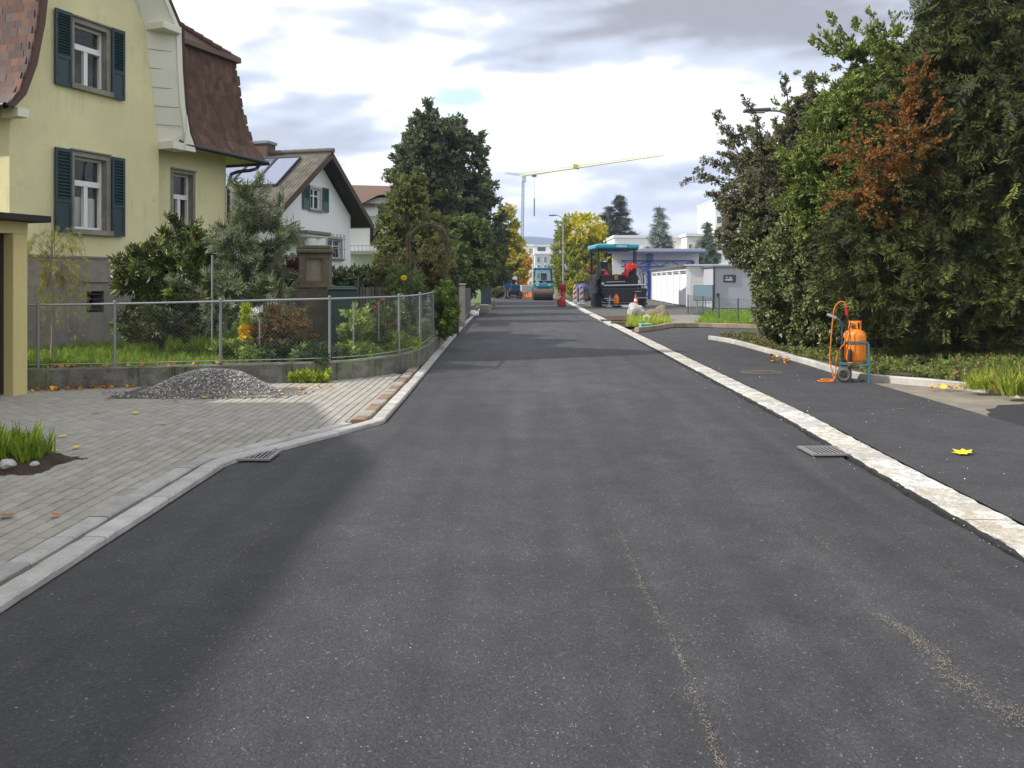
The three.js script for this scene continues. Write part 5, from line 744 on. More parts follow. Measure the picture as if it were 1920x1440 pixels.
// fallen leaves
const leafShape = (() => { const s = []; const R = [1, 0.6, 0.92, 0.56, 0.86, 0.5, 0.55, 0.3]; for (let k = 0; k < 15; k++) { const a = Math.PI / 2 + (k / 15) * 2 * Math.PI, r = R[Math.min(k, 15 - k)]; s.push([Math.cos(a) * r, Math.sin(a) * r]); } const g = new THREE.ExtrudeGeometry(polyline(s), { depth: 0.012, bevelEnabled: false }); g.rotateX(-Math.PI / 2); const p = g.attributes.position; for (let i = 0; i < p.count; i++) p.setY(i, p.getY(i) + 0.12 * (p.getX(i) ** 2) + 0.07 * Math.sin(p.getZ(i) * 3)); g.computeVertexNormals(); return flat(g); })();
{
  const cols = ['#d8bc24', '#b8761f', '#a85a1e', '#cfa028', '#8a5a2a', '#d0ba48'].map((c) => mat(c, 0.75));
  const put = (px, py, r, c, y, label, group) => { const g = gd(px, py, y), m = single('fallen_leaf', label, 'leaf', leafShape, cols[c], [g.x, y + 0.006, g.z], rr(0, 6), group); m.scale.setScalar(r); if (r > 0.1) m.rotation.set(0.16, 0.5, 0.04); };
  put(1808, 850, 0.115, 0, 0.03, 'large yellow maple leaf lying on the footway');
  put(1690, 768, 0.05, 1, 0.022, 'small orange leaf on the footway below the gas cylinder trolley');
  put(102, 966, 0.045, 2, 0.03, 'orange brown leaf on the grey paving near the kerb');
  put(8, 968, 0.07, 4, 0.03, 'brown leaf at the left edge of the grey paving');
  for (const [px, py, c] of [[180, 773, 1], [252, 774, 5], [308, 794, 5], [312, 756, 2], [205, 747, 3], [145, 838, 0], [120, 818, 5], [385, 745, 3], [330, 752, 4], [420, 744, 1], [560, 733, 3], [30, 745, 1]]) put(px, py, rr(0.04, 0.06), c, 0.03, ['pale yellow', 'orange', 'rust red', 'golden', 'brown', 'light yellow'][c] + ' leaf on the grey paving ' + (px < 160 ? 'near the grass patch' : px < 270 ? 'between garage and gravel heap' : px < 345 ? 'left in front of the gravel heap' : px < 450 ? 'right in front of the gravel heap' : 'beside the wall weeds'), 'leaves scattered on the paving');
  const g = new THREE.Group(); g.name = 'leaf_litter'; g.userData = { kind: 'stuff' }; scene.add(g); const pts = [];
  for (const [u0, u1, v, n, sp, y] of [[60, 250, 727, 230, 3, 0.02], [1745, 1815, 727, 40, 2, 0.05], [1440, 1480, 670, 50, 5, 0.05], [60, 420, 683, 60, 3, WALLTOP], [560, 640, 727, 14, 3, 0.03]]) for (let i = 0; i < n; i++) { const t = rnd(), p = gd(lerp(u0, u1, t), v + (v > 720 && u1 < 300 ? 8 * (1 - t) - 4 : 0) + (u0 === 1440 ? t * 10 : 0) + rr(-sp, sp) * 1.2, y); if (y === WALLTOP) { const q = atPx(wallPath, lerp(u0, u1, t)); p.set(q.x, WALLTOP, q.z - rr(0.02, 0.16)); } pts.push([p.add(V(0, rr(0.004, 0.03), 0)), UPV]); }
  scatterLeaves(g, 'litter_leaves', pts, leafShape, mat('#ffffff', 0.8), [0.025, 0.05], ['#a8641f', '#c08a28', '#8a4f20', '#b87a24', '#6e4a26', '#c9a030'], { out: 1, mess: 0.7 });
  // crumbs of asphalt and cement dust on the footway and road
  const cr = []; for (let i = 0; i < 160; i++) { const D = rr(5, 27), x = rr(rightX(D) + 0.36, walkX(D) - 0.05); cr.push([V(x, 0.021, -D), UPV]); } for (let i = 0; i < 90; i++) { const D = rr(2.6, 16), x = rightX(D) - Math.abs(rr(-0.5, 0.5)) ** 1.5; cr.push([V(x, 0.004, -D), UPV]); }
  const loose = new THREE.Group(); loose.name = 'loose_grit'; loose.userData = { kind: 'stuff' }; scene.add(loose); scatterLeaves(loose, 'loose_crumbs', cr, flat(new THREE.IcosahedronGeometry(1, 0)), mat('#ffffff', 0.9), [0.002, 0.005], ['#a8a298', '#a8a298', '#8e8a84', '#d4cfc4'], { mess: 1 });
}
// drain gratings and manhole
function grate(label, px, py, w, d, ry) {
  const c = gd(px, py), T = thing('drain_grate', label, 'drain', [c.x, 0.014, c.z], ry), iron = mat('#8f8c8c', 0.55, { metalness: 0.4, bumpMap: fineRelief, bumpScale: 0.002 });
  part(T, 'frame', [box(w, 0.016, 0.03, [0, 0, d / 2]), box(w, 0.016, 0.03, [0, 0, -d / 2]), box(0.03, 0.016, d - 0.031, [w / 2 - 0.015, 0.001, 0]), box(0.03, 0.016, d - 0.031, [-w / 2 + 0.015, 0.001, 0])], iron);
  part(T, 'sump', box(w - 0.062, 0.003, d - 0.032, [0, -0.0055, 0]), mat('#0c0c0c', 0.95));
  const geo = box(0.013, 0.006, d - 0.034); for (let k = 0; k < 9; k++) { const b = part(T, 'bar', geo, iron); b.position.set(lerp(-w / 2 + 0.055, w / 2 - 0.055, k / 8), 0.003, 0); }
}
grate('cast iron drain grate beside the left kerb at the paving corner', 474, 857, 0.4, 0.34, 0.0);
grate('cast iron drain grate against the right kerb', 1552, 848, 0.42, 0.36, 0.02);
{ const c = gd(1428, 698, 0.02), T = thing('manhole_cover', 'round manhole cover set into the footway asphalt', 'manhole', [c.x, 0.022, c.z]); part(T, 'rim', lathe([[0.29, 0], [0.3, 0.006], [0.33, 0.006], [0.345, 0]], null, 40), mat('#9a8f7c', 0.85, { map: concreteMap })); part(T, 'lid', lathe([[0, 0.003], [0.27, 0.003], [0.288, -0.002]], null, 36), mat('#77726c', 0.75, { map: concreteMap })); part(T, 'lifting_hole', cyl(0.02, 0.02, 0.004, [0.1, 0.0045, 0.05], null, 10), ironBlack); }

// ---------------------------------------------------------------- gas cylinder on its trolley
{
  const c = gd(1583, 714, 0.018), blue = mat('#355a78', 0.5, { metalness: 0.2 }), teal = mat('#3a7482', 0.5, { metalness: 0.2 }), rubber = mat('#57544e', 0.85), hub = mat('#2b2b2c', 0.6), orange = phys('#ee8414', 0.38, { clearcoat: 0.3, clearcoatRoughness: 0.3 }), steel = mat('#9aa2ad', 0.3, { metalness: 0.9 });
  const T = thing('cylinder_trolley', 'blue two-wheeled gas cylinder trolley parked on the footway', 'trolley', [c.x, 0.02, c.z], -0.38);
  for (const z of [0.2, -0.2]) { const w = part(T, 'wheel', torus(0.078, 0.032, [0, 0.108, z], null, 28), rubber); part(w, 'rim', [cyl(0.062, 0.062, 0.035, [0, 0.108, z], [Math.PI / 2, 0, 0], 18), cyl(0.024, 0.024, 0.06, [0, 0.108, z], [Math.PI / 2, 0, 0], 12)], hub); for (let k = 0; k < 5; k++) part(w, 'spoke', box(0.05, 0.014, 0.05, [0.036, 0, 0]).rotateZ(k * 1.2566).translate(0, 0.108, z), mat('#4a4a4c', 0.5)); }
  part(T, 'axle', bar([0, 0.108, -0.17], [0, 0.108, 0.17], 0.012, 10), steel);
  for (const z of [0.13, -0.13]) { part(T, 'upright', tube([[-0.03, 0.1, z], [-0.035, 0.5, z], [-0.04, 0.84, z], [-0.07, 0.93, z], [-0.16, 0.98, z * 1.1], [-0.24, 1.015, z * 1.25]], 0.014, 30, 8), blue); part(T, 'grip', tube([[-0.12, 0.962, z * 1.08], [-0.25, 1.02, z * 1.27]], 0.019, 4, 10), mat('#8e939a', 0.5)); }
  part(T, 'back_plate', rbox(0.012, 0.44, 0.2, 0.004, [-0.03, 0.47, 0]), blue); part(T, 'cross_bar', bar([-0.04, 0.8, -0.13], [-0.04, 0.8, 0.13], 0.011, 8), blue);
  part(T, 'shelf', [box(0.42, 0.022, 0.36, [0.15, 0.272, 0]), box(0.012, 0.05, 0.36, [0.362, 0.29, 0])], teal);
  part(T, 'mudguard', [box(0.1, 0.16, 0.012, [0.0, 0.22, 0.155]), box(0.1, 0.16, 0.012, [0.0, 0.22, -0.155])], mat('#5a5f56', 0.7));
  for (const z of [0.15, -0.15]) part(T, 'leg', box(0.03, 0.585, 0.03, [0.345, 0.2925, z]), z > 0 ? teal : blue);
  part(T, 'hoop', [torus(0.188, 0.001, [0.14, 0.60, 0], [Math.PI / 2, 0, 0], 8), flat(new THREE.CylinderGeometry(0.176, 0.176, 0.045, 32, 1, true).translate(0.15, 0.6, 0))], mat('#6a7068', 0.5, { metalness: 0.4 }));
  for (const z of [0.15, -0.15]) part(T, 'hoop_arm', bar([-0.03, 0.6, z * 0.85], [0.345, 0.6, z], 0.009, 6), teal);
  const G = thing('gas_cylinder', 'orange gas cylinder strapped on the blue trolley', 'gas cylinder', [c.x, 0.02, c.z], -0.38);
  part(G, 'body', lathe([[0, 0.3], [0.13, 0.3], [0.155, 0.315], [0.165, 0.35], [0.166, 0.52], [0.168, 0.535], [0.166, 0.55], [0.166, 0.68], [0.158, 0.73], [0.135, 0.765], [0.1, 0.785], [0.05, 0.795], [0, 0.797]].map(([x, y]) => [x, y]), [0.15, 0, 0], 40), orange);
  part(G, 'foot_ring', lathe([[0.135, 0.285], [0.14, 0.285], [0.14, 0.305], [0.135, 0.305]], [0.15, 0, 0], 30), orange);
  const col = []; for (const [a0, a1, y0, y1] of [[0, 6.283, 0.90, 0.925], [0, 6.283, 0.785, 0.80], [0.15, 0.75, 0.8, 0.90], [2.2, 2.9, 0.8, 0.9], [4.1, 5.2, 0.8, 0.9]]) { const q = []; const n = Math.max(3, Math.round((a1 - a0) * 6)); for (let k = 0; k < n; k++) { const a = lerp(a0, a1, k / n), b = lerp(a0, a1, (k + 1) / n), P = (t, y, r) => V(0.15 + Math.cos(t) * r, y, Math.sin(t) * r); q.push([P(a, y0, 0.098), P(b, y0, 0.098), P(b, y1, 0.094), P(a, y1, 0.094)], [P(a, y0, 0.093), P(b, y0, 0.093), P(b, y1, 0.089), P(a, y1, 0.089)], [P(a, y1, 0.094), P(b, y1, 0.094), P(b, y1, 0.089), P(a, y1, 0.089)]); } col.push(quads(q)); }
  part(G, 'collar', col, orange); part(G, 'valve', [cyl(0.02, 0.018, 0.06, [0.15, 0.82, 0]), bar([0.15, 0.84, 0], [0.12, 0.84, 0.045], 0.012, 8), cyl(0.028, 0.028, 0.018, [0.15, 0.862, 0], null, 12)], mat('#a08a5a', 0.4, { metalness: 0.8 }));
  part(G, 'regulator', [cyl(0.03, 0.03, 0.03, [0.115, 0.845, 0.06], [1.2, 0, 0], 14), ball(0.022, [0.11, 0.85, 0.07])], mat('#5b5a5a', 0.4, { metalness: 0.6 }));
  const W = thing('gas_torch', 'gas torch with red handle and orange hose hung on the trolley', 'torch', [c.x, 0.02, c.z], -0.38);
  part(W, 'handle', lathe([[0.012, 0], [0.019, 0.01], [0.021, 0.06], [0.018, 0.12], [0.02, 0.15], [0.012, 0.158]], null, 14).rotateZ(0.14).rotateX(0.02).translate(0.045, 1.0, 0.2), mat('#b81c22', 0.5));
  part(W, 'lance', tube([[0.047, 1.0, 0.2], [0.07, 0.86, 0.2], [0.09, 0.7, 0.2], [0.095, 0.56, 0.2], [0.085, 0.5, 0.2]], 0.0065, 20, 8), mat('#6a655c', 0.4, { metalness: 0.8 }));
  part(W, 'burner_bell', lathe([[0.012, 0.2], [0.03, 0.18], [0.036, 0.1], [0.034, 0.0], [0.030, 0.0], [0.03, 0.17]], null, 18).rotateZ(-0.05).translate(0.075, 0.31, 0.2), mat('#241f1e', 0.7));
  const hz = 0.2, hose = mat('#c9701c', 0.6);
  part(W, 'hose', [tube([[0.03, 1.16, hz], [0.0, 1.215, hz], [-0.06, 1.222, hz], [-0.13, 1.14, hz], [-0.16, 0.95, hz], [-0.19, 0.6, hz + 0.02], [-0.2, 0.3, hz + 0.04], [-0.15, 0.06, hz + 0.06], [-0.17, 0.014, hz + 0.02], [-0.3, 0.012, hz - 0.02], [-0.38, 0.012, hz + 0.06], [-0.3, 0.013, hz + 0.16], [-0.15, 0.014, hz + 0.12], [-0.2, 0.03, hz - 0.02], [-0.33, 0.032, hz + 0.02], [-0.3, 0.034, hz + 0.12], [-0.16, 0.03, hz + 0.1], [-0.12, 0.15, hz + 0.02], [-0.11, 0.35, 0.16], [-0.06, 0.5, 0.15], [0.0, 0.58, 0.16], [0.04, 0.72, 0.16], [0.1, 0.82, 0.1]], 0.0095, 180, 8)], hose);
}

// ---------------------------------------------------------------- garden fittings
{ // mossy gate pillar
  const D = 17, x = (at(592, 0, D).x), T = thing('gate_pillar', 'weathered mossy concrete gate pillar in the garden', 'pillar', [x, 0.24, -D], 0.1), moss = mat('#d8cdb4', 0.95, { map: concreteMap, bumpMap: roughRelief, bumpScale: 0.02 }), old = mat('#c2b8a2', 0.95, { map: concreteMap, bumpMap: roughRelief, bumpScale: 0.015 });
  const W = 55 / F * D, h = hgt(462, D) - 0.24, s = hgt(538, D) - 0.24;
  part(T, 'shaft', prism(rect(-W / 2, s, W / 2, h - 0.14), 0.45, 0, [rect(-W / 2 + 0.12, s + 0.12, W / 2 - 0.13, h - 0.24)]).translate(0, 0, 0.22), old);
  part(T, 'panel', bx(-W / 2 + 0.1, W / 2 - 0.1, s + 0.1, h - 0.2, -0.2, 0.16), mat('#f0e8d6', 0.95, { map: concreteMap, bumpMap: roughRelief, bumpScale: 0.01 }));
  part(T, 'cap', [rbox(W + 0.1, 0.08, 0.56, 0.02, [0, h - 0.1, 0]), rbox(W + 0.02, 0.07, 0.48, 0.02, [0, h - 0.02, 0])], old);
  part(T, 'base_block', (() => { const g = new THREE.BoxGeometry(W + 0.06, s, 0.5, 12, 14, 8), q = g.attributes.position; for (let i = 0; i < q.count; i++) { const a = q.getX(i), b = q.getY(i), c = q.getZ(i), n = 0.05 * nz(a * 6, b * 6, c * 6) + 0.02 * nz(a * 17, b * 17, c * 17); q.setX(i, a * (1 + n)); q.setZ(i, c + Math.sign(c) * n); } g.computeVertexNormals(); return flat(g.translate(0, s / 2, 0)); })(), moss);
  part(T, 'base_ledge', rbox(W + 0.1, 0.05, 0.54, 0.015, [0, s + 0.004, 0]), old);
}
function pickets(label, x0, x1, z0, z1, y0, y1, n, posts, col) {
  const T = thing('picket_fence', label, 'fence'), wood = [mat(col, 0.85, { map: woodMap }), mat('#d2ccc2', 0.85, { map: woodMap }), mat('#b0a89e', 0.85, { map: woodMap })], w = Math.hypot(x1 - x0, z1 - z0) / n * 0.66, geo = prism([[-w / 2, 0], [w / 2, 0], [w / 2, y1 - y0 - 0.03], [w / 4, y1 - y0], [-w / 4, y1 - y0], [-w / 2, y1 - y0 - 0.03]], 0.02), ry = Math.atan2(-(z1 - z0), x1 - x0);
  for (let k = 0; k < n; k++) { const t = (k + 0.5) / n, m = part(T, 'picket', geo, wood[(rnd() * 3) | 0]); m.position.set(lerp(x0, x1, t), y0 + rr(-0.008, 0.008), lerp(z0, z1, t)); m.rotation.y = ry; m.rotation.z = rr(-0.015, 0.015); }
  for (const y of [lerp(y0, y1, 0.2), lerp(y0, y1, 0.78)]) part(T, 'rail', beam([x0, y, z0 - 0.04], [x1, y, z1 - 0.04], 0.035, 0.06), wood[2]);
  for (const t of posts) part(T, 'post', rbox(0.09, y1 - y0 + 0.25, 0.09, 0.012, [lerp(x0, x1, t), (y0 + y1) / 2 + 0.03, lerp(z0, z1, t) - 0.0]), wood[0]);
}
{
  const D = 17.6; pickets('pale wooden picket fence left of the mossy pillar', at(492, 0, D).x, at(563, 0, D).x, -D, -D - 0.1, 0.62, hgt(541, D), 14, [0.84], '#cfc7bb');
  single('garden_step', 'pale concrete garden kerb under the pale picket fence', 'kerb', [rbox(at(562, 0, D).x - at(480, 0, D).x, 0.36, 0.25, 0.02)], concrete, [at(521, 0, D).x, 0.42, -D]);
  const E = 21; pickets('grey weathered picket fence right of the green bin', at(668, 0, E).x, at(722, 0, E).x, -E, -E - 0.4, 0.5, hgt(538, E), 10, [0.03], '#8d8983');
  // wheelie bin
  const B = 16.4, x = at(641, 0, B).x, G = thing('green_bin', 'dark green plastic waste bin behind the fence', 'bin', [x, 0.24, -B], 0.25), pl = mat('#24423a', 0.5), h = hgt(540, B) - 0.24;
  part(G, 'bin_body', (() => { const g = new THREE.BoxGeometry(0.5, h - 0.06, 0.5, 1, 3, 1), q = g.attributes.position; for (let i = 0; i < q.count; i++) { const k = 0.86 + 0.14 * (q.getY(i) / h + 0.5); q.setX(i, q.getX(i) * k); q.setZ(i, q.getZ(i) * k); } g.computeVertexNormals(); return flat(g.translate(0, (h - 0.06) / 2 + 0.02, 0)); })(), pl);
  part(G, 'lid', [rbox(0.55, 0.05, 0.56, 0.02, [0, h - 0.02, 0.01]), rbox(0.45, 0.03, 0.4, 0.012, [0, h + 0.015, 0.0])], pl); part(G, 'handle', bar([-0.2, h - 0.03, -0.31], [0.2, h - 0.03, -0.31], 0.015, 8), pl); for (const s of [-1, 1]) part(G, 'wheel', cyl(0.09, 0.09, 0.05, [s * 0.22, 0.09, -0.22], [0, 0, Math.PI / 2], 16), ironBlack);
  // rose arch
  const A = 22, a0 = at(768, 0, A).x, a1 = at(838, 0, A).x, R = (a1 - a0) / 2, top = hgt(421, A), T = thing('rose_arch', 'rusty metal rose arch with bare twining stems', 'arch', [(a0 + a1) / 2, 0.2, -A], 0.15), rust = mat('#5a5046', 0.8);
  const hoop = (z, r = R) => { const p = []; for (let k = 0; k <= 5; k++) p.push([-r, k / 5 * (top - R - 0.2), z]); for (let k = 1; k <= 12; k++) p.push([-Math.cos(k / 12 * Math.PI) * r, top - R - 0.2 + Math.sin(k / 12 * Math.PI) * R, z]); for (let k = 4; k >= 0; k--) p.push([r, k / 5 * (top - R - 0.2), z]); return p; };
  for (const z of [0.22, -0.22]) part(T, 'hoop', tube(hoop(z), 0.016, 70, 6), rust);
  const hp = hoop(0); for (let k = 1; k < hp.length; k += 2) part(T, 'rung', bar([hp[k][0], hp[k][1], -0.22], [hp[k][0], hp[k][1], 0.22], 0.009), rust);
  const tw = []; for (let s = 0; s < 7; s++) tw.push(tube(hoop(0).filter((_, i) => i % 2 === 0).map(([x2, y2]) => [x2 + rr(-0.07, 0.07), y2 + rr(-0.06, 0.06), rr(-0.2, 0.2)]), rr(0.006, 0.012), 50, 5)); part(T, 'climber_stems', tw, mat('#6a5c48', 0.9), { kind: 'stuff' });
  scatterLeaves(T, 'climber_leaves', [...Array(160)].map(() => { const h2 = hp[(rnd() * hp.length) | 0]; return [V(h2[0] + rr(-0.1, 0.1), h2[1] + rr(-0.1, 0.1), rr(-0.25, 0.25)), null]; }), SP.small, leafMat, [0.08, 0.14], ['#6a5c3a', '#76744a', '#5c6a3c'], {});
}
{ // boundary along the pavement farther on: posts, boarded gate, cabinet
  const boards = (label, name, px0, px1, D0, D1, y0, y1p, n, m) => { const a = at(px0, 0, D0), b = at(px1, 0, D1), T = thing(name, label, 'fence'), len = Math.hypot(b.x - a.x, b.z - a.z), ry = Math.atan2(-(b.z - a.z), b.x - a.x), h = hgt(y1p, D0) - y0, geo = rbox(len / n - 0.012, h, 0.03, 0.006); for (let k = 0; k < n; k++) { const t = (k + 0.5) / n, q = part(T, 'board', geo, m[(rnd() * m.length) | 0]); q.position.set(lerp(a.x, b.x, t), y0 + h / 2, lerp(a.z, b.z, t)); q.rotation.y = ry; } for (const f of [0.25, 0.8]) part(T, 'rail', beam([a.x - 0.03, y0 + h * f, a.z - 0.03], [b.x - 0.03, y0 + h * f, b.z - 0.03], 0.04, 0.07), m[0]); return T; };
  const gw = [mat('#8d8b87', 0.85, { map: woodMap }), mat('#9a9892', 0.85, { map: woodMap }), mat('#7c7a76', 0.85, { map: woodMap })];
  boards('grey boarded garden gate beside the concrete gatepost', 'boarded_gate', 866, 882, 29.5, 33, 0.38, 541, 7, gw);
  boards('dark grey boarded fence between gate and wire panel', 'boarded_fence', 846, 860, 24.5, 26.5, 0.3, 540, 7, gw);
  const post = (px, D, w, py, label, m = concrete) => { const p = at(px, 0, D); const T = thing('gatepost', label, 'post', [p.x, 0, -D]); part(T, 'shaft', rbox(w, hgt(py, D), w, 0.02, [0, hgt(py, D) / 2, 0]), m); part(T, 'cap', rbox(w + 0.06, 0.06, w + 0.06, 0.02, [0, hgt(py, D) + 0.03, 0]), m); };
  post(866, 29, 0.22, 535, 'pale concrete gatepost with rounded cap'); post(851, 25, 0.3, 520, 'dark timber post beside the overgrown fence end', gw[2]);
  const p0 = at(868, 0, 27), p1 = at(905, 0, 46); const wl = single('low_garden_wall', 'low mossy concrete wall under the boarded gate', 'wall', sweep([V(-1.88, 0, -27), V(-1.9, 0, -34), V(-1.95, 0, -46)], [[0, 0], [0, 0.36], [-0.2, 0.36], [-0.2, 0]]), wallConcrete());
  const T2 = thing('wire_panel_fence', 'thin wire panel fence with metal posts before the grey cabinet', 'fence'); for (const D of [34, 37.5, 41]) part(T2, 'post', bar([-2.0, 0.3, -D], [-2.0, 1.25, -D], 0.03, 8), galv); part(T2, 'rail', beam([-2, 1.22, -34], [-2, 1.22, -41], 0.03, 0.03), galv); part(T2, 'panel', [...Array(34).keys()].map((k) => bar([-2, 0.36, -34 - k * 0.206], [-2, 1.2, -34 - k * 0.206], 0.006, 4)), mat('#5b6468', 0.6), { kind: 'stuff' });
  const cb = at(911, 0, 46), C = thing('utility_cabinet', 'dark blue grey utility cabinet standing by the kerb', 'cabinet', [cb.x, 0, -46], 0.1), cm = mat('#3c454e', 0.6); part(C, 'plinth', rbox(0.6, 0.28, 0.4, 0.01, [0, 0.16, 0]), concrete); part(C, 'housing', rbox(0.54, 0.98, 0.36, 0.015, [0, 0.78, 0]), cm); part(C, 'roof', rbox(0.6, 0.05, 0.42, 0.015, [0, 1.29, 0]), cm); part(C, 'door_seam', box(0.006, 0.9, 0.004, [0, 0.78, 0.1815]), ironBlack); part(C, 'handle', box(0.02, 0.1, 0.02, [0.05, 0.8, 0.19]), galv);
  for (const [px, D, w, h, lab] of [[908, 42, 0.45, 0.42, 'square concrete block beside the cabinet plinth'], [921, 50, 0.5, 0.4, 'concrete block at the end of the garden wall']]) single('concrete_block', lab, 'block', rbox(w, h, 0.5, 0.02, [0, h / 2, 0]), concrete, [at(px, 0, D).x, 0, -D], 0.05);
  const bg = at(893, 0, 38); { const g = new THREE.IcosahedronGeometry(0.3, 3), q = g.attributes.position; for (let i = 0; i < q.count; i++) { const n = 1 + 0.18 * nz(q.getX(i) * 6, q.getY(i) * 6, q.getZ(i) * 6); q.setXYZ(i, q.getX(i) * n * 0.85, Math.max(-0.12, q.getY(i) * n * 0.55), q.getZ(i) * n * 1.1); } g.computeVertexNormals(); single('white_sack', 'lumpy white sack lying beside the left kerb', 'sack', flat(g), mat('#d8d6d0', 0.85), [-1.72, 0.12, -38]); }
  const cn = (px, py, D, lab, h = 0.5) => { const p = at(px, py, D), T = thing('traffic_cone', lab, 'cone', [p.x, Math.max(0, p.y), -D], 0, 'traffic cones'), or = mat('#c8402c', 0.6), wh = mat('#d8d4cc', 0.6), k = h / 0.5; part(T, 'base', rbox(0.28 * k, 0.03 * k, 0.28 * k, 0.008, [0, 0.015 * k, 0]), or); part(T, 'cone', lathe([[0.11, 0.03], [0.03, 0.44], [0.028, 0.5], [0, 0.5]].map(([a, b]) => [a * k, b * k]), null, 18), or); part(T, 'white_band', lathe([[0.0865, 0.16], [0.0635, 0.28]].map(([a, b]) => [a * k, b * k]), null, 18), wh); };
  cn(858, 607, 31.4, 'red traffic cone standing by the left garden wall', 0.62); cn(1192, 571, 40.5, 'orange white traffic cone behind the boulders', 0.5);
}

// ---------------------------------------------------------------- construction machines
const tealPaint = phys('#1f7f8c', 0.4, { clearcoat: 0.4 }), bluePaint = phys('#2460a0', 0.4, { clearcoat: 0.4 }), machineBlack = mat('#1d1e20', 0.6), rubberTyre = mat('#232323', 0.9), steelDull = mat('#6d6258', 0.55, { metalness: 0.6 }), silver = mat('#b9bcc0', 0.4, { metalness: 0.6 }), cabGlass = phys('#cfe6e6', 0.03, { transmission: 1, thickness: 0 });
function textMat(str, fg, bg, w = 512, h = 96, font = 'bold 80px sans-serif') { const c = document.createElement('canvas'); c.width = w; c.height = h; const x = c.getContext('2d'); x.fillStyle = bg; x.fillRect(0, 0, w, h); x.fillStyle = fg; x.font = font; x.textAlign = 'center'; x.textBaseline = 'middle'; x.fillText(str, w / 2, h / 2 + 4); const t = new THREE.CanvasTexture(c); t.colorSpace = THREE.SRGBColorSpace; return new THREE.MeshStandardMaterial({ map: t, roughness: 0.6, side: THREE.DoubleSide }); }
const plate = (w, h, p) => new THREE.PlaneGeometry(w, h).translate(...p);
{ // tandem roller coming towards the camera
  const D = 72, x = at(1018, 0, D).x, T = thing('road_roller', 'turquoise tandem road roller standing on the fresh asphalt', 'roller', [x, 0, -D]);
  for (const z of [0.6, -2.2]) { const d = part(T, 'drum', lathe([[0, -0.82], [0.54, -0.82], [0.6, -0.80], [0.6, 0.8], [0.54, 0.82], [0, 0.82]], null, 40).rotateZ(Math.PI / 2).translate(0, 0.6, z), steelDull); part(d, 'drum_hub', cyl(0.14, 0.14, 1.72, [0, 0.6, z], [0, 0, Math.PI / 2], 16), machineBlack); }
  for (const s of [-1, 1]) part(T, 'yoke', [rbox(0.08, 0.5, 0.5, 0.02, [s * 0.87, 0.8, 0.5]), rbox(0.08, 0.5, 0.5, 0.02, [s * 0.87, 0.8, -2.1])], tealPaint);
  part(T, 'front_frame', rbox(1.74, 0.42, 1.1, 0.08, [0, 1.2, 0.45]), tealPaint); part(T, 'bumper', rbox(1.1, 0.2, 0.12, 0.04, [0, 1.12, 1.04]), mat('#17606c', 0.5)); part(T, 'rear_frame', rbox(1.6, 0.7, 1.5, 0.08, [0, 1.3, -1.9]), tealPaint);
  part(T, 'dash_band', rbox(1.6, 0.24, 0.9, 0.03, [0, 1.5, 0.3]), machineBlack);
  part(T, 'name_plate', plate(0.62, 0.1, [0.1, 1.5, 0.757]), textMat('HAMM', '#e8d8d0', '#1a1a1c'));
  for (const s of [-1, 1]) part(T, 'headlight', [cyl(0.07, 0.08, 0.06, [s * 0.5, 1.26, 1.03], [Math.PI / 2, 0, 0], 14)], mat('#e4e2dc', 0.2));
  for (const [sx, sz] of [[-1, 0.3], [1, 0.3], [-1, -1.1], [1, -1.1]]) part(T, 'cab_post', beam([sx * 0.76, 1.6, sz], [sx * 0.68, 2.6, sz - (sz > 0 ? 0.12 : 0)], 0.08, 0.08), sz > 0 ? mat('#1b3f52', 0.5) : machineBlack);
  part(T, 'windscreen', quads([[V(-0.72, 1.62, 0.32), V(0.72, 1.62, 0.32), V(0.66, 2.56, 0.2), V(-0.66, 2.56, 0.2)]]), cabGlass); part(T, 'rear_window', quads([[V(-0.72, 1.62, -1.12), V(0.72, 1.62, -1.12), V(0.66, 2.56, -1.12), V(-0.66, 2.56, -1.12)]]), cabGlass); for (const s of [-1, 1]) part(T, 'side_window', quads([[V(s * 0.75, 1.62, 0.3), V(s * 0.75, 1.62, -1.1), V(s * 0.68, 2.56, -1.1), V(s * 0.68, 2.56, 0.2)]]), cabGlass);
  part(T, 'cab_roof', rbox(1.6, 0.16, 1.7, 0.06, [0, 2.64, -0.42]), bluePaint); part(T, 'beacon', [cyl(0.06, 0.05, 0.14, [-0.5, 2.78, -0.3]), ball(0.05, [-0.5, 2.86, -0.3])], mat('#e2e4e4', 0.4));
  part(T, 'seat', [rbox(0.5, 0.12, 0.5, 0.04, [0.1, 1.72, -0.5]), rbox(0.5, 0.55, 0.12, 0.04, [0.1, 2.0, -0.75])], machineBlack); part(T, 'steering_wheel', [torus(0.19, 0.02, [0.1, 1.9, 0.0], [-1.0, 0, 0]), bar([0.1, 1.6, 0.08], [0.1, 1.9, 0.0], 0.03)], machineBlack);
  part(T, 'wiper', bar([-0.05, 1.66, 0.34], [0.25, 2.2, 0.27], 0.012), machineBlack);
  const tri = part(T, 'warning_triangle', prism([[-0.19, 0], [0.19, 0], [0, 0.34]], 0.012, 0).translate(-0.5, 1.42, 0.79), mat('#d8d2c8', 0.5)); part(tri, 'triangle_centre', prism([[-0.08, 0], [0.08, 0], [0, 0.15]], 0.006).translate(-0.5, 1.5, 0.798), mat('#b04a3c', 0.6));
  for (const s of [-1, 1]) part(T, 'mirror', [bar([s * 0.7, 2.3, 0.25], [s * 0.98, 2.35, 0.35], 0.015), rbox(0.06, 0.26, 0.16, 0.02, [s * 1.0, 2.25, 0.35])], machineBlack);
}
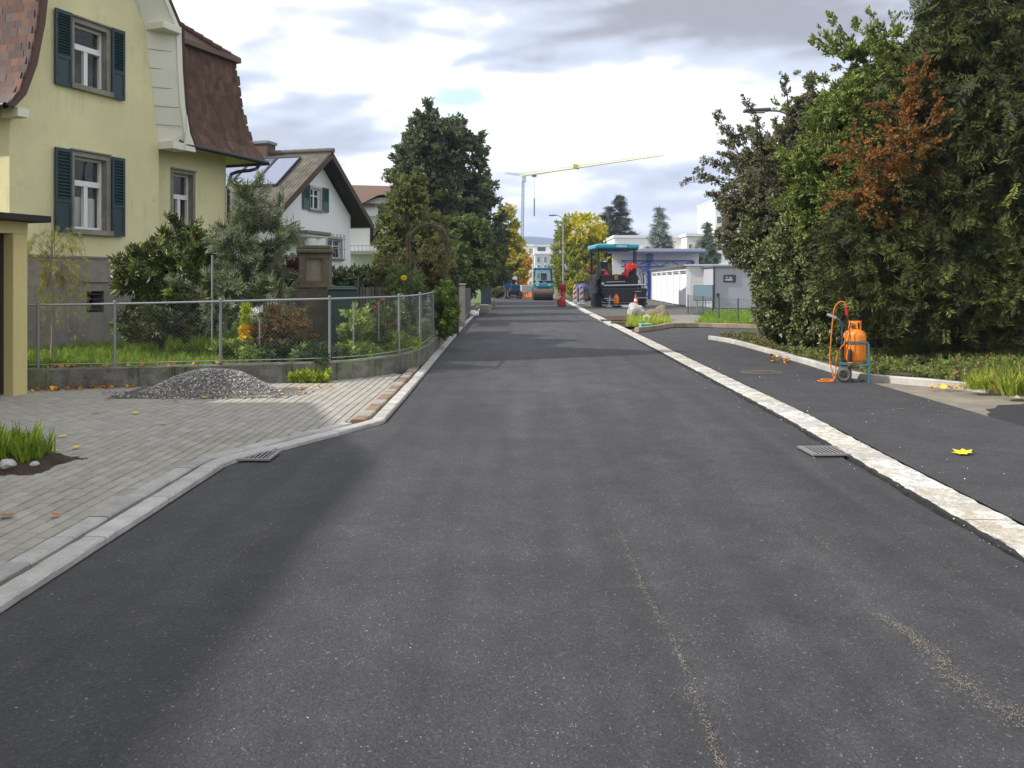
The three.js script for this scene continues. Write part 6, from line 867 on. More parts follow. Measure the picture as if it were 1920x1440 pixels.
{ // asphalt paver seen from behind
  const D = 53, x = at(1159, 0, D).x, T = thing('asphalt_paver', 'dark asphalt paver with turquoise roof parked beside the road', 'paver', [x, 0, -D], 0.08);
  const X = (px) => (px - 1159) / F * D, Y = (py) => hgt(py, D);
  part(T, 'roof', rbox(X(1197) - X(1117), 0.3, 3.6, 0.1, [X(1157), Y(462), -1.4]), phys('#2f9aac', 0.4, { clearcoat: 0.4 })); part(T, 'roof_rim', rbox(X(1195) - X(1121), 0.1, 3.4, 0.03, [X(1158), Y(467.5), -1.4]), mat('#16303c', 0.6));
  part(T, 'roof_lettering', plate(0.98, 0.22, [X(1163), Y(461.5), 0.403]), textMat('VÖGELE', '#e8f4f2', '#2f9aac', 512, 116, 'bold 92px sans-serif'));
  for (const [px, z, w, m] of [[1122, -0.1, 0.14, mat('#24443f', 0.5)], [1122, -2.6, 0.1, machineBlack], [1189, 0.0, 0.1, machineBlack], [1197, -0.6, 0.06, machineBlack], [1152, -2.6, 0.07, machineBlack]]) part(T, 'roof_post', beam([X(px), 1.6, z], [X(px), Y(468), z], w, w), m);
  part(T, 'engine_body', rbox(2.5, 1.5, 2.6, 0.08, [0, 1.25, -2.2]), machineBlack); part(T, 'operator_platform', rbox(2.6, 0.12, 1.5, 0.03, [0, 1.72, -0.6]), mat('#26282b', 0.7));
  part(T, 'control_console', [rbox(0.55, 0.7, 0.6, 0.05, [X(1184), 2.15, -0.3]), rbox(0.7, 0.1, 0.5, 0.03, [X(1184), 2.52, -0.2], [0.3, 0, 0])], mat('#2b2a2c', 0.6)); part(T, 'seat', [rbox(0.5, 0.14, 0.5, 0.04, [X(1136), 2.1, -0.5]), rbox(0.5, 0.7, 0.14, 0.05, [X(1136), 2.45, -0.72])], mat('#2c2e34', 0.8));
  part(T, 'exhaust', cyl(0.07, 0.07, 0.9, [X(1146), 2.6, -1.6], null, 12), silver);
  part(T, 'rear_panel', rbox(2.3, 0.9, 0.2, 0.04, [X(1161), 1.5, 0.1]), mat('#25252a', 0.65)); const tri = part(T, 'reflector_triangle', prism([[-0.2, 0], [0.2, 0], [0, 0.34]], 0.01).translate(X(1135), 1.95, 0.24), mat('#c02a26', 0.5)); part(tri, 'triangle_centre', prism([[-0.08, 0], [0.08, 0], [0, 0.14]], 0.006).translate(X(1135), 2.02, 0.247), mat('#d8584a', 0.5));
  part(T, 'warning_label', plate(0.22, 0.36, [X(1154), 1.85, 0.206]), mat('#9a8220', 0.6)); part(T, 'yellow_plate', plate(0.28, 0.12, [X(1131), 2.28, -0.02]), mat('#8f8648', 0.6));
  for (let k = 0; k < 3; k++) part(T, 'hydraulic_hose', tube([[X(1165 + k * 8), 1.8, 0.2], [X(1168 + k * 7), 1.4, 0.42], [X(1160 + k * 9), 1.15, 0.5]], 0.025, 16, 6), machineBlack);
  part(T, 'walkway_rail', [bar([X(1128), Y(535.5), 0.78], [X(1206), Y(534), 0.78], 0.05, 8)], silver); part(T, 'walkway_rail', [bar([X(1132), Y(529), 0.7], [X(1168), Y(528), 0.7], 0.025, 8)], silver);
  part(T, 'screed', rbox(X(1207) - X(1128), 0.86, 0.9, 0.05, [X(1167), 0.72, 0.5]), mat('#1f2023', 0.55)); part(T, 'screed_plate', rbox(X(1208) - X(1126), 0.12, 0.7, 0.02, [X(1167), 0.2, 0.62]), mat('#35322f', 0.5, { metalness: 0.5 })); part(T, 'step', rbox(0.56, 0.05, 0.3, 0.01, [X(1196), 0.56, 1.0]), silver); part(T, 'step', rbox(0.5, 0.05, 0.26, 0.01, [X(1134), 0.52, 1.0]), silver);
  part(T, 'screed_handle', bar([X(1184), 0.95, 0.96], [X(1196), 0.95, 0.96], 0.02), silver);
  for (const px of [1121, 1203]) { const w = part(T, 'crawler_track', (() => { const s = new THREE.Shape(); s.absarc(0.42, 0.42, 0.4, Math.PI / 2, -Math.PI / 2, false); s.absarc(-2.0, 0.42, 0.4, -Math.PI / 2, Math.PI / 2, false); return flat(new THREE.ExtrudeGeometry(s, { depth: 0.36, bevelEnabled: false, curveSegments: 10 }).rotateY(-Math.PI / 2).translate(X(px) + 0.18, 0, 0.1)); })(), rubberTyre); for (let k = 0; k < 6; k++) part(w, 'track_pad', rbox(0.38, 0.09, 0.05, 0.01, [X(px), 0.08 + k * 0.14, 0.1 + 0.42 * Math.sin((k + 0.6) / 6.2 * Math.PI) + 0.02]), mat('#2d2c2b', 0.9)); }
  part(T, 'side_arm', [beam([X(1117), 1.0, 0.6], [X(1119), 1.4, -1.8], 0.12, 0.2)], machineBlack); part(T, 'side_arm', [beam([X(1208), 1.0, 0.6], [X(1206), 1.4, -1.8], 0.12, 0.2)], machineBlack); part(T, 'work_lamp', [rbox(0.16, 0.16, 0.1, 0.02, [X(1127), 1.42, 0.5])], silver); part(T, 'side_panel', rbox(0.3, 0.8, 0.2, 0.05, [X(1206), 1.5, 0.2]), mat('#c9cacc', 0.5));
  part(T, 'crank_lever', bar([X(1203), 1.2, 0.6], [X(1203), 2.05, 0.55], 0.04, 8), machineBlack);
  const J = thing('red_jacket', 'bright red work jacket hung over the paver console', 'jacket', [x + X(1182), Y(503), -D + 0.15], 0.08), g = new THREE.SphereGeometry(0.42, 22, 16), q = g.attributes.position; for (let i = 0; i < q.count; i++) { const px = q.getX(i), py = q.getY(i), pz = q.getZ(i), n = 1 + 0.35 * nz(px * 4, py * 5, pz * 4); q.setXYZ(i, px * 0.95 * n - (py < -0.1 ? 0.22 : 0), Math.min(0.34, py * n * (px < -0.05 ? 1.5 : 0.8)) + (px < 0 ? -0.06 : 0.04), pz * 0.6 * n); } g.computeVertexNormals(); part(J, 'jacket_body', flat(g), mat('#cf2a22', 0.75)); part(J, 'sleeve', taper([[-0.2, 0, 0.2], [-0.26, -0.25, 0.26], [-0.3, -0.5, 0.22]], [0.1, 0.09, 0.06], 8), mat('#cf3a2c', 0.75));
  const gc = thing('small_gas_cylinder', 'orange gas cylinder standing behind the asphalt paver', 'gas cylinder', [x + X(1150), 0.2, -D + 1.45]); part(gc, 'body', lathe([[0, 0], [0.15, 0.01], [0.165, 0.05], [0.165, 0.38], [0.13, 0.46], [0.07, 0.49], [0, 0.49]], null, 24), mat('#d8741a', 0.45)); part(gc, 'collar', lathe([[0.085, 0.48], [0.085, 0.6], [0.08, 0.6], [0.08, 0.48]], null, 18), mat('#d8741a', 0.45)); part(gc, 'stand', [rbox(0.36, 0.03, 0.36, 0.008, [0, -0.018, 0]), ...[[-1, -1], [1, -1], [-1, 1], [1, 1]].map(([a, b]) => bar([a * 0.15, -0.2, b * 0.15], [a * 0.15, -0.03, b * 0.15], 0.015))], machineBlack);
  const bs = thing('marker_post', 'grey marker post on a round foot behind the paver', 'post', [x + X(1135), 0, -D + 2.0]); part(bs, 'foot', lathe([[0, 0], [0.2, 0], [0.2, 0.05], [0.08, 0.09], [0, 0.09]], null, 20), concrete); part(bs, 'pole', bar([0, 0.08, 0], [0.06, 0.72, 0], 0.03, 8), silver); part(bs, 'arm', bar([-0.12, 0.42, 0], [0.3, 0.44, 0], 0.025, 8), silver);
  single('white_board', 'flat white board lying on the ground behind the paver', 'board', [rbox(0.85, 0.14, 0.5, 0.03)], mat('#d8dade', 0.6), [x + X(1171), 0.07, -D + 2.2], 0.1);
}
{ // small blue machine on the left
  const D = 76, x = at(960, 0, D).x, T = thing('mini_dumper', 'small blue site dumper standing at the left road edge', 'dumper', [x, 0, -D], 0.15);
  part(T, 'chassis', rbox(1.0, 0.36, 1.9, 0.04, [0.15, 0.55, -0.3]), machineBlack); part(T, 'hood', rbox(0.86, 0.6, 0.9, 0.08, [0.22, 1.0, 0.15]), mat('#1f4a66', 0.45)); part(T, 'skip', (() => { const g = new THREE.BoxGeometry(0.8, 0.5, 0.9), q = g.attributes.position; for (let i = 0; i < q.count; i++) if (q.getY(i) < 0) { q.setX(i, q.getX(i) * 0.6); q.setZ(i, q.getZ(i) * 0.7); } g.computeVertexNormals(); return flat(g.translate(-0.5, 1.3, 0.1)); })(), mat('#2a62b8', 0.5)); part(T, 'skip_cover', ball(0.36, [-0.5, 1.58, 0.1], [1.1, 0.4, 1.1], 10), mat('#3a78d0', 0.6));
  part(T, 'roll_bar', tube([[-0.18, 1.2, -0.6], [-0.18, 2.0, -0.6], [0.62, 2.0, -0.6], [0.62, 1.2, -0.6]], 0.04, 24, 8), machineBlack); part(T, 'seat', [rbox(0.4, 0.1, 0.4, 0.03, [0.22, 1.32, -0.4]), rbox(0.4, 0.4, 0.1, 0.03, [0.22, 1.55, -0.6])], machineBlack);
  for (const [a, b] of [[-0.38, 0.4], [0.68, 0.4], [-0.38, -1], [0.68, -1]]) { const w = part(T, 'wheel', torus(0.26, 0.12, [a, 0.38, b], [0, Math.PI / 2, 0], 20), rubberTyre); part(w, 'rim', cyl(0.2, 0.2, 0.16, [a, 0.38, b], [0, 0, Math.PI / 2], 14), silver); }
  part(T, 'front_blade', rbox(1.2, 0.16, 0.12, 0.03, [0.15, 0.2, 0.72]), mat('#6a4038', 0.6));
}
// road works: guide boards, barrier, materials
function guideBoard(label, px, py, D, h, lamp) {
  const p = at(px, 0, D), T = thing('guide_board', label, 'barrier', [p.x, 0, -D], 0.04, 'red and white guide boards'), w = 0.26; part(T, 'foot', rbox(0.5, 0.1, 0.36, 0.03, [0, 0.05, 0]), mat('#a9b8b8', 0.8)); part(T, 'post', box(0.05, h + 0.1, 0.04, [0, h / 2 + 0.06, -0.04]), galv);
  const y0 = 0.16, bd = part(T, 'board', rbox(w, h, 0.03, 0.01, [0, y0 + h / 2, 0]), mat('#dcd8d2', 0.6)), red = mat('#b8283a', 0.6);
  for (let k = 0; k < 3; k++) { const yb = y0 + h * (0.02 + k * 0.36), i = 0.02, a = -w / 2 + i, b = w / 2 - i, pts = [[a, yb + 0.02], [b, yb + 0.2], [b, yb + 0.36], [a, yb + 0.18]].map(([u, v]) => [u, Math.min(y0 + h - 0.02, v)]); part(bd, 'red_stripe', prism(pts, 0.003).translate(0, 0, 0.0185), red); }
  if (lamp) part(T, 'lamp', [cyl(0.06, 0.06, 0.06, [0, y0 + h + 0.04, 0]), ball(0.055, [0, y0 + h + 0.1, 0])], mat('#cfc39a', 0.4));
}
guideBoard('red and white striped guide board with lamp on top', 1078, 566, 61, 1.02, true);
guideBoard('red and white striped guide board right of the lamp-topped one', 1090, 569, 57.5, 1.12, false);
{
  const D = 82, p = at(962, 0, D), T = thing('road_barrier', 'red and white road barrier sign behind the blue dumper', 'barrier', [p.x, 0, -D]); part(T, 'frame', [bar([-0.35, 0, 0], [-0.35, 2.0, 0], 0.03), bar([0.35, 0, 0], [0.35, 2.0, 0], 0.03)], galv); for (const [y0, y1, c] of [[1.05, 1.45, '#dedcd8'], [1.46, 1.72, '#a8382c'], [1.73, 2.1, '#dedcd8']]) part(T, 'barrier_panel', rbox(0.76, y1 - y0, 0.04, 0.01, [0, (y0 + y1) / 2, 0.04]), mat(c, 0.6));
  for (let k = 0; k < 5; k++) { const q = at(977 + k * 5, 0, 88 - k), B = single('orange_crate', ['orange material crate nearest to the blue dumper', 'dark orange crate second from the blue dumper', 'pale orange crate in the middle of the crate row', 'orange crate second from the roller', 'dark orange crate nearest to the roller'][k], 'crate', [rbox(0.5, 0.42, 0.5, 0.03, [0, 0.21, 0]), rbox(0.42, 0.06, 0.42, 0.02, [0, 0.45, 0])], mat(['#d07a34', '#c8602c', '#d89a50'][k % 3], 0.7), [q.x, 0, q.z], 0.2 * k, 'orange crates beside the roller'); }
  const s = at(988, 0, 94); const Pm = thing('white_pallet', 'pale stack of kerb stones left of the roller', 'stack', [s.x, 0, s.z], 0.1); for (let r = 0; r < 3; r++) for (let k = 0; k < 3; k++) part(Pm, 'stone', rbox(1.3, 0.24, 0.3, 0.02, [rr(-0.04, 0.04), 0.55 + r * 0.25, (k - 1) * 0.33]), granite); part(Pm, 'pallet', rbox(1.5, 0.14, 1.1, 0.01, [0, 0.32, 0]), mat('#8a7656', 0.9)); part(Pm, 'pallet_feet', [rbox(0.14, 0.25, 1.0, 0.01, [-0.6, 0.125, 0]), rbox(0.14, 0.25, 1.0, 0.01, [0.6, 0.125, 0])], mat('#8a7656', 0.9));
  const sh = at(1047, 0, 80), S2 = thing('gravel_bank', 'pale gravel bank right of the roller', 'gravel', [sh.x, 0, sh.z]); part(S2, 'heap_body', loft([...Array(9).keys()].map((j) => [...Array(15).keys()].map((i) => { const u = i / 7 - 1, v = j / 4 - 1; return V(u * 0.9, 0.7 * Math.max(0, 1 - Math.hypot(u, v)) * (1 + 0.3 * nz(u * 3, v * 3)), v * 0.9); }))), mat('#c9bfae', 0.95, { map: concreteMap }));
  const tp = at(1092, 0, 66), TP = thing('covered_pump', 'site generator under a dark blue tarpaulin behind the guide boards', 'generator', [tp.x, 0, tp.z]); part(TP, 'housing', rbox(0.8, 0.8, 0.6, 0.05, [0, 0.6, 0]), mat('#55585c', 0.7)); part(TP, 'tarpaulin', (() => { const g = new THREE.SphereGeometry(0.55, 20, 12, 0, 6.283, 0, 1.9), q = g.attributes.position; for (let i = 0; i < q.count; i++) q.setXYZ(i, q.getX(i) * (1 + 0.15 * nz(q.getX(i) * 5, q.getY(i) * 5, q.getZ(i) * 5)), q.getY(i) * 0.75 + 1.0, q.getZ(i) * 0.9); g.computeVertexNormals(); return flat(g); })(), mat('#3a3f7a', 0.7)); for (const s2 of [-0.3, 0.3]) part(TP, 'leg', box(0.08, 0.22, 0.4, [s2, 0.11, 0]), machineBlack);
  // boulders, boards and teal box by the side drive
  const stone = (px, py, D, w, h, d, m, lab, sd) => { const p = at(px, py, D), g = new THREE.IcosahedronGeometry(0.5, 3), q = g.attributes.position; for (let i = 0; i < q.count; i++) { const X = q.getX(i), Y = q.getY(i), Z = q.getZ(i), n = 1 + 0.5 * nz(X * 2.2 + sd, Y * 2.2, Z * 2.2) + 0.12 * nz(X * 7, Y * 7 + sd, Z * 7); q.setXYZ(i, X * n * w, Math.max(-0.35, Y * n) * h + h * 0.35, Z * n * d); } g.computeVertexNormals(); single('boulder', lab, 'boulder', flat(g), m, [p.x, 0.0, -D], sd, 'boulders on the verge'); };
  const bs = mat('#f2eee6', 0.9, { map: graniteMap, bumpMap: roughRelief, bumpScale: 0.02 }), bs2 = mat('#e4d8c6', 0.9, { map: concreteMap, bumpMap: roughRelief, bumpScale: 0.02 });
  stone(1193, 590, 35, 0.7, 0.82, 0.7, bs, 'largest pale boulder with a flat top beside the paver', 1.3); stone(1238, 590, 34.5, 0.62, 0.62, 0.6, bs2, 'brownish boulder at the edge of the garden path', 4.1); stone(1215, 596, 33.6, 0.6, 0.26, 0.4, bs, 'low flat pale boulder between the two larger ones', 7.7); stone(1222, 583, 37, 0.7, 0.4, 0.5, bs2, 'half buried reddish boulder behind the flat one', 9.2);
  const pts = []; for (let i = 0; i < 700; i++) { const u = rr(1178, 1255), v = rr(598, 613), p = gd(u, v, 0); pts.push([p, UPV]); } const gt = thing('grass_mound', 'small grass mound below the boulders', 'grass'); scatterLeaves(gt, 'blades', pts, SP.blade, leafMat, [0.14, 0.3], ['#7d9a34', '#8aa03a', '#a0a040', '#6a7e30'], { out: 1.5, mess: 0.4 });
  for (const [px, py, D, l, ry, lab] of [[1166, 603, 33.2, 1.7, 0.1, 'long grey plank lying on the dirt beside the kerb'], [1176, 609, 31, 1.2, -0.06, 'weathered plank nearest to the white kerb']]) { const p = at(px, py, D); single('plank', lab, 'plank', rbox(l, 0.05, 0.22, 0.008), mat('#b3a898', 0.9, { map: woodMap }), [p.x, 0.06, -D], ry); }
  const tb = gd(1204, 619, 0), Tb = thing('turquoise_box', 'small turquoise plastic box lying beside the kerb', 'box', [tb.x + 0.1, 0.045, tb.z], 0.2), tm = mat('#62b0a4', 0.6); part(Tb, 'box_body', rbox(0.36, 0.13, 0.24, 0.02, [0, 0.065, 0]), tm); part(Tb, 'lid', rbox(0.38, 0.03, 0.26, 0.01, [0, 0.146, 0]), mat('#7cc4b8', 0.6)); part(Tb, 'label_mark', box(0.04, 0.05, 0.004, [-0.12, 0.07, 0.122]), ironBlack);
}
// ---------------------------------------------------------------- worker in red
{
  const D = 53, p = at(1056, 0, D), J = { hip: [0.0, 0.86, 0], chest: [-0.02, 1.22, 0.06], neck: [-0.03, 1.4, 0.1], head: [-0.05, 1.52, 0.15], lk: [-0.1, 0.48, 0.1], lf: [-0.06, 0.07, 0.02], rk: [0.12, 0.48, 0.06], rf: [0.1, 0.07, -0.06], ls: [-0.2, 1.32, 0.06], le: [-0.27, 1.05, 0.12], lh: [-0.22, 0.86, 0.3], rs: [0.17, 1.32, 0.06], re: [0.24, 1.06, 0.1], rh: [0.2, 0.86, 0.26], lt: [-0.06, 0.04, 0.16], rt: [0.11, 0.04, 0.1] };
  const B = [['hip', 'chest', 0.15, 0.17], ['chest', 'neck', 0.15, 0.06], ['neck', 'head', 0.055, 0.1], ['hip', 'lk', 0.11, 0.075], ['lk', 'lf', 0.075, 0.05], ['hip', 'rk', 0.11, 0.075], ['rk', 'rf', 0.075, 0.05], ['chest', 'ls', 0.1, 0.075], ['ls', 'le', 0.065, 0.05], ['le', 'lh', 0.05, 0.032], ['chest', 'rs', 0.1, 0.075], ['rs', 're', 0.065, 0.05], ['re', 'rh', 0.05, 0.032], ['lf', 'lt', 0.05, 0.04], ['rf', 'rt', 0.05, 0.04]];
  for (const [h, s] of [['lh', -1], ['rh', 1]]) for (let k = 0; k < 5; k++) { const a = J[h], q = h + k, ex = k === 4 ? [a[0] - s * 0.04, a[1] - 0.02, a[2] + 0.03] : [a[0] + (k - 1.5) * 0.02, a[1] - 0.07 + Math.abs(k - 1.5) * 0.008, a[2] + 0.06]; J[q] = ex; B.push([h, q, 0.014, 0.009]); }
  const N = 84, S = 1.1, mc = new MarchingCubes(N, mat('#fff'), false, false, 120000); mc.isolation = 0; const C0 = [0, 0.8, 0.08];
  const fld = mc.field; let i = 0; for (let z = 0; z < N; z++) for (let y = 0; y < N; y++) for (let x = 0; x < N; x++) {
    const P = [C0[0] + ((x - N / 2) / (N / 2)) * S * 0.82, C0[1] + ((y - N / 2) / (N / 2)) * S * 0.82, C0[2] + ((z - N / 2) / (N / 2)) * S * 0.82]; let d = 9;
    for (const [a, b, r0, r1] of B) { const A = J[a], E = J[b], v = [E[0] - A[0], E[1] - A[1], E[2] - A[2]], w = [P[0] - A[0], P[1] - A[1], P[2] - A[2]], t = Math.max(0, Math.min(1, (v[0] * w[0] + v[1] * w[1] + v[2] * w[2]) / (v[0] ** 2 + v[1] ** 2 + v[2] ** 2))), q = Math.hypot(w[0] - v[0] * t, w[1] - v[1] * t, w[2] - v[2] * t) - lerp(r0, r1, t), k = 0.03, h = Math.max(0, Math.min(1, 0.5 + 0.5 * (d - q) / k)); d = lerp(d, q, h) - k * h * (1 - h); }
    fld[i++] = -d;
  }
  mc.update(); const n = mc.count ?? mc.geometry.drawRange.count, pos = mc.positionArray.slice(0, n * 3), nor = mc.normalArray.slice(0, n * 3), col = new Float32Array(n * 3), K = new THREE.Color();
  for (let k = 0; k < n; k++) { const X = C0[0] + pos[k * 3] * S * 0.82, Y = C0[1] + pos[k * 3 + 1] * S * 0.82, Z = C0[2] + pos[k * 3 + 2] * S * 0.82; pos[k * 3] = X; pos[k * 3 + 1] = Y; pos[k * 3 + 2] = Z; K.set(Y > 1.42 ? (Y > 1.52 || Z < 0.11 ? '#2e2622' : '#b58a72') : Y < 0.11 ? '#2c2422' : Z > 0.24 && Y < 0.92 && Y > 0.7 ? '#b58a72' : Y < 0.88 ? '#c8322c' : '#9c1a22'); col.set([K.r, K.g, K.b], k * 3); }
  const g = new THREE.BufferGeometry(); g.setAttribute('position', new THREE.BufferAttribute(pos, 3)); g.setAttribute('normal', new THREE.BufferAttribute(nor, 3)); g.setAttribute('color', new THREE.BufferAttribute(col, 3));
  const T = thing('person', 'worker in red jacket and bright red trousers standing at the kerb', 'person', [p.x, 0.0, -D], -0.7); T.scale.setScalar(0.98);
  const m = part(T, 'body', g, new THREE.MeshStandardMaterial({ vertexColors: true, roughness: 0.8, side: THREE.DoubleSide }));
  part(m, 'nose', ball(0.016, [-0.06, 1.5, 0.255], [0.8, 1, 1], 6), mat('#b58a72', 0.7)); for (const s of [-1, 1]) part(m, 'ear', ball(0.022, [-0.05 + s * 0.1, 1.51, 0.14], [0.4, 1, 0.7], 6), mat('#b58a72', 0.7));
  part(m, 'reflective_band', [torus(0.098, 0.016, [-0.075, 0.36, 0.07], [Math.PI / 2, 0, 0], 16)], mat('#d8d4c8', 0.5)); part(m, 'reflective_band', [torus(0.096, 0.016, [0.115, 0.36, 0.02], [Math.PI / 2, 0, 0], 16)], mat('#d8d4c8', 0.5));
  const q = at(1051, 0, 52.6), c = thing('red_basket', 'red plastic tool basket standing in front of the worker', 'basket', [q.x, 0, q.z]); part(c, 'tub', lathe([[0, 0.02], [0.17, 0.02], [0.23, 0.42], [0.245, 0.43], [0.22, 0.42], [0.16, 0.04], [0, 0.04]], null, 20), mat('#c83a30', 0.6)); part(c, 'handle', tube([[-0.22, 0.42, 0], [-0.16, 0.58, 0], [0.16, 0.58, 0], [0.22, 0.42, 0]], 0.014, 16, 6), mat('#dcd0c4', 0.6));
}
// ---------------------------------------------------------------- lamps, garages, hall, crane, far buildings
{
  const lampPost = (label, px, D, headPx, headPy, side, py0) => { const p = at(px, 0, D), hy = hgt(headPy, D), hx = (headPx - px) / F * D, T = thing('street_lamp', label, 'street lamp', [p.x, 0, -D]); part(T, 'pole', taper([[0, 0, 0], [0, hy * 0.5, 0], [0, hy - 0.7, 0]], [0.085, 0.07, 0.05], 12), galv); part(T, 'arm', tube([[0, hy - 0.75, 0], [hx * 0.08, hy - 0.25, 0], [hx * 0.4, hy - 0.02, 0], [hx * 0.8, hy + 0.02, 0]], 0.035, 20, 8), galv); part(T, 'lamp_head', rbox(Math.abs(hx) * 0.34 + 0.3, 0.09, 0.26, 0.035, [hx * 0.92, hy + 0.02, 0], [0, 0, side * -0.05]), mat('#5c6470', 0.5)); part(T, 'lamp_glass', rbox(Math.abs(hx) * 0.2 + 0.2, 0.03, 0.2, 0.01, [hx * 0.92, hy - 0.04, 0]), mat('#c8ccd0', 0.3)); part(T, 'base_collar', cyl(0.12, 0.11, 0.3, [0, 0.15, 0], null, 12), galv); };
  lampPost('tall grey street lamp with curved arm behind the worker', 1056, 75, 1034, 404, -1);
  lampPost('street lamp mostly hidden in the tree, only its head showing', 1500, 24, 1412, 208, -1);
}
const shedWhite = mat('#e4e4e2', 0.8), doorWhite = mat('#eeeeec', 0.55), blueSteel = mat('#2c4fa8', 0.5);
{ // row of garages, doors towards the road
  const a = at(1287, 0, 53), b = at(1222, 0, 73), dx = b.x - a.x, dz = b.z - a.z, L = Math.hypot(dx, dz), ry = Math.atan2(-dz, dx), T = thing('garage_row', 'row of white garages with flat roof and ribbed doors', 'garage', [a.x, 0, a.z], ry), h = 2.5; // x runs away along the row, z = outwards to the left is negative
  const out = -1, n = 6, w = L / n; // doors face local -z side
  part(T, 'wall', bx(0, L, 2.25, h, 0.0, 0.25), shedWhite); part(T, 'end_wall', bx(0.0, 0.2, 0, h, 0.252, 5.6), mat('#d2d2d0', 0.88, { bumpMap: fineRelief, bumpScale: 0.004 })); part(T, 'back_wall', bx(0.202, L, 0, h, 5.4, 5.6), shedWhite); part(T, 'roof_slab', rbox(L + 0.3, 0.12, 6.0, 0.02, [L / 2, h + 0.062, 2.8]), mat('#b9b9ba', 0.8)); part(T, 'fascia', bx(-0.16, L + 0.16, h + 0.0, h + 0.124, -0.215, -0.201), zinc);
  for (let k = 0; k <= n; k++) part(T, 'pier', bx(Math.max(0, k * w - 0.16), Math.min(L, k * w + 0.16), 0, 2.248, 0.0, 0.249), shedWhite);
  for (let k = 0; k < n; k++) { const d = part(T, 'garage_door', bx(k * w + 0.17, (k + 1) * w - 0.17, 0.02, 2.2, 0.1, 0.14), doorWhite); for (let q = 0; q < 10; q++) { const x0 = k * w + 0.2 + q * (w - 0.4) / 10; part(d, 'door_rib', bx(x0 + 0.02, x0 + (w - 0.4) / 10 - 0.02, 0.06, 2.0, 0.08, 0.1), doorWhite); } part(d, 'vent_slot', bx(k * w + 0.3, (k + 1) * w - 0.3, 2.04, 2.15, 0.085, 0.1), mat('#55585e', 0.7)); part(d, 'handle', bx((k + 0.5) * w - 0.06, (k + 0.5) * w + 0.06, 1.0, 1.04, 0.04, 0.08), ironDark); }
  part(T, 'wall_lamp', rbox(0.12, 0.2, 0.2, 0.03, [-0.06, 2.2, 1.55]), ironDark);
}
{ // grey shed wall with a sign, seen right of the garages
  const D = 50, x0 = at(1340, 0, D).x, T = thing('grey_shed', 'flat roofed grey shed with a small dark sign beside the hedge', 'shed', [x0, 0, -D]), h = hgt(501, D);
  part(T, 'wall', bx(0, 5, 0, h, -6, 0), mat('#a9abb0', 0.85, { map: null, bumpMap: fineRelief, bumpScale: 0.004 })); part(T, 'roof_edge', bx(-0.1, 5.1, h, h + 0.1, -6.1, 0.1), zinc); part(T, 'downpipe', bar([-0.05, 0, 0.06], [-0.05, h, 0.06], 0.05, 10), ironDark);
  const sx = (1368 - 1340) / F * D; const s = part(T, 'sign', rbox(0.72, 0.44, 0.04, 0.01, [sx, hgt(522, D), 0.03]), mat('#3c3e42', 0.6)); const tm = (() => { const c = document.createElement('canvas'); c.width = 256; c.height = 144; const x = c.getContext('2d'); x.fillStyle = '#3c3e42'; x.fillRect(0, 0, 256, 144); x.fillStyle = '#c8cacc'; x.fillRect(20, 92, 170, 26); x.beginPath(); x.moveTo(110, 74); x.lineTo(140, 30); x.lineTo(190, 74); x.fill(); x.fillRect(30, 34, 52, 12); x.fillRect(30, 58, 70, 10); const t = new THREE.CanvasTexture(c); t.colorSpace = THREE.SRGBColorSpace; return new THREE.MeshStandardMaterial({ map: t, roughness: 0.6 }); })(); part(s, 'sign_print', plate(0.66, 0.38, [sx, hgt(522, D), 0.053]), tm);
  part(T, 'wall_box', rbox(0.14, 0.2, 0.1, 0.02, [(1343 - 1340) / F * D + 0.1, hgt(553, D), 0.05]), ironDark);
}
{ // glazed notice board on legs
  const D = 41, c = at(1318, 0, D), T = thing('notice_board', 'glazed notice board on thin legs in front of the garages', 'notice board', [c.x, 0, -D], 0.06), w = 37 / F * D, y0 = hgt(564, D), y1 = hgt(534, D); part(T, 'case', rbox(w, y1 - y0, 0.12, 0.02, [0, (y0 + y1) / 2, 0]), mat('#8d959c', 0.5, { metalness: 0.3 })); part(T, 'glass_front', box(w - 0.08, y1 - y0 - 0.08, 0.01, [0, (y0 + y1) / 2, 0.066]), phys('#9fb4c4', 0.12, { clearcoat: 1 })); for (const s of [-0.3, 0.12]) part(T, 'leg', bar([s * w, 0, 0], [s * w, y0, 0], 0.022, 8), galv); part(T, 'leg', bar([w / 2 + 0.02, 0, -0.02], [w / 2 + 0.02, y1, -0.02], 0.035, 8), ironDark); part(T, 'cross_brace', bar([-0.4 * w, y0 - 0.1, 0], [0.4 * w, y0 - 0.1, 0], 0.014, 6), galv);
}
{ // green wire mesh fence along the lawn
  const T = thing('wire_mesh_fence', 'low green wire mesh fence along the right-hand lawn', 'fence'), g = mat('#3a5048', 0.6), pts = [[1290, 40], [1318, 36], [1348, 33], [1384, 30.6], [1420, 29.6]].map(([px, D]) => at(px, 0, D).setY(0)); pts.forEach((p) => part(T, 'post', bar([p.x, 0, p.z], [p.x, 0.95, p.z], 0.025, 8), g)); const w = []; for (let i = 1; i < pts.length; i++) { const a = pts[i - 1], b = pts[i]; for (let y = 0.1; y < 0.95; y += 0.2) w.push(bar([a.x, y, a.z], [b.x, y, b.z], 0.004, 3)); const n = Math.round(a.distanceTo(b) / 0.1); for (let k = 0; k < n; k++) { const q = a.clone().lerp(b, k / n); w.push(bar([q.x, 0.08, q.z], [q.x, 0.92, q.z], 0.003, 3)); } } part(T, 'wire_mesh', w, g, { kind: 'stuff' });
}
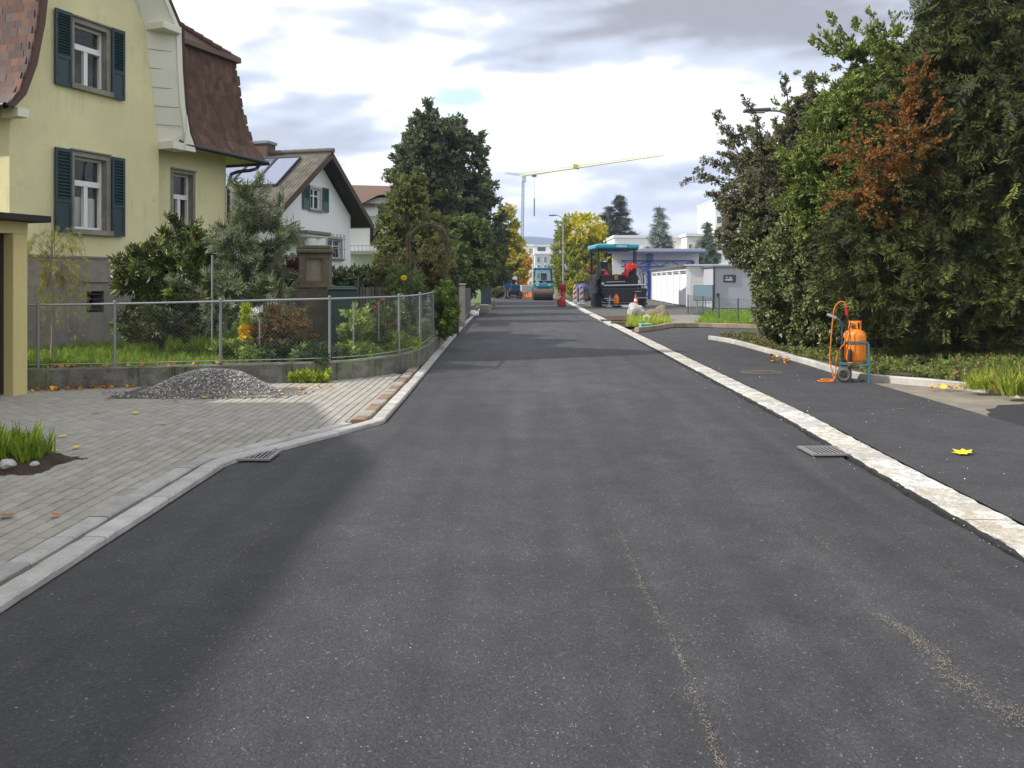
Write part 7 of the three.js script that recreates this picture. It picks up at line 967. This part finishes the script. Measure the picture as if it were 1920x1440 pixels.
{ // hall with blue steel frame
  const D = 77, X = (px) => at(px, 0, D).x, T = thing('steel_hall', 'white hall with flat overhanging roof and blue steel lattice', 'hall', [0, 0, -D]), y = (py) => hgt(py, D), x0 = X(1150), x1 = X(1300);
  part(T, 'wall', bx(x0, x1 + 0.6, 0, y(474), -14, -0.5), shedWhite); part(T, 'roof', rbox(x1 - x0 + 1.5, 0.28, 15.5, 0.03, [(x0 + x1) / 2 + 0.1, y(470), -6.6]), mat('#9ba1ac', 0.6)); part(T, 'roof_edge', bx(x0 - 0.64, x1 + 0.84, y(476), y(473), 1.0, 1.14), mat('#46548a', 0.6));
  for (const px of [1217, 1299]) part(T, 'column', box(0.26, y(489), 0.26, [X(px), y(489) / 2, 0]), blueSteel);
  for (const [a, b] of [[1165, 1217], [1217, 1258], [1258, 1299]]) { for (const py of [489, 500]) part(T, 'chord', beam([X(a), y(py), 0], [X(b), y(py), 0], 0.12, 0.12), blueSteel); const m = (a + b) / 2; part(T, 'diagonal', beam([X(a), y(489), 0], [X(m), y(500), 0], 0.07, 0.07), blueSteel); part(T, 'diagonal', beam([X(m), y(500), 0], [X(b), y(489), 0], 0.07, 0.07), blueSteel); }
  for (const [p0, p1] of [[500, 513], [513, 540], [540, 560]]) { part(T, 'brace', beam([X(1198), y(p0), 0], [X(1217), y(p1), 0], 0.06, 0.06), blueSteel); part(T, 'brace', beam([X(1198), y(p1), 0], [X(1217), y(p0), 0.1], 0.06, 0.06), blueSteel); }
  part(T, 'bracket', box(0.5, 0.9, 0.3, [X(1218), y(479), 0.3]), mat('#55638c', 0.6));
}
function block(name, label, px0, px1, py, D, depth, rows, cols, m, ry = 0, wcol = '#5b6470', wsz = [0.55, 0.5]) { // far apartment block with built windows
  const a = at(px0, 0, D), w = (px1 - px0) / F * D, h = hgt(py, D), T = thing(name, label, 'building', [a.x + w / 2, 0, -D], ry); part(T, 'wall', bx(-w / 2, w / 2, 0, h, -depth, 0), m); part(T, 'parapet', bx(-w / 2 - 0.15, w / 2 + 0.15, h, h + 0.35, -depth - 0.1, 0.15), mat('#e2e2e0', 0.8)); const wm = mat(wcol, 0.2), fr = mat('#c8c8c8', 0.7), cw = w / cols, rh = h / (rows + 0.2);
  for (let r = 0; r < rows; r++) for (let c = 0; c < cols; c++) { const x = -w / 2 + (c + 0.5) * cw, y = h - (r + 0.62) * rh, q = part(T, 'window', box(cw * wsz[0] + 0.1, rh * wsz[1] + 0.1, 0.1, [x, y, 0.03]), fr); part(q, 'pane', box(cw * wsz[0], rh * wsz[1], 0.04, [x, y, 0.1]), wm); }
}
block('apartment_block', 'pale grey apartment block closing the street behind the roller', 1003, 1042, 477, 190, 14, 4, 3, mat('#c9cbd0', 0.85), 0, '#777c86', [0.34, 0.6]);
block('apartment_block', 'cream apartment block left of the grey one at the end of the street', 979, 1000, 461, 200, 16, 5, 2, mat('#e2dcc8', 0.85), 0.0, '#8d8d88', [0.4, 0.5]);
{ const D = 189, T = thing('roof_storey', 'set-back white roof storey on the grey apartment block', 'building', [at(1018, 0, D).x, hgt(477, 190) + 0.4, -D - 3]); const w = 32 / F * D; part(T, 'wall', bx(-w / 2, w / 2, 0, 1.6, -7, 0), mat('#d8d9dc', 0.8)); part(T, 'window_band', bx(-w / 2 + 0.8, w / 2 - 1.2, 0.4, 1.3, 0.01, 0.06), mat('#50545e', 0.3)); part(T, 'roof_edge', bx(-w / 2 - 0.3, w / 2 + 0.3, 1.6, 1.8, -7.2, 0.3), mat('#e6e6e6', 0.7)); }
block('white_building', 'long white flat roofed building behind the hall', 1152, 1290, 446, 112, 12, 2, 9, mat('#e8e8e6', 0.8), 0, '#6a6d72', [0.42, 0.3]);
block('white_building', 'pale stair tower building at the right end behind the hall', 1288, 1345, 443, 108, 10, 3, 5, mat('#d2cfc6', 0.85), 0, '#6e7072', [0.4, 0.34]);
block('tower_block', 'white tower block just showing behind the brownish tree', 1341, 1385, 375, 210, 20, 7, 3, mat('#eceeee', 0.8));
{ // tower crane
  const base = at(976, 0, 300), top = at(979, 330, 300), tip = at(1243, 294, 255), T = thing('tower_crane', 'pale yellow tower crane with long jib above the street', 'crane', [base.x, 0, base.z]), o = V(base.x, 0, base.z), t = top.clone().sub(o), e = tip.clone().sub(o); e.y = t.y + 0.6;
  const cream2 = mat('#e6dfc0', 0.6), greyM = mat('#8c98a0', 0.6), lattice = (a, b, w0, w1, n, m, r) => { const g = [], d = b.clone().sub(a).normalize(), s = d.clone().cross(Math.abs(d.y) > 0.9 ? V(1, 0, 0) : UPV).normalize(), u = s.clone().cross(d).normalize(), C = (k, i) => { const w = lerp(w0, w1, k / n), c = a.clone().lerp(b, k / n); return i === 0 ? c.addScaledVector(u, w * 0.9) : c.addScaledVector(s, (i === 1 ? 1 : -1) * w * 0.6); }; for (let k = 0; k < n; k++) for (let i = 0; i < 3; i++) { g.push(bar(C(k, i), C(k + 1, i), r, 4)); g.push(bar(C(k, i), C(k + 1, (i + 1) % 3), r * 0.6, 3), bar(C(k, i), C(k, (i + 1) % 3), r * 0.5, 3)); } return g; };
  part(T, 'mast', lattice(V(0, 0, 0), t, 0.9, 0.8, 26, greyM, 0.14), greyM, { kind: 'stuff' }); const j = lattice(t.clone(), e, 1.5, 0.5, 44, cream2, 0.14); part(T, 'jib', j, cream2, { kind: 'stuff' });
  const back = t.clone().add(t.clone().sub(e).setY(0).normalize().multiplyScalar(9)).add(V(0, 1.6, 0)); part(T, 'counter_jib', lattice(t.clone(), back, 0.8, 0.5, 8, greyM, 0.1), greyM, { kind: 'stuff' });
  const tr = t.clone().lerp(e, 0.10), dn = V(tr.x, hgt(405, 295), tr.z); part(T, 'jib_trolley', rbox(1.6, 0.6, 1.4, 0.1, [tr.x, tr.y - 0.6, tr.z]), mat('#6a6a60', 0.6)); part(T, 'hoist_rope', bar(tr, V(tr.x, hgt(372, 295), tr.z), 0.06, 5), greyM); part(T, 'hook_block', rbox(0.5, V(tr.x, hgt(372, 295), 0).y - dn.y, 0.5, 0.1, [tr.x, (hgt(372, 295) + dn.y) / 2, tr.z]), mat('#6f8f90', 0.6)); const md = t.clone().lerp(e, 0.42); part(T, 'jib_sign', rbox(3, 1.6, 0.4, 0.1, [md.x, md.y + 0.4, md.z + 0.8], [0, 0.8, 0]), mat('#d8c83c', 0.6)); part(T, 'cab', rbox(1.4, 2, 1.4, 0.15, [t.x + 0.6, t.y - 1.2, t.z + 1]), mat('#c8ccc8', 0.5));
}
renderer.render(scene, camera);
